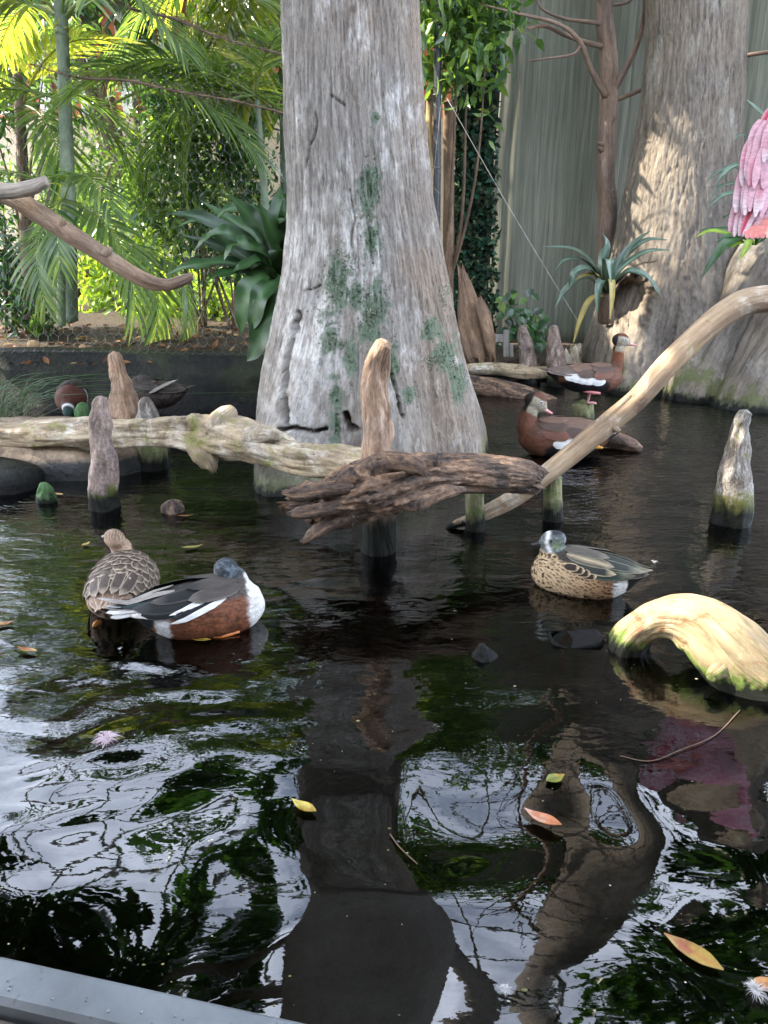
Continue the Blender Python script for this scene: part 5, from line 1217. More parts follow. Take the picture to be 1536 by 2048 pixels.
for k, (pts, w_) in enumerate([
    ([(cx[0], cx[1], 4.2), (545, 500, 4.15), (505, 440, 4.1), (458, 388, 4.1)], 52), ([(cx[0], cx[1], 4.25), (560, 480, 4.25), (556, 420, 4.25), (560, 372, 4.3)], 40), ([(cx[0], cx[1], 4.2), (520, 510, 4.1), (470, 470, 4.05), (420, 470, 4.05), (390, 500, 4.05)], 44),
    ([(cx[0], cx[1], 4.2), (510, 500, 4.15), (440, 450, 4.15), (370, 430, 4.15), (338, 428, 4.15)], 38), ([(cx[0], cx[1], 4.15), (500, 535, 4.05), (430, 525, 4.0), (370, 535, 4.0), (330, 552, 4.0)], 36), ([(cx[0], cx[1], 4.1), (505, 545, 4.0), (450, 545, 3.95), (410, 562, 3.95)], 34),
    ([(cx[0], cx[1], 4.1), (530, 545, 3.98), (498, 580, 3.92), (485, 630, 3.92), (482, 668, 3.95)], 42), ([(cx[0], cx[1], 4.1), (548, 560, 3.95), (522, 590, 3.88), (508, 640, 3.88), (500, 663, 3.9)], 36), ([(558, 575, 4.05), (546, 600, 3.92), (530, 650, 3.88), (510, 700, 3.9), (494, 722, 3.92)], 46),
    ([(cx[0], cx[1], 4.25), (530, 470, 4.3), (490, 420, 4.3), (455, 420, 4.3), (430, 440, 4.3)], 40), ([(cx[0], cx[1], 4.3), (575, 480, 4.1), (572, 440, 4.0), (566, 400, 4.0)], 34), ([(cx[0], cx[1], 4.2), (540, 520, 4.05), (500, 490, 4.0), (465, 490, 4.0), (448, 520, 4.0)], 40),
    ([(cx[0], cx[1], 4.3), (520, 480, 4.45), (460, 440, 4.5), (400, 400, 4.5)], 36), ([(cx[0], cx[1], 4.3), (500, 520, 4.4), (430, 490, 4.45), (360, 470, 4.45)], 34), ([(cx[0], cx[1], 4.15), (535, 530, 4.0), (512, 520, 3.95), (480, 535, 3.95), (455, 555, 3.97)], 36),
    ([(cx[0], cx[1], 4.2), (560, 510, 4.05), (545, 460, 4.0), (520, 410, 4.0)], 42), ([(cx[0], cx[1], 4.2), (470, 500, 4.3), (410, 440, 4.35), (350, 455, 4.35)], 30)]):
    strap_px(pts, w_ * 1.1, NP, k, nest, M_NEST, wav=0.10, up=(-0.1, -0.5, 1) if k not in (6, 7, 8) else (-0.3, -1, 0.2))
V, F = ellipsoid(W(566, 575, 4.22), (0.07, 0.07, 0.08)); part("crown_base", V, F, M_TWIG, nest, attrs={'grain': ('FLOAT_VECTOR', V)})
V, F, A = tube([W(566, 575, 4.2), W(590, 600, 3.9), W(600, 620, 3.75)], [0.05, 0.04, 0.03], 10, 10); part("root_mass", V, F, M_TWIG, nest, attrs=AT(A))

brom = thing("bromeliad", "grey-green bromeliad with arching strap leaves in front of the hollow trunk foot", "bromeliad", W(1215, 640, 5.25))
BP = (0.75, 1.0, 1.0, 0.95, 0.8, 0.55, 0.12)
b0 = (1212, 590, 5.25)
for k, (pts, w_, mt) in enumerate([
    ([b0, (1190, 535, 5.2), (1150, 500, 5.15), (1085, 493, 5.12)], 14, M_BROM), ([b0, (1205, 530, 5.2), (1212, 490, 5.2), (1205, 466, 5.18)], 20, M_BROM), ([b0, (1235, 530, 5.25), (1265, 490, 5.25), (1300, 462, 5.25)], 16, M_BROM), ([b0, (1240, 540, 5.2), (1290, 505, 5.15), (1340, 500, 5.12)], 16, M_BROM),
    ([b0, (1250, 545, 5.1), (1290, 550, 5.05), (1315, 585, 5.05)], 18, M_BROM), ([b0, (1180, 540, 5.1), (1150, 545, 5.05), (1138, 575, 5.05)], 18, M_BROM), ([b0, (1212, 540, 5.08), (1218, 520, 5.0), (1222, 565, 4.98)], 22, M_BROM), ([b0, (1205, 560, 5.08), (1196, 580, 5.03), (1194, 632, 5.03)], 17, M_BROM), ([b0, (1222, 560, 5.08), (1224, 590, 5.03), (1220, 638, 5.03)], 13, M_BROMY),
    ([b0, (1170, 555, 5.15), (1130, 580, 5.12), (1110, 615, 5.12)], 14, M_BROM), ([b0, (1190, 545, 5.2), (1160, 520, 5.18), (1130, 520, 5.15), (1110, 540, 5.15)], 13, M_BROM), ([b0, (1245, 520, 5.3), (1290, 482, 5.3), (1335, 480, 5.3)], 16, M_BROM), ([b0, (1180, 600, 5.15), (1160, 640, 5.12), (1147, 685, 5.12)], 12, M_BROMY),
    ([b0, (1255, 545, 5.15), (1300, 560, 5.12), (1322, 592, 5.12)], 14, M_BROM), ([b0, (1200, 555, 5.15), (1172, 550, 5.1), (1150, 560, 5.1)], 12, M_BROMY), ([b0, (1240, 560, 5.2), (1275, 530, 5.22), (1312, 522, 5.25)], 8, M_TWIG)]):
    if mt is M_TWIG:
        P, R = pxpath([(p[0], p[1], p[2], 2) for p in pts]); V, F, A = tube(P, R, 5, 14); part("dry_stalk", V, F, M_TWIG, brom, attrs=AT(A))
    else: strap_px(pts, w_, BP, 40 + k, brom, mt, fold=0.35, up=(0, -0.6, 1))
V, F, A = tube(*pxpath([(1212, 640, 5.35, 16), (1212, 600, 5.28, 15), (1212, 580, 5.25, 12)]), 14, 16, wood_disp(0.01, 3, 8, 4)); part("crown_base", V, F, M_TWIG, brom, attrs=AT(A))
brom2 = thing("bromeliad", "narrow-leaved bromeliad half hidden behind the pink bird", "bromeliad", W(1500, 430, 5.2))
for k, (pts, w_) in enumerate([([(1510, 370, 5.3), (1470, 335, 5.2), (1435, 345, 5.15), (1415, 362, 5.15)], 9), ([(1510, 380, 5.2), (1480, 332, 5.15), (1450, 345, 5.1), (1432, 370, 5.1)], 14), ([(1510, 390, 5.25), (1470, 368, 5.2), (1412, 376, 5.2)], 6), ([(1510, 390, 5.25), (1470, 368, 5.15), (1440, 375, 5.15), (1420, 398, 5.15)], 8),
                               ([(1510, 390, 5.2), (1478, 385, 5.1), (1445, 392, 5.05), (1415, 415, 5.05)], 14), ([(1515, 360, 5.3), (1500, 280, 5.3), (1480, 270, 5.3), (1466, 285, 5.3)], 6), ([(1600, 300, 5.4), (1540, 245, 5.3), (1515, 222, 5.28), (1494, 200, 5.28)], 24), ([(1520, 380, 5.3), (1550, 300, 5.3), (1580, 260, 5.3)], 16)]):
    strap_px(pts, w_, BP, 70 + k, brom2, M_BROM, fold=0.3, up=(0, -0.6, 1))
fern2 = thing("strap_fern", "bright green strap fern below the pink bird's tail", "fern", W(1500, 520, 5.15))
f0 = (1510, 490, 5.2)
for k, (pts, w_) in enumerate([([f0, (1475, 475, 5.1), (1440, 500, 5.05), (1402, 556, 5.05)], 22), ([f0, (1470, 470, 5.15), (1420, 462, 5.12), (1390, 475, 5.12)], 12), ([f0, (1480, 460, 5.2), (1430, 457, 5.18), (1395, 460, 5.18)], 9), ([f0, (1485, 470, 5.12), (1455, 472, 5.1), (1430, 485, 5.08)], 12), ([f0, (1480, 485, 5.1), (1450, 495, 5.06), (1428, 512, 5.06)], 15), ([f0, (1480, 450, 5.2), (1460, 432, 5.2), (1445, 436, 5.2)], 10), ([f0, (1520, 460, 5.1), (1535, 470, 5.05), (1550, 500, 5.05)], 20), ([f0, (1500, 480, 5.05), (1490, 500, 5.0), (1478, 520, 5.0)], 14), ([f0, (1530, 470, 5.2), (1560, 450, 5.2), (1600, 460, 5.2)], 20)]):
    strap_px(pts, w_, NP, 90 + k, fern2, M_BUSHY if k % 3 == 1 else M_NEST, wav=0.08, up=(0, -0.7, 1))

# heart-leaved shrub on the far bank
hs = thing("leafy_plant", "small dark green heart-leaved plant before the foot of the strip screen", "plant", W(1045, 720, 6.75))
rh_ = np.random.default_rng(12); V8 = None
for k in range(95):
    px, py = 1045 + rh_.normal() * 28, 640 + rh_.normal() * 42
    if py < 572 or py > 715 or not 998 < px < 1100: continue
    P = W(px, py, 6.55 + rh_.random() * 0.3)[None]; D = unit(np.array([[rh_.normal() * 0.7, -0.5, -0.5 + rh_.normal() * 0.4]])); U = unit(np.array([[rh_.normal() * 0.3, -0.8, 0.7]])); L = np.array([rh_.uniform(0.075, 0.125)])
    V, F = leaf_arrays(P, D, U, L, L * 0.8, 0.2, 0.12); part("leaf", V, F, M_BUSHD if k % 4 else M_BUSH, hs, attrs={'var': ('FLOAT', np.full(8, rh_.random()))})
for k in range(6):
    V, F, A = tube([W(1045, 720, 6.75), W(1030 + k * 8, 660, 6.72), W(1005 + k * 16, 590 + (k % 3) * 20, 6.7)], [0.007, 0.005, 0.002], 6, 10); part("stem", V, F, M_BUSHD, hs, attrs={'var': ('FLOAT', np.full(len(V), 0.6))})
# small fern, grass, litter on the left bank
fs = thing("small_fern", "small pale green fern on the bank behind the wire at left", "fern", G(75, 680, 0.33))
rf = np.random.default_rng(4)
V, F, A = frond_mesh(0.30, 24, 0.055, 0.6, 11, 0.1, 0.016); fm = mesh_from("frond", V, F, M_BUSH, attrs={'var': ('FLOAT', A['var'])})
for k, yaw in enumerate((-10, 40, 100, 150, 200, -50)): add_frond(fs, np.array(fs.location) + [0, 0, 0.02], math.radians(yaw), math.radians(35 + 10 * (k % 3)), 0, fm, 1.0)
gr = []
for k in range(60):
    b = W(rf.uniform(-60, 60), rf.uniform(812, 850), rf.uniform(4.2, 4.6)); d = np.array([rf.normal() * 0.25 + 0.1, rf.normal() * 0.1, 0.14 + rf.random() * 0.12])
    gr.append(tube([b, b + d * 0.6 + [0, 0, 0.03], b + d * [1.8, 1, 0.9]], [0.0022, 0.002, 0.0006], 4, 8))
V, F, A = join(gr); o = part("grass_tuft", V, F, M_BUSH, attrs={'var': ('FLOAT', np.full(len(V), 0.3))}, kind='stuff'); o['label'] = "thin dry grass tuft behind the long log at the left edge"; o['category'] = "grass"

# ================================================================== birds
M_PLUME = vcol_mat("plumage", 0.7, 0.2, 0.6, 150, 0.38, (0.4, 1, 1))
M_FEATH = vcol_mat("feather", 0.65, 0.25, 0.4, 130, 0.24, (0.22, 1, 1))
M_SKIN = vcol_mat("bill_skin", 0.4, 0.5, 0.1, 120, 0.12)
M_EYE = plain_mat("eye_dark", (0.006, 0.005, 0.004), 0.08, 0.7, bump=0)
def remesh_union(meshes, voxel, smooth_it=5):
    V, F, A = join([(m[0], m[1]) for m in meshes])
    me = mesh_from("tmp", V, F); ob = bpy.data.objects.new("tmp", me); COL.objects.link(ob)
    md = ob.modifiers.new("r", 'REMESH'); md.mode = 'VOXEL'; md.voxel_size = voxel
    dg = bpy.context.evaluated_depsgraph_get(); ev = ob.evaluated_get(dg); m2 = bpy.data.meshes.new_from_object(ev)
    n = len(m2.vertices); co = np.empty(n * 3); m2.vertices.foreach_get('co', co); co = co.reshape(-1, 3)
    F2 = [tuple(p.vertices) for p in m2.polygons]
    ed = np.empty(len(m2.edges) * 2, dtype=np.int32); m2.edges.foreach_get('vertices', ed); ed = ed.reshape(-1, 2)
    deg = np.bincount(ed.ravel(), minlength=n)[:, None]
    for _ in range(smooth_it):
        s = np.zeros_like(co); np.add.at(s, ed[:, 0], co[ed[:, 1]]); np.add.at(s, ed[:, 1], co[ed[:, 0]]); co = co * 0.4 + 0.6 * s / np.maximum(deg, 1)
    bpy.data.objects.remove(ob); bpy.data.meshes.remove(me); bpy.data.meshes.remove(m2)
    return co, F2
def loft(sec, n=24, rings=40):
    """sec: (x, y, z, half width, half height) rings across the path."""
    sec = np.array(sec, float); C = catmull(sec[:, :3], rings); rw2 = catmull(np.column_stack([sec[:, 3], sec[:, 4], 0 * sec[:, 3]]), rings)
    rw2 = np.maximum(rw2, 0.002); T = unit(np.gradient(C, axis=0)); side = unit(np.cross(T, np.array([[0.0001, 0, 1.0]]))); 
    ref = np.array([0, 1.0, 0]); side = np.where((side @ ref)[:, None] < 0, -side, side); side = unit(side + np.array([[0, 1e-3, 0]])); upv = np.cross(side, T); 
    th = np.linspace(0, 2 * PI, n, endpoint=False)
    V = (C[:, None, :] + side[:, None, :] * (rw2[:, 0][:, None] * np.cos(th))[:, :, None] + upv[:, None, :] * (rw2[:, 1][:, None] * np.sin(th))[:, :, None]).reshape(-1, 3)
    F = [(i * n + k, i * n + (k + 1) % n, (i + 1) * n + (k + 1) % n, (i + 1) * n + k) for i in range(rings - 1) for k in range(n)]
    V = np.vstack([V, C[0], C[-1]]); F += [(len(V) - 2, (k + 1) % n, k) for k in range(n)] + [(len(V) - 1, (rings - 1) * n + k, (rings - 1) * n + (k + 1) % n) for k in range(n)]
    return V, F
class Body:
    """analytic trunk of a bird: x -> centre height, half width, half height (x forward, z up)"""
    def __init__(s, sec):
        s.sec = sec; a = np.array(sec); s.x = a[:, 0]; s.z = a[:, 1]; s.w = a[:, 2]; s.h = a[:, 3]
        o = np.argsort(s.x); s.x, s.z, s.w, s.h = s.x[o], s.z[o], s.w[o], s.h[o]
        xs = np.linspace(s.x[0], s.x[-1], 120)
        def sm(v): 
            q = np.interp(xs, s.x, v); return np.convolve(np.pad(q, 6, mode='edge'), np.ones(9) / 9, 'same')[6:-6]
        s.xs, s.zz, s.ww, s.hh = xs, sm(s.z), sm(s.w), sm(s.h)
    def mesh(s): return loft([(x, 0, z, w, h) for x, z, w, h in zip(s.x, s.z, s.w, s.h)], 32, 60)
    def surf(s, x, ph):               # ph: 0 = back, +-90 = flanks
        z = np.interp(x, s.xs, s.zz); w = np.interp(x, s.xs, s.ww); h = np.interp(x, s.xs, s.hh)
        return np.array([x, w * math.sin(ph), z + h * math.cos(ph)]), unit(np.array([0, h * math.sin(ph) + 1e-6, w * math.cos(ph) + 1e-6]))
def rgb(h): return np.array(hexc(h))
def feather(body, x0, ph0, length, width, col, edge=None, parent=None, slope=0.0, lift=0.006, eps=0.003, edge_w=0.28, tipc=None, n=9, name="feather", shaft=None, point=0.55, extend=None, raw=False):
    pts, nr = [], []
    xmin = body.xs[0] + 0.012
    for t in np.linspace(0, 1, n):
        x = x0 - length * t; p = math.radians(ph0 + slope * t)
        q, nn = body.surf(max(x, xmin), p)
        if x < xmin: q = q + np.array([x - xmin, 0, (extend or 0.0) * (xmin - x)])
        pts.append(q + nn * (eps + lift * t)); nr.append(nn)
    pts, nr = np.array(pts), np.array(nr); T = unit(np.gradient(pts, axis=0)); S = unit(np.cross(T, nr))
    t = np.linspace(0, 1, n); w = width / 2 * np.minimum(1, (t * 3.5 + 0.35)) * np.sqrt(np.clip(1 - ((t - point) / (1 - point)).clip(0) ** 2, 0.003, 1))
    ks = np.array([-1, -0.72, -0.25, 0, 0.25, 0.72, 1.0])
    V = (pts[:, None] + S[:, None] * (w[:, None] * ks)[..., None] - nr[:, None] * ((np.abs(ks) ** 2) * 0.12)[None, :, None] * w[:, None, None]).reshape(-1, 3)
    m_ = len(ks); F = [(i * m_ + k, i * m_ + k + 1, (i + 1) * m_ + k + 1, (i + 1) * m_ + k) for i in range(n - 1) for k in range(m_ - 1)]
    if raw: return V, F
    c = np.tile(np.asarray(col), (len(V), 1)).reshape(n, m_, 3).copy()
    if tipc is not None: c = c * (1 - smooth(0.55, 0.95, t))[:, None, None] + np.asarray(tipc) * smooth(0.55, 0.95, t)[:, None, None]
    if shaft is not None: c[:, 3] = shaft; c[:, 2] = c[:, 2] * 0.5 + np.asarray(shaft) * 0.5; c[:, 4] = c[:, 2]
    if edge is not None:
        c[:, 0] = edge; c[:, -1] = edge
        if edge_w > 0.2: c[:, 1] = c[:, 1] * 0.45 + np.asarray(edge) * 0.55; c[:, -2] = c[:, 1]
        c[-1] = edge; c[-2] = c[-2] * 0.4 + np.asarray(edge) * 0.6
    Cc = np.concatenate([c.reshape(-1, 3), np.ones((len(V), 1))], 1)
    return part(name, V, F, M_FEATH, parent, local=True, attrs={'Col': ('FLOAT_COLOR', Cc)})
def colmesh(name, V, F, colfun, parent, mat):
    c = colfun(V); return part(name, V, F, mat, parent, local=True, attrs={'Col': ('FLOAT_COLOR', np.concatenate([c, np.ones((len(V), 1))], 1))})
def solid(c): return lambda V: np.tile(np.asarray(c), (len(V), 1))
def lerp(a, b, t): return a * (1 - t)[:, None] + b * t[:, None]
def duck(name, lab, at, heading, body_sec, neck, head, bill, colfun, bill_col, eye_ring=None, voxel=0.0042, scale=1.0, eye=True, group=None, headyaw=0.0, zrot=(0, 0)):
    t = thing(name, lab, "duck", at, group=group); t.rotation_euler = (zrot[0], zrot[1], math.radians(heading)); t.scale = (scale,) * 3
    B = Body(body_sec)
    hx, hz, hl, hw_, hh2, hp, hy = head           # head centre x, z, half length, half width, half height, pitch, y
    ha = math.radians(headyaw); fw = np.array([math.cos(ha) * math.cos(hp), math.sin(ha) * math.cos(hp), math.sin(hp)]); hc = np.array([hx, hy, hz])
    lat = np.array([-math.sin(ha), math.cos(ha), 0]); hup = np.cross(fw, lat)
    def h2(p): return hc + fw * p[0] + lat * p[1] + hup * p[2]
    E, EF = ellipsoid((0, 0, 0), (hl, hw_, hh2), 24, 16)
    E2, _ = ellipsoid((hl * 0.55, 0, -hh2 * 0.22), (hl * 0.62, hw_ * 0.62, hh2 * 0.58), 20, 14)
    hv = np.array([h2(p) for p in E]); hv2 = np.array([h2(p) for p in E2]); _, EF2 = ellipsoid((0, 0, 0), (1, 1, 1), 20, 14)
    nk = tube([p[:3] for p in neck], [p[3] for p in neck], 20, 30)
    V, F = remesh_union([B.mesh(), (nk[0], nk[1]), (hv, EF), (hv2, EF2)], voxel)
    colmesh("body", V, F, lambda q: colfun(q, (q - hc) @ np.stack([fw, lat, hup], 1), B), t, M_PLUME)
    bl, bw, bh, spoon = bill
    bs = []
    for s_ in np.linspace(0, 1, 10):
        x = hl * 0.80 + bl * s_ ; w = bw * (1 - 0.25 * math.sin(PI * s_ * 0.8)) * (1 + spoon * s_ ** 2) * (1 if s_ < 0.92 else 0.72); h = bh * (1 - 0.72 * s_)
        bs.append((x, 0, -hh2 * 0.30 - bl * 0.16 * s_ + 0.004 * s_ ** 3, w, max(h, 0.0022)))
    bv, bf = loft(bs, 18, 24); bv = np.array([h2(p) for p in bv]); colmesh("bill", bv, bf, solid(bill_col), t, M_SKIN)
    if eye:
        for sd in (-1, 1):
            ec = np.array([hl * 0.30, sd * hw_ * 0.90, hh2 * 0.20])
            ev, ef = ellipsoid((0, 0, 0), (0.0048, 0.0040, 0.0048), 12, 8); ey = part("eye", np.array([h2(p + ec) for p in ev]), ef, M_EYE, t, local=True)
            if eye_ring is not None:
                rv, rf_, _ = tube([h2(ec + np.array([math.cos(a) * 0.0055, sd * 0.001, math.sin(a) * 0.0055])) for a in np.linspace(0, 2 * PI, 14)], [0.0014] * 14, 5, 20); colmesh("eye_ring", rv, rf_, solid(eye_ring), ey, M_SKIN)
    return t, B, h2
def contour(t, B, colfun, seed, x0=0.15, x1=-0.16, step=0.017, lo=0.0, ph0=0, ph1=118, size=1.0, edge=1.25, core=0.82, zoff=0.0, spot=None):
    """short overlapping body feathers, each keeping the plumage colour of where it grows"""
    r = np.random.default_rng(seed); ms = []; cs = []
    for row, x in enumerate(np.arange(x0, x1, -step)):
        w = np.interp(x, B.xs, B.ww); dph = math.degrees(0.0165 / max(w, 0.03))
        for ph in np.arange(-ph1 + (row % 2) * dph / 2, ph1, dph):
            if abs(ph) < ph0 or (x > 0.07 and abs(ph) < 42): continue
            if B.surf(x, math.radians(ph))[0][2] < lo: continue
            V, F = feather(B, x + r.normal() * 0.002, ph + r.normal() * 1.5, r.uniform(0.030, 0.040) * size, r.uniform(0.019, 0.024) * size, None, None, None, ph * 0.06, 0.0035, 0.0012, n=5, raw=True)
            c = colfun(V, np.full((len(V), 3), 9.0), B); k = np.tile(np.array([1, 0.7, 0.1, 0, 0.1, 0.7, 1]), 5) ** 2; k = np.maximum(k, np.repeat(np.linspace(0, 1, 5), 7) ** 4)
            c = c * (core + (edge - core) * k)[:, None] * r.uniform(0.9, 1.1)
            if spot is not None: c = lerp(c, np.tile(spot, (len(V), 1)), np.repeat(np.array([0, 0.6, 1.0, 0.7, 0.0]), 7) * np.tile(np.array([0, 0, 0.7, 1, 0.7, 0, 0.0]), 5) * (0.9 if r.random() < 0.9 else 0.2))
            ms.append((V, F)); cs.append(c)
    V, F, A = join(ms); C_ = np.concatenate(cs)
    return part("contour_feathers", V, F, M_FEATH, t, local=True, attrs={'Col': ('FLOAT_COLOR', np.concatenate([C_, np.ones((len(C_), 1))], 1))}, kind='stuff')
std = lambda L=1.0, W_=1.0, H_=1.0, z0=0.0: [(-0.235 * L, 0.092 + z0, 0.010 * W_, 0.006), (-0.20 * L, 0.086 + z0, 0.036 * W_, 0.020 * H_), (-0.15 * L, 0.072 + z0, 0.060 * W_, 0.045 * H_), (-0.07 * L, 0.058 + z0, 0.083 * W_, 0.068 * H_), (0.03 * L, 0.055 + z0, 0.090 * W_, 0.076 * H_), (0.11 * L, 0.060 + z0, 0.078 * W_, 0.070 * H_), (0.16 * L, 0.068 + z0, 0.052 * W_, 0.050 * H_), (0.185 * L, 0.075 + z0, 0.020 * W_, 0.022 * H_)]
def mask(x, a, b): return smooth(a, b, x)
nz = lambda q, f, s=0: fbm(q * f, 3, s)

def worley(q, cell, seed=0):
    u = q / cell; b = np.floor(u).astype(np.int64); best = np.full(len(q), 9.0)
    for dx in (-1, 0, 1):
        for dy in (-1, 0, 1):
            for dz in (-1, 0, 1):
                c = b + [dx, dy, dz]
                f = c + 0.5 + 0.55 * (np.stack([_hash(c[:, 0], c[:, 1], c[:, 2], seed + k) for k in range(3)], 1) - 0.5)
                best = np.minimum(best, np.linalg.norm(u - f, axis=1))
    return best
# ---- 1 shoveler drake, foreground left
def col_shov(q, hq, B):
    z = q[:, 2]; x = q[:, 0]
    c = np.tile(rgb('2c2a28'), (len(q), 1))
    side = np.abs(q[:, 1]); n = nz(q, 60) * 0.012
    flank = mask(side + n, 0.035, 0.05) * mask(0.118 - z + n, -0.01, 0.01)
    c = lerp(c, rgb('7d4a2e') * (0.85 + 0.7 * nz(q * [1, 1, 2.2], 60, 3))[:, None], np.clip(flank, 0, 1))
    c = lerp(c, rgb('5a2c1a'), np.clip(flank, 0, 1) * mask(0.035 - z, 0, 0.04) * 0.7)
    c = lerp(c, rgb('d9d6d1'), mask(x + n, 0.112, 0.128))
    c = lerp(c, rgb('e4e3e2'), mask(-x + n, 0.10, 0.112) * mask(x + n, -0.150, -0.138) * mask(0.085 - z, 0, 0.01))
    c = lerp(c, rgb('15181a'), mask(-x + n, 0.146, 0.155))
    c = lerp(c, rgb('4b443f'), mask(z + n, 0.110, 0.122) * mask(x, 0.02, 0.07) * (1 - mask(x, 0.115, 0.125)))
    r = np.linalg.norm(hq / [1.1, 1, 1], axis=1); hd = 1 - mask(r, 0.055, 0.064)
    return lerp(c, lerp(rgb('2f363b'), rgb('59626a'), mask(nz(q, 120, 4), -0.1, 0.4)), hd)
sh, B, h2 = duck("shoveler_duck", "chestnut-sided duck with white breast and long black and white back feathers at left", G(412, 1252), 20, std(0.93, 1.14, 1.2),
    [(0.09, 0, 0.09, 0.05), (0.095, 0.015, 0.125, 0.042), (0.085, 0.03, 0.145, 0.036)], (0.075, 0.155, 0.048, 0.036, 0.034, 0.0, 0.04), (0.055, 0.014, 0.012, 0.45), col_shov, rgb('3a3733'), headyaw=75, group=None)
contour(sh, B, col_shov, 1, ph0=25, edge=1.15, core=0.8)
dk, wh, gy, gn = rgb('15191b'), rgb('e8e6e2'), rgb('6a645e'), rgb('1f3a36')
for (x, ph, l, w, c, e, sl, tip, ex) in [
    (0.10, 8, 0.15, 0.055, rgb('4a443f'), None, 10, rgb('2c2b2b'), 0), (0.10, -10, 0.15, 0.055, rgb('4a443f'), None, -10, rgb('2c2b2b'), 0), (0.10, 28, 0.15, 0.05, rgb('57504a'), rgb('79716a'), 14, None, 0), (0.10, -30, 0.15, 0.05, rgb('4a443f'), rgb('6b645e'), -14, None, 0),
    (0.05, 20, 0.20, 0.045, dk, rgb('55504c'), 20, None, 0.1), (0.05, -20, 0.20, 0.045, dk, rgb('55504c'), -20, None, 0.1), (0.02, 38, 0.22, 0.05, dk, rgb('3c3f40'), 22, None, 0.1), (0.02, -36, 0.22, 0.05, dk, rgb('3c3f40'), -22, None, 0.1),
    (0.045, -34, 0.15, 0.017, wh, None, -34, None, 0), (0.055, -48, 0.16, 0.017, wh, None, -36, None, 0), (-0.02, -46, 0.16, 0.036, dk, None, -30, None, 0.05), (0.03, -42, 0.13, 0.030, dk, rgb('2c3438'), -32, None, 0),
    (-0.06, -62, 0.14, 0.018, wh, None, -20, None, 0.0), (0.06, 52, 0.15, 0.026, wh, None, 14, None, 0), (0.065, 72, 0.16, 0.028, wh, None, 10, None, 0), (-0.02, 60, 0.15, 0.040, dk, None, 12, None, 0.05),
    (-0.03, -38, 0.20, 0.030, gn, rgb('24302f'), -10, None, 0.1), (-0.03, 38, 0.20, 0.030, gn, rgb('24302f'), 10, None, 0.1), (-0.08, -12, 0.21, 0.022, rgb('8c8680'), rgb('b5afa8'), 6, None, 0.28), (-0.08, 12, 0.21, 0.022, rgb('8c8680'), rgb('b5afa8'), -6, None, 0.28),
    (-0.15, -40, 0.12, 0.034, wh, rgb('cfccc6'), 0, None, -0.1), (-0.15, 40, 0.12, 0.034, wh, rgb('cfccc6'), 0, None, -0.1), (-0.15, -70, 0.11, 0.03, wh, rgb('bdb9b3'), 0, None, -0.2), (-0.14, 0, 0.13, 0.035, rgb('3a3c3d'), wh, 0, None, 0.05), (-0.13, -20, 0.14, 0.03, dk, rgb('8a8680'), 0, None, 0.0), (-0.13, 20, 0.14, 0.03, dk, rgb('8a8680'), 0, None, 0.0)]:
    feather(B, x, ph, l, w, c, e, sh, sl, 0.012 if x > -0.1 else 0.004, 0.004, 0.15, tip, extend=ex, point=0.35)
V, F, A = tube([(-0.02, -0.06, 0.004), (0.03, -0.085, 0.004), (0.085, -0.08, 0.006)], [0.008, 0.007, 0.004], 8, 12); colmesh("foot", V, F, solid(rgb('c4702a')), sh, M_SKIN)

# ---- 2 mottled female, foreground left, seen from behind
def col_mott(q, hq, B):
    x, z = q[:, 0], q[:, 2]
    sp = fbm(np.column_stack([q[:, 0] * 42, q[:, 1] * 75, q[:, 2] * 60]), 2, 9)
    c = lerp(rgb('a08670'), rgb('3a2d25'), mask(sp, 0.08, 0.2))
    c = lerp(c, rgb('b39c86'), mask(-sp, 0.15, 0.4) * 0.6)
    r = np.linalg.norm(hq / [1.15, 1, 1], axis=1); hd = 1 - mask(r, 0.050, 0.062)
    st = np.sin(q[:, 1] * 900 + nz(q, 70) * 3) * 0.5 + 0.5
    hc_ = lerp(rgb('a88f78'), rgb('5a483c'), st * mask(hq[:, 2], 0.0, 0.02))
    return lerp(c, hc_, hd)
mo, B, h2 = duck("mottled_duck", "brown scaly-feathered duck seen from behind at far left of the foreground", G(248, 1203), 97, std(1.0, 1.28, 1.22),
    [(0.10, 0, 0.09, 0.05), (0.125, 0.01, 0.13, 0.04), (0.13, 0.025, 0.165, 0.034)], (0.125, 0.185, 0.050, 0.034, 0.034, 0.0, 0.035), (0.05, 0.014, 0.012, 0.3), col_mott, rgb('6b5a3a'), headyaw=35, scale=0.92)
rq = np.random.default_rng(21); br, bf_ = rgb('4d4239'), rgb('bfae98')
for row, x in enumerate(np.linspace(0.13, -0.10, 8)):
    for ph in np.arange(-84 + (row % 2) * 8, 85, 16):
        if abs(ph) > 64 and x < -0.05: continue
        feather(B, x + rq.normal() * 0.004, ph + rq.normal() * 2, rq.uniform(0.058, 0.075), rq.uniform(0.036, 0.044), br * rq.uniform(0.75, 1.3), bf_ * rq.uniform(0.8, 1.15), mo, ph * 0.10, 0.007, 0.003, 0.15, shaft=rgb('75685b') if row % 2 else None, point=0.45)
for ph in (-34, -12, 12, 34):
    feather(B, -0.05, ph, 0.15, 0.036, rgb('4a4039'), rgb('a89885'), mo, ph * 0.2, 0.010, 0.006, 0.12, extend=0.05)
for ph in (-60, -30, 0, 30, 60): feather(B, -0.16, ph, 0.10, 0.036, rgb('8a7260'), rgb('b9a793'), mo, 0, 0.003, 0.003, 0.15, extend=-0.1)
V, F, A = tube([(-0.13, 0.05, -0.01), (-0.16, 0.055, 0.004), (-0.185, 0.06, 0.008)], [0.007, 0.010, 0.004], 8, 10); colmesh("foot", V, F, solid(rgb('b8792e')), mo, M_SKIN)

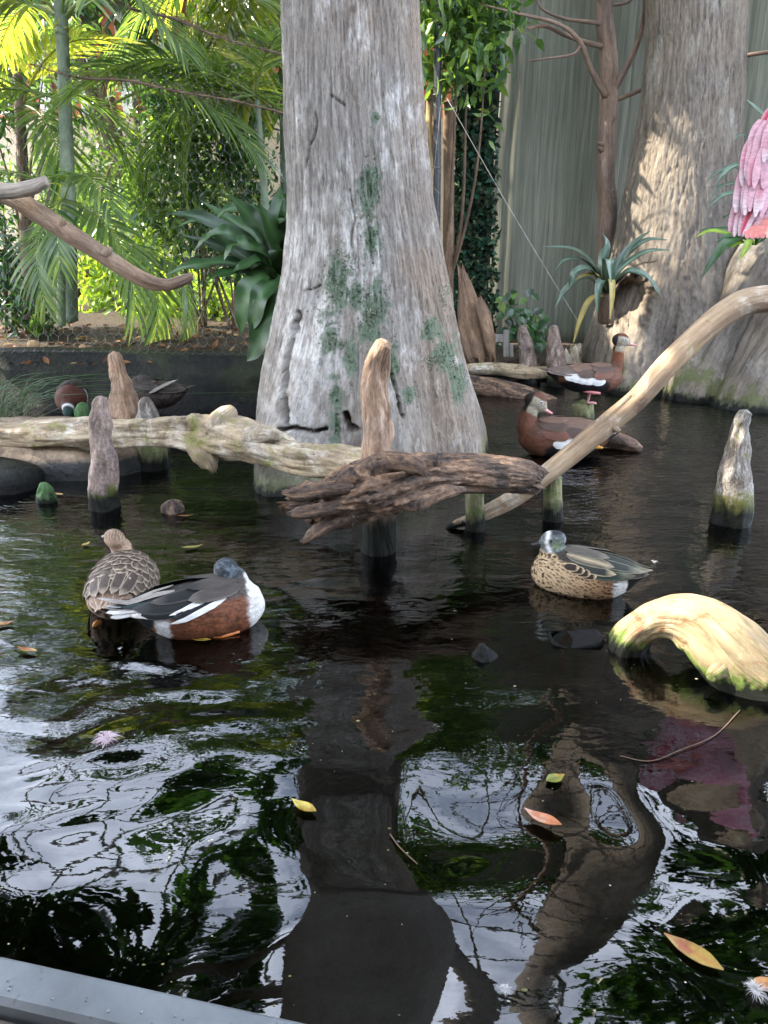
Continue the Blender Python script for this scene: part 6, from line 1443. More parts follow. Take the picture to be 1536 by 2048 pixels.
# ---- 3 teal drake, right foreground
def col_teal(q, hq, B):
    x, y, z = q.T
    u = np.column_stack([x * 95 + 0.4 * np.floor(z * 95) , np.arctan2(np.abs(y), z - 0.05) * 6.5, 0 * x])
    cell = u - np.floor(u) - 0.5
    jit = _hash(np.floor(u[:, 0]).astype(int), np.floor(u[:, 1]).astype(int), np.zeros(len(q), int), 3) * 0.35
    w3 = q * 105 + 0.35 * np.column_stack([nz(q, 60, 1), nz(q, 60, 2), nz(q, 60, 5)])
    g3 = np.sin(w3[:, 0] * 1.0 + np.sin(w3[:, 2] * 0.7) * 0.9) * np.sin(w3[:, 2] * 1.15 + np.sin(w3[:, 0] * 0.6) * 0.9) * np.cos(y * 60)
    g = fbm(q * 130, 1, 7) * 0.75 + 0.3 * np.sin(w3[:, 0] * 2.4) * np.sin(w3[:, 2] * 2.4)
    base = lerp(rgb('cdb28c'), rgb('a57e5b'), mask(-x, -0.08, 0.12))
    cell_ = worley(q * [0.75, 1, 1], 0.0120, 3)
    c = lerp(base, rgb('2b1d14'), (1 - mask(cell_, 0.42, 0.52)) * 0.95)
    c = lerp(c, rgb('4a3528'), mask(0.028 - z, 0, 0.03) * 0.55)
    back = mask(z - 0.11 - 0.02 * mask(x, 0.05, 0.1), 0, 0.012) * (1 - mask(x, 0.085, 0.12)) ; c = lerp(c, rgb('3d3a33'), back)
    n = nz(q, 50) * 0.008
    c = lerp(c, rgb('f0efec'), mask(-x + n, 0.112, 0.120) * (1 - mask(-x + n, 0.152, 0.160)) * mask(0.088 - z, 0, 0.01))
    c = lerp(c, rgb('14120f'), mask(-x + n, 0.152, 0.160))
    r = np.linalg.norm(hq / [1.1, 1, 1], axis=1); hd = 1 - mask(r, 0.047, 0.055)
    h = lerp(rgb('565c5e'), rgb('83898a'), mask(nz(q, 140, 6), -0.1, 0.4)); h = lerp(h, rgb('2d3033'), mask(hq[:, 2], 0.018, 0.028)); h = lerp(h, rgb('8a9a6c'), np.exp(-((hq[:, 2] + 0.012) / 0.014) ** 2 - ((hq[:, 0] + 0.006) / 0.022) ** 2) * 0.7)
    h = lerp(h, rgb('efefec'), np.exp(-((hq[:, 0] - 0.028 + 0.35 * np.abs(hq[:, 2])) / 0.007) ** 2))
    return lerp(c, h, hd)
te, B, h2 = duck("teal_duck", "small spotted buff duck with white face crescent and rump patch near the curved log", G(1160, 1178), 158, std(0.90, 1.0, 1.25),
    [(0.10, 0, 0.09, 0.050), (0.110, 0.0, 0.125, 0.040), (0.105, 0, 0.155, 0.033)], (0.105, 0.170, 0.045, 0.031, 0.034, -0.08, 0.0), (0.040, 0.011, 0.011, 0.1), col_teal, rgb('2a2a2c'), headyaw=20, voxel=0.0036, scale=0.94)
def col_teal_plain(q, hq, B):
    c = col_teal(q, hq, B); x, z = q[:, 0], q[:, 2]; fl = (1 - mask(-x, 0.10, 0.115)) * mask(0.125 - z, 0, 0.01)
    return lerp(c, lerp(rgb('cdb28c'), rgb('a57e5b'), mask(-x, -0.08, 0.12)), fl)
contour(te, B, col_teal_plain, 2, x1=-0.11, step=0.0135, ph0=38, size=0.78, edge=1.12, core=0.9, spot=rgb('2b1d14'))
dg_ = rgb('2c322d')
for s_ in (-1, 1):
    for (x, ph, l, w, c, e, sl) in [(0.06, 10, 0.15, 0.05, rgb('57524a'), rgb('7a7468'), 12), (0.05, 28, 0.16, 0.045, rgb('4a463e'), rgb('8d846f'), 16), (0.03, 46, 0.15, 0.036, dg_, rgb('c4b493'), 16), (0.0, 30, 0.20, 0.036, dg_, rgb('8a8570'), 14), (-0.02, 12, 0.19, 0.034, dg_, rgb('77735f'), 8), (-0.01, 60, 0.15, 0.036, rgb('23352f'), rgb('6b6a58'), 8),
                                (-0.06, 44, 0.15, 0.030, dg_, rgb('9a937c'), 2), (-0.07, 24, 0.16, 0.028, dg_, rgb('9a937c'), 4), (-0.04, 66, 0.14, 0.03, dg_, rgb('6f6a58'), 4), (-0.14, 30, 0.085, 0.03, rgb('3a362f'), rgb('8d846f'), 0), (-0.14, 62, 0.08, 0.03, rgb('23211d'), rgb('6b6557'), 0)]:
        feather(B, x, s_ * ph, l, w, c, e, te, s_ * sl, 0.010, 0.004, 0.12, extend=0.02, point=0.3, shaft=rgb('b9a887') if ph == 28 else None)
    for k, x in enumerate((0.05, 0.03, 0.01, -0.01)): feather(B, x, s_ * (56 + k * 4), 0.05, 0.028, rgb('2a2018'), rgb('d8c09a'), te, 0, 0.006, 0.004, 0.1)
feather(B, -0.15, 0, 0.08, 0.035, rgb('3a362f'), rgb('8d846f'), te, 0, 0.004, 0.004, 0.12)

# ---- 4, 5 whistling ducks
def col_whist(sit):
    def f(q, hq, B):
        x, y, z = q.T; n = nz(q, 45) * 0.010
        c = np.tile(rgb('6e4632'), (len(q), 1)) * (0.9 + 0.25 * nz(q, 60, 2))[:, None]
        c = lerp(c, rgb('5a463c'), mask(z + n, 0.085, 0.12) * (1 - mask(x, 0.10, 0.15)))
        zb = 0.052 + 0.012 * np.sin(x * 40)
        c = lerp(c, rgb('121113'), mask(zb - z + n, 0, 0.008) * (1 - mask(x + n, 0.075, 0.09)))
        c = lerp(c, rgb('121113'), mask(-x, 0.17, 0.18))
        nk = mask(z, 0.13, 0.17) * mask(x, 0.05, 0.09)
        if not sit: c = lerp(c, rgb('7a4a30'), nk)
        r = np.linalg.norm(hq / [1.35, 1.1, 1.2], axis=1); hd = 1 - mask(r, 0.046, 0.056)
        h = np.tile(rgb('a39a88'), (len(q), 1)); h = lerp(h, rgb('8d8369'), mask(nz(q, 60, 8), -0.1, 0.3) * 0.5)
        crown = mask(hq[:, 2] + n * 0.4, 0.016, 0.024); h = lerp(h, rgb('5c3524'), crown)
        nape = mask(-hq[:, 0] + n * 0.4, 0.020, 0.028); h = lerp(h, rgb('221b18'), nape)
        return lerp(c, h, hd)
    return f
def whist_feathers(B, t):
    br1, br2, bu, wt = rgb('6b5345'), rgb('4f3d34'), rgb('b9a283'), rgb('e6e5e1')
    for s_ in (-1, 1):
        for k, x in enumerate((0.02, -0.01, -0.04, -0.07)):
            feather(B, x, s_ * (82 - k * 3), 0.085, 0.046, bu, wt, t, s_ * 6, 0.006, 0.004, 0.25, tipc=wt)
        for k, x in enumerate((0.055, 0.02, -0.015, -0.05, -0.085)):
            feather(B, x, s_ * (90 - k * 4), 0.07, 0.034, wt, rgb('d7d6d2'), t, s_ * 4, 0.005, 0.006, 0.15)
        for (x, ph, l, w, c) in [(0.11, 10, 0.12, 0.055, br1), (0.11, 34, 0.12, 0.055, br2), (0.10, 58, 0.11, 0.05, rgb('6a4434')), (0.03, 8, 0.15, 0.055, br1), (0.04, 30, 0.15, 0.052, br1), (0.04, 52, 0.13, 0.05, br2), (-0.03, 20, 0.19, 0.05, rgb('5f5148')), (-0.03, 42, 0.18, 0.048, rgb('675950')), (-0.06, 8, 0.19, 0.04, rgb('57493f')), (-0.08, 58, 0.15, 0.036, rgb('6f6158')), (-0.10, 30, 0.16, 0.03, rgb('3a322d')), (-0.12, 10, 0.14, 0.03, rgb('2b2624'))]:
            feather(B, x, s_ * ph, l, w, c, c * 1.35, t, s_ * (14 if x > 0 else 4), 0.008, 0.006, 0.1, extend=0.0)
pink = rgb('d79a94')
dsit, B, h2 = duck("whistling_duck", "chestnut duck with white wing band resting with head turned back, behind the leaning log", G(1124, 908), 176, std(0.98, 1.06, 1.12, 0.012),
    [(0.13, 0, 0.08, 0.055), (0.155, 0, 0.12, 0.042), (0.150, -0.004, 0.165, 0.036), (0.145, -0.006, 0.20, 0.032)], (0.125, 0.222, 0.050, 0.034, 0.042, -0.42, -0.006), (0.048, 0.011, 0.012, 0.0), col_whist(True), pink, rgb('dcd9cf'), headyaw=186, scale=1.24, group="pair of chestnut ducks behind the leaning log")
contour(dsit, B, col_whist(True), 3, ph0=30, edge=1.18, core=0.85)
whist_feathers(B, dsit)
V, F, A = tube([(-0.115, 0.07, 0.055), (-0.15, 0.075, 0.05)], [0.010, 0.005], 8, 8); colmesh("flank_feather", V, F, solid(rgb('d39a3c')), dsit, M_FEATH)
dst, B, h2 = duck("whistling_duck", "chestnut duck with pink bill standing on one leg on the mossy post", W(1172, 806, 4.5), 8, std(0.95, 0.98, 0.98, 0.07),
    [(0.12, 0, 0.15, 0.050), (0.145, 0, 0.19, 0.036), (0.150, 0, 0.235, 0.029), (0.148, 0, 0.285, 0.028)], (0.155, 0.318, 0.046, 0.031, 0.036, -0.12, 0.0), (0.050, 0.011, 0.012, 0.0), lambda q, hq, B: col_whist(False)(q - [0, 0, 0.07], hq, B), pink, rgb('dcd9cf'), headyaw=-6, scale=1.14, group="pair of chestnut ducks behind the leaning log")
contour(dst, B, lambda q, hq, B: col_whist(False)(q - [0, 0, 0.07], hq, B), 4, ph0=30, edge=1.18, core=0.85)
whist_feathers(B, dst)
V, F, A = tube([(0.0, -0.02, 0.09), (0.005, -0.02, 0.04), (0.0, -0.02, 0.006)], [0.011, 0.007, 0.006], 8, 12); lg = colmesh("leg", V, F, solid(pink), dst, M_SKIN)
for a in (-0.5, 0, 0.5):
    V, F, A = tube([(0.0, -0.02, 0.006), (0.045 * math.cos(a), -0.02 + 0.045 * math.sin(a), 0.004)], [0.006, 0.0035], 6, 6); colmesh("toe", V, F, solid(pink), lg, M_SKIN)
V, F, A = tube([(-0.04, -0.045, 0.075), (0.0, -0.06, 0.068), (0.045, -0.062, 0.062)], [0.009, 0.010, 0.006], 8, 12); colmesh("raised_foot", V, F, solid(pink * [1.0, 0.7, 0.75]), dst, M_SKIN)

# ---- 6, 7 wood ducks on the dark ledge at the back left
def col_wood(q, hq, B):
    x, y, z = q.T; n = nz(q, 50) * 0.008
    c = np.tile(rgb('26201d'), (len(q), 1)); c = lerp(c, rgb('4d2a20'), mask(x + n, 0.05, 0.09)); c = lerp(c, rgb('d8d2c8'), np.exp(-((x - 0.055 + 0.3 * (z - 0.08)) / 0.007) ** 2) * mask(np.abs(y), 0.05, 0.06)); c = lerp(c, rgb('a08a6a'), mask(np.abs(y), 0.055, 0.07) * (1 - mask(x, 0.02, 0.05)) * mask(x, -0.1, -0.05) * mask(0.085 - z, 0, 0.02))
    hd = 1 - mask(np.linalg.norm(hq, axis=1), 0.05, 0.06); h = lerp(rgb('1d3a2c'), rgb('222a3c'), mask(nz(q, 60), -0.1, 0.2)); h = lerp(h, rgb('e8e6e2'), np.exp(-((hq[:, 0] + 0.012) / 0.005) ** 2)); return lerp(c, h, hd)
wd, B, h2 = duck("wood_duck", "dark drake with chestnut breast and white shoulder lines, head lowered behind the long log", W(150, 826, 4.35), -78, std(0.95, 1.0, 1.12, 0.04), [(0.12, 0, 0.10, 0.05), (0.155, 0, 0.085, 0.040), (0.175, 0.0, 0.06, 0.034)], (0.185, 0.045, 0.040, 0.030, 0.032, -0.5, 0.0), (0.03, 0.010, 0.010, 0.0), col_wood, rgb('b5473a'), voxel=0.005)
for s_ in (-1, 1):
    for (x, ph, l, w) in [(0.08, 14, 0.13, 0.05), (0.06, 40, 0.14, 0.05), (0.0, 10, 0.18, 0.045), (0.0, 34, 0.18, 0.045), (-0.05, 50, 0.15, 0.04)]: feather(B, x, s_ * ph, l, w, rgb('221d1c'), rgb('3d3430'), wd, s_ * 8, 0.007, 0.004, 0.12)
def col_woodf(q, hq, B):
    sp = fbm(q * 70, 2, 4); c = lerp(rgb('4a4038'), rgb('2c2622'), mask(sp, 0, 0.15)); c = lerp(c, rgb('857766'), mask(0.055 - q[:, 2], 0, 0.02) * mask(sp, -0.05, 0.1) * 0.7)
    hd = 1 - mask(np.linalg.norm(hq, axis=1), 0.045, 0.055); return lerp(c, rgb('3f3836'), hd)
wf_, B, h2 = duck("wood_duck", "grey-brown hen preening her back beside the lumpy tan knee", W(312, 826, 4.5), 168, std(0.92, 1.0, 1.12, 0.05), [(0.11, 0, 0.12, 0.05), (0.115, 0.0, 0.165, 0.036), (0.085, 0.0, 0.19, 0.034)], (0.055, 0.195, 0.046, 0.030, 0.030, -0.35, 0.0), (0.035, 0.010, 0.010, 0.0), col_woodf, rgb('5a554f'), headyaw=178, voxel=0.005)
for s_ in (-1, 1):
    for (x, ph, l, w) in [(0.08, 14, 0.12, 0.05), (0.06, 40, 0.13, 0.05), (0.0, 10, 0.20, 0.04), (0.0, 34, 0.21, 0.04), (-0.05, 55, 0.17, 0.036), (-0.08, 20, 0.19, 0.03)]: feather(B, x, s_ * ph, l, w, rgb('352d29'), rgb('5a5048'), wf_, s_ * 8, 0.012, 0.004, 0.12, extend=0.2)
feather(B, -0.02, 70, 0.16, 0.02, rgb('8d8880'), rgb('b3aea6'), wf_, -40, 0.05, 0.01, 0.12, extend=0.9)

# ---- spoonbill perched on the leaning log, cut by the right edge
sb_at = W(1588, 574, 3.12)
sb = thing("spoonbill", "pink wading bird with drooping wing feathers perched at the upper right edge", "bird", sb_at)
sb.rotation_euler = (0, 0, math.radians(4))
PK, PL, HOT, SAL = rgb('e396a6'), rgb('efbcc7'), rgb('d94a62'), rgb('d5806f')
bodyc = np.array([0.0, 0, 0.36]); tilt = math.radians(58)
def sbp(u, v, w): return np.array([u * math.cos(tilt) , v, 0.41 + u * math.sin(tilt)]) + np.array([-math.sin(tilt), 0, math.cos(tilt)]) * w
bs = [(sbp(u, 0, 0)[0], 0, sbp(u, 0, 0)[2], w, h) for u, w, h in ((-0.22, 0.03, 0.02), (-0.14, 0.07, 0.06), (-0.02, 0.105, 0.10), (0.10, 0.10, 0.10), (0.19, 0.075, 0.08), (0.25, 0.045, 0.05))]
bm_ = tube([b[:3] for b in bs], [b[3] for b in bs], 28, 50)
nk = tube([sbp(0.18, 0, 0), sbp(0.27, 0, -0.02), (0.22, 0, 0.71), (0.20, 0, 0.77), (0.24, 0, 0.83)], [0.06, 0.04, 0.03, 0.026, 0.028], 18, 30)
hdv, hdf = ellipsoid((0.27, 0, 0.845), (0.055, 0.034, 0.036), 20, 14)
V, F = remesh_union([(bm_[0], bm_[1]), (nk[0], nk[1]), (hdv, hdf)], 0.007)
colmesh("body", V, F, lambda q: lerp(lerp(np.tile(PL, (len(q), 1)), PK, mask(nz(q, 14), -0.2, 0.3)), rgb('c9c4b4'), mask(q[:, 2], 0.80, 0.82)), sb, M_PLUME)
bl = loft([(0.31, 0, 0.835, 0.016, 0.014), (0.38, 0, 0.80, 0.013, 0.008), (0.45, 0, 0.765, 0.014, 0.005), (0.49, 0, 0.745, 0.026, 0.004), (0.52, 0, 0.73, 0.022, 0.003)], 14, 24); colmesh("bill", bl[0], bl[1], solid(rgb('9a9a86')), sb, M_SKIN)
for s_ in (-1, 1):
    ev, ef = ellipsoid((0.285, s_ * 0.031, 0.852), (0.006, 0.004, 0.006), 10, 8); part("eye", ev, ef, M_EYE, sb, local=True)
    V, F, A = tube([(0.02, s_ * 0.035, 0.38), (0.05, s_ * 0.035, 0.20), (0.02, s_ * 0.035, 0.10), (0.03, s_ * 0.035, 0.01)], [0.02, 0.009, 0.010, 0.009], 8, 20); lg = colmesh("leg", V, F, solid(rgb('8d4a4a')), sb, M_SKIN)
    for a in (-0.5, 0, 0.5, 3.1):
        V, F, A = tube([(0.03, s_ * 0.035, 0.012), (0.03 + 0.055 * math.cos(a), s_ * 0.035 + 0.055 * math.sin(a), 0.006)], [0.007, 0.004], 6, 6); colmesh("toe", V, F, solid(rgb('8d4a4a')), lg, M_SKIN)
def plume(pts, width, col, edge, up=(0, -1, 0.2), name="feather", tip=None, pr=(0.55, 0.95, 1.0, 1.0, 0.95, 0.8, 0.25)):
    V, F, var = strap(np.array(pts), width, pr, int(abs(pts[0][0]) * 1e4) % 97, up=up, fold=-0.22, n=16)
    t = np.tile(np.repeat(np.linspace(0, 1, 16), 5), 2); e = np.tile(np.tile([1, 0.25, 0.0, 0.25, 1], 16), 2)
    c = lerp(np.tile(np.asarray(col), (len(V), 1)), np.asarray(edge), e * 0.8)
    if tip is not None: c = lerp(c, np.asarray(tip), smooth(0.5, 0.9, t))
    return part(name, V, F, M_FEATH, sb, local=True, attrs={'Col': ('FLOAT_COLOR', np.concatenate([c, np.ones((len(V), 1))], 1))})
ROTM = np.array([[math.cos(math.radians(-4)), -math.sin(math.radians(-4)), 0], [math.sin(math.radians(-4)), math.cos(math.radians(-4)), 0], [0, 0, 1]])
def loc_px(x, y, Y): return ROTM @ (W(x, y, Y) - sb_at)
rsb = np.random.default_rng(8)
rows_sb = [  # start line, end line, count, width px, colours, depth
    ((1496, 372), (1560, 372), (1468, 470), (1512, 462), 9, 15, (PL, PK, HOT), 3.045),
    ((1500, 320), (1580, 330), (1478, 425), (1540, 425), 9, 19, (PK, PL), 3.02),
    ((1508, 272), (1590, 285), (1488, 368), (1552, 378), 9, 20, (PL, PK), 3.00),
    ((1524, 240), (1600, 250), (1500, 318), (1566, 330), 8, 19, (PK, PL, PL), 2.985),
    ((1545, 215), (1610, 225), (1518, 278), (1582, 290), 7, 17, (PL, HOT, PK), 2.975)]
for side_dy in (0.0, 0.2):
    for (a0, a1, b0, b1, cnt, w_, cs, Yd) in rows_sb:
        for k in range(cnt):
            t_ = k / (cnt - 1); p0 = np.array(a0) * (1 - t_) + np.array(a1) * t_; p3 = np.array(b0) * (1 - t_) + np.array(b1) * t_; p3 = p3 + rsb.normal(size=2) * 5
            bow = np.array([-5 * (1 - t_), 0]); pts = [p0, p0 * 0.66 + p3 * 0.34 + bow, p0 * 0.33 + p3 * 0.67 + bow * 0.7, p3]
            p = [loc_px(q_[0], q_[1], Yd - 0.02 * math.sin(PI * t_) + side_dy + 0.008 * i_) for i_, q_ in enumerate(pts)]
            c = cs[rsb.integers(len(cs))] * rsb.uniform(0.88, 1.06); plume(p, w_ * 0.00195 * rsb.uniform(0.85, 1.2), c, PL if c is not PL else PK, name="wing_feather", tip=rgb('f6dde1') if rsb.random() < 0.35 else None)
for k, x in enumerate((1500, 1510, 1520, 1530, 1542, 1554)):
    p = [loc_px(x + 34, 372, 3.08), loc_px(x + 16, 420, 3.07), loc_px(x + 2, 455, 3.05), loc_px(x - 6, 476, 3.04)]; plume(p, 0.045, SAL, PK, name="tail_feather", tip=rgb('e8b3a4') if k > 3 else None)

# ================================================================== floating leaves, feathers, litter, railing
def vleaf(px, py, lpx, wpx, ang, cols, lab, name="floating_leaf", cat="leaf", seed=0, group="leaves floating on the pond", z=0.004, curl=0.12):
    c = G(px, py, z); L = lpx * MPP(c); Wd = wpx * MPP(c); a = math.radians(ang); d = np.array([math.cos(a), math.sin(a), 0])
    p = [c - d * L / 2 + [0, 0, curl * L * 0.25], c - d * L * 0.2, c + d * L * 0.2, c + d * L / 2 + [0, 0, curl * L]]
    V, F, var = strap(np.array(p), Wd, (0.06, 0.55, 0.95, 1.0, 0.8, 0.4, 0.04), seed, fold=0.22, n=14)
    V[:, 2] += 0.004
    t = np.tile(np.repeat(np.linspace(0, 1, 14), 5), 2); n = fbm(V * 45, 3, seed)
    c3 = lerp(np.tile(np.asarray(cols[0]), (len(V), 1)), np.asarray(cols[1]), mask(n + t * 0.6 - 0.3, -0.1, 0.25)); c3[2::5] = c3[2::5] * 0.6 + np.asarray(cols[2]) * 0.4
    o = part(name, V, F, M_LEAFV, attrs={'Col': ('FLOAT_COLOR', np.concatenate([c3, np.ones((len(V), 1))], 1))}); tag(o, lab, cat, group); return o
M_LEAFV = vcol_mat("fallen_leaf", 0.45, 0.45, 0.3, 130, 0.2)
YL, GR_, OR_, BR_ = rgb('a98d35'), rgb('7c8538'), rgb('985a2c'), rgb('6a4429')
vleaf(55, 1302, 46, 14, 165, (YL, OR_, BR_), "yellow-orange leaf floating at the left edge below the mottled duck", seed=1)
vleaf(8, 1250, 36, 14, 20, (YL, OR_, BR_), "yellow leaf cut by the left edge beside the mottled duck", seed=2)
vleaf(400, 1281, 46, 13, 172, (YL, GR_, BR_), "yellow-green leaf floating just under the chestnut-sided duck", seed=3)
vleaf(608, 1616, 60, 24, 150, (YL, rgb('d6c25e'), BR_), "pale yellow leaf floating at the edge of the dark trunk reflection", seed=4)
vleaf(1110, 1560, 42, 26, 20, (GR_, YL, BR_), "round green-yellow leaf floating on the sky reflection below the curved log", seed=5)
vleaf(1085, 1640, 78, 28, 150, (rgb('c47a50'), rgb('d8a48a'), BR_), "orange-pink leaf floating near the green-yellow leaf", seed=6)
vleaf(1385, 1908, 120, 40, 138, (YL, OR_, rgb('b5452a')), "large yellow and red leaf floating at the lower right", seed=7, curl=0.05)
vleaf(1528, 1972, 60, 30, 10, (rgb('c98a3e'), OR_, BR_), "orange-brown leaf at the right edge near the bottom", seed=8)
vleaf(172, 1090, 20, 10, 60, (YL, GR_, BR_), "tiny yellow leaf above the mottled duck's head", seed=9)
vleaf(385, 1096, 42, 10, 12, (GR_, YL, BR_), "slim green leaf floating behind the two left ducks", seed=10)
vleaf(327, 965 + 60, 8, 5, 0, (OR_, BR_, BR_), "brown leaf scrap beside the small dark knee", seed=11)
vleaf(118, 990, 22, 9, 160, (rgb('c09a5a'), OR_, BR_), "tan leaf stuck against the tiny green knee", seed=12)
vleaf(372, 1033, 34, 5, 5, (OR_, BR_, BR_), "thin orange leaf floating right of the small dark knee", seed=13)
vleaf(325, 928, 22, 8, 170, (YL, OR_, BR_), "yellow leaf beneath the long log by the stout post", seed=14)
vleaf(1145, 890, 30, 6, 8, (GR_, GR_, YL), "thin green leaf on the dark water left of the right-hand grey knee", seed=15)
# feathers
M_WF = vcol_mat("white_feather", 0.6, 0.3, 0.2, 260, 0.1, K=0.75)
def loose_feather(px, py, size, lab, seed, tint=(1, 1, 1), n=110):
    r = np.random.default_rng(seed); c = G(px, py, 0.006); L = size * MPP(c); t = thing("floating_feather", lab, "feather", c, group="loose feathers on the water"); ms = []
    for k in range(n):
        a = r.uniform(0, 2 * PI) if k % 3 else r.normal(1.5, 0.4); l = L * r.uniform(0.18, 0.5); d = np.array([math.cos(a), math.sin(a), 0])
        V, F, A = tube([c + r.normal(size=3) * L * 0.06 * [1, 1, 0], c + d * l * 0.55 + [0, 0, L * r.uniform(0.05, 0.25)], c + d * l + [r.normal() * L * 0.08, 0, L * r.uniform(0, 0.15)]], [L * 0.006, L * 0.008, L * 0.002], 3, 6); ms.append((V, F))
    V, F, A = join(ms); part("barbs", V, F, M_WF, t, attrs={'Col': ('FLOAT_COLOR', np.tile([0.75 * tint[0], 0.74 * tint[1], 0.74 * tint[2], 1], (len(V), 1)))}, kind='stuff')
    V, F, A = tube([c - [0, L * 0.4, 0], c + [0, 0, L * 0.05], c + [0, L * 0.4, 0]], [L * 0.008, L * 0.012, L * 0.004], 5, 10); part("shaft", V, F, M_WF, t, attrs={'Col': ('FLOAT_COLOR', np.tile([0.7, 0.68, 0.62, 1], (len(V), 1)))})
loose_feather(213, 1482, 58, "fluffy pinkish white feather floating at the left below the ducks", 1, (1.05, 0.86, 0.95), 160)
loose_feather(1010, 1982, 34, "small white feather on the blue sky reflection near the bottom", 2)
loose_feather(1512, 1985, 60, "white feather beside the orange-brown leaf at the lower right edge", 3)
loose_feather(1308, 1125, 18, "tiny white feather on the dark water right of the teal", 4, n=24)
loose_feather(240, 1178 + 120, 14, "tiny white feather behind the mottled duck's tail", 5, n=20)
# specks and scum on the surface
rd = np.random.default_rng(71); ms = []; n = 170
px_, py_ = rd.uniform(0, 1536, n), 950 + 1080 * rd.random(n) ** 0.8
for a_, b_ in zip(px_, py_):
    c = G(a_, b_, 0.0); c[2] = water_at(c[0], c[1]) + 0.0012; r_ = rd.uniform(0.0006, 0.0018) * (1 if rd.random() < 0.93 else 2.2); k_ = np.linspace(0, 2 * PI, 6, endpoint=False) + rd.random()
    V = np.vstack([c + [0, 0, r_ * 0.4], c + np.column_stack([np.cos(k_) * r_ * rd.uniform(0.6, 1.8), np.sin(k_) * r_, 0 * k_])]); ms.append((V, [(0, 1 + i, 1 + (i + 1) % 6) for i in range(6)], {'var': np.full(7, rd.random())}))
V, F, A = join(ms); M_SPECK = leaf_mat("surface_specks", [hexc('45431f'), hexc('6f6a3c'), hexc('99958a')], trans=0.0, rough=0.5)
o = part("surface_debris", V, F, M_SPECK, attrs={'var': ('FLOAT', A['var'])}, kind='stuff'); o['label'] = "fine pale specks of debris floating over the pond"; o['category'] = "debris"
# twig on the water
def twig(pts, lab, r=0.0012):
    P = np.array([G(x, y, 0.004) for x, y in pts]); V, F, A = tube(P, [r] * len(P), 5, 24); o = part("floating_twig", V, F, M_TWIG, attrs=AT(A)); tag(o, lab, "twig")
twig([(1240, 1512), (1300, 1522), (1360, 1500), (1430, 1470), (1480, 1420)], "long thin twig floating below the curved log")
twig([(780, 1668), (800, 1695), (835, 1728)], "thin curved twig on the dark trunk reflection")
# leaf litter and stones on the left bank
rl = np.random.default_rng(44); n = 520
X = rl.uniform(-3.2, -0.4, n); Y = rl.uniform(4.95, 6.5, n) ; Z = ground_h(X, Y); Z = np.maximum(Z, 0.29) + 0.012
P = np.column_stack([X, Y, Z]); D = unit(rl.normal(size=(n, 3)) * [1, 1, 0.25]); U = unit(np.array([[0, 0, 1.0]]) + rl.normal(size=(n, 3)) * 0.35); L = rl.uniform(0.04, 0.09, n)
V, F = leaf_arrays(P, D, U, L, L * 0.45, -0.2, 0.2)
M_LITTER = leaf_mat("leaf_litter", [hexc('4a3020'), hexc('7d5232'), hexc('a5754a'), hexc('b99a6a')], trans=0.15, rough=0.7, spec=0.2, tcol=(1.2, 1.0, 0.7), K=0.55)
o = part("leaf_litter", V, F, M_LITTER, attrs={'var': ('FLOAT', np.repeat(rl.random(n), 8))}, kind='stuff'); o['label'] = "scattered brown fallen leaves on the bank behind the wire"; o['category'] = "leaf litter"
M_PEB = plain_mat("tan_stone", hexc('8d7452'), 0.8, 0.3, nscale=40)
for k, (x, y, r, lab) in enumerate([(66, 690, 13, "round tan stone on the bank behind the wire at far left"), (370, 664, 9, "small tan stone on the bank under the nest fern"), (165, 694, 7, "small tan stone on the bank near the lumpy knee")]):
    c = W(x, y, 5.35 if k != 1 else 6.0); m_ = r * MPP(c); V, F = ellipsoid((c[0], c[1], c[2]), (m_, m_ * 0.8, m_ * 0.75)); V = V + 0.15 * m_ * fbm(V * 30, 3, k)[:, None]; o = part("stone", V, F, M_PEB); tag(o, lab, "stone", "tan stones on the left bank")
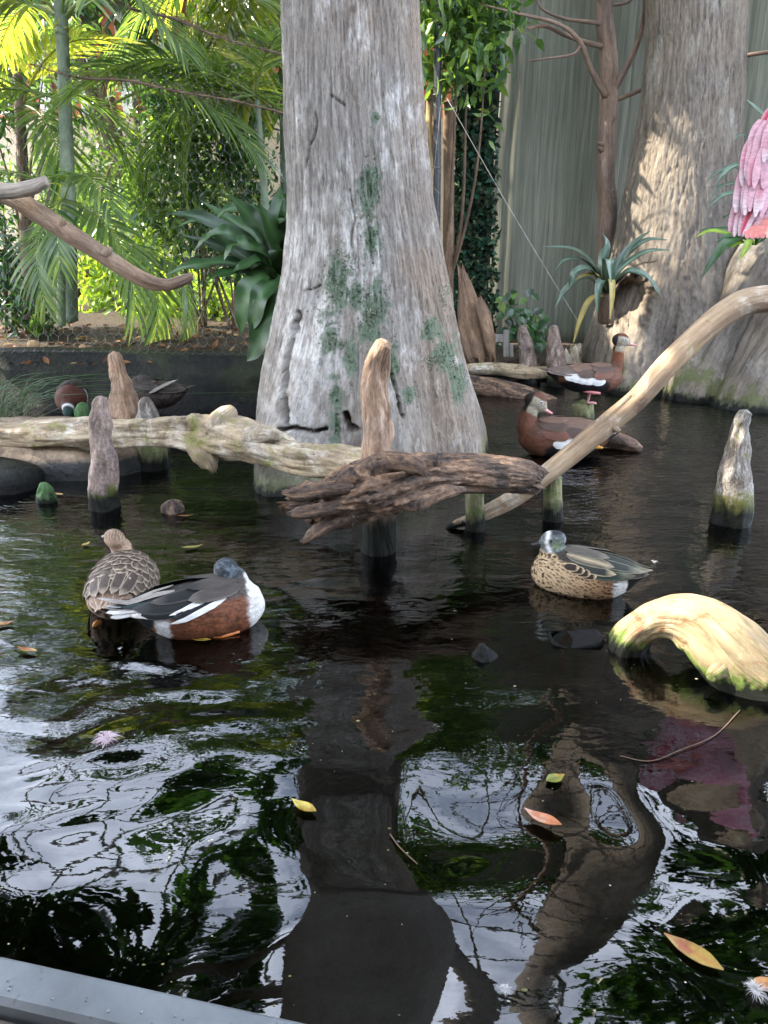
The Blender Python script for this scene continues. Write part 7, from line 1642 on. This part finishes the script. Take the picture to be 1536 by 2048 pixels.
# railing cap in the lower left corner
m, nt, nd, lk, out = newmat("railing_metal")
a1 = noise_n(nt, pos_n(nt), 14, 6, 0.6); a2 = noise_n(nt, pos_n(nt), 130, 3, 0.6)
c = ramp_n(nt, a1, [(0.3, hexc('606569')), (0.7, hexc('7f858a'))]); c = mix_n(nt, ramp_n(nt, a2, [(0.66, 0.0), (0.72, 0.7)]), c, hexc('5b5e60'))
principled(nt, out, c, 0.42, bump_n(nt, a2, 0.15, 0.002), 0.5, 0.35); M_RAILM = m
M_RAILW = wood_mat("railing_wood", hexc('574d45'), hexc('857a70'), hexc('a49a90'), gs=30, stretch=0.05, wet=0, patch=6, bump=0.3)
zr = 0.58
a, b = G(0, 1906, zr), G(640, 2046, zr); e = unit(b - a); nrm_ = np.array([e[1], -e[0], 0]); 
if nrm_[1] > 0: nrm_ = -nrm_
wm = np.dot(G(0, 2003, zr) - a, nrm_)
rail = thing("railing", "grey metal railing cap with wooden inner edge crossing the lower left corner", "railing", a - [0, 0, 0.05])
def beam(w0, w1, z0, z1, bev):
    prof = [(w0 + bev, z1), (w1 - bev, z1), (w1, z1 - bev), (w1, z0), (w0, z0), (w0, z1 - bev)]; ends = [a - e * 0.9, a + e * 1.6]
    V = [p + nrm_ * w_ + np.array([0, 0, z_ - zr]) for p in ends for (w_, z_) in prof]; k = len(prof)
    F = [(i, (i + 1) % k, k + (i + 1) % k, k + i) for i in range(k)] + [tuple(range(k - 1, -1, -1)), tuple(range(k, 2 * k))]
    return np.array(V), F
V, F = beam(0, wm, zr - 0.05, zr, 0.004); part("metal_cap", V, F, M_RAILM, rail, smooth_shade=False)
V, F = beam(wm + 0.002, wm + 0.16, zr - 0.07, zr - 0.012, 0.004); part("wooden_edge", V, F, M_RAILW, rail, smooth_shade=False, attrs={'grain': ('FLOAT_VECTOR', np.array(V)[:, [1, 2, 0]])})

rdp = np.random.default_rng(19); ms = []
for k in range(70):
    c = a + e * rdp.uniform(-0.3, 0.75) + nrm_ * rdp.uniform(0.01, max(0.02, wm - 0.008)); r_ = rdp.uniform(0.0005, 0.0016)
    ms.append(ellipsoid((c[0], c[1], zr + r_ * 0.25), (r_, r_ * rdp.uniform(0.8, 1.2), r_ * 0.55), 8, 6))
V, F, A = join(ms); m, nt, nd, lk, out = newmat("water_drop"); principled(nt, out, (0.16, 0.17, 0.18), 0.05, None, 0.6)
part("water_drops", V, F, m, rail, kind='stuff')
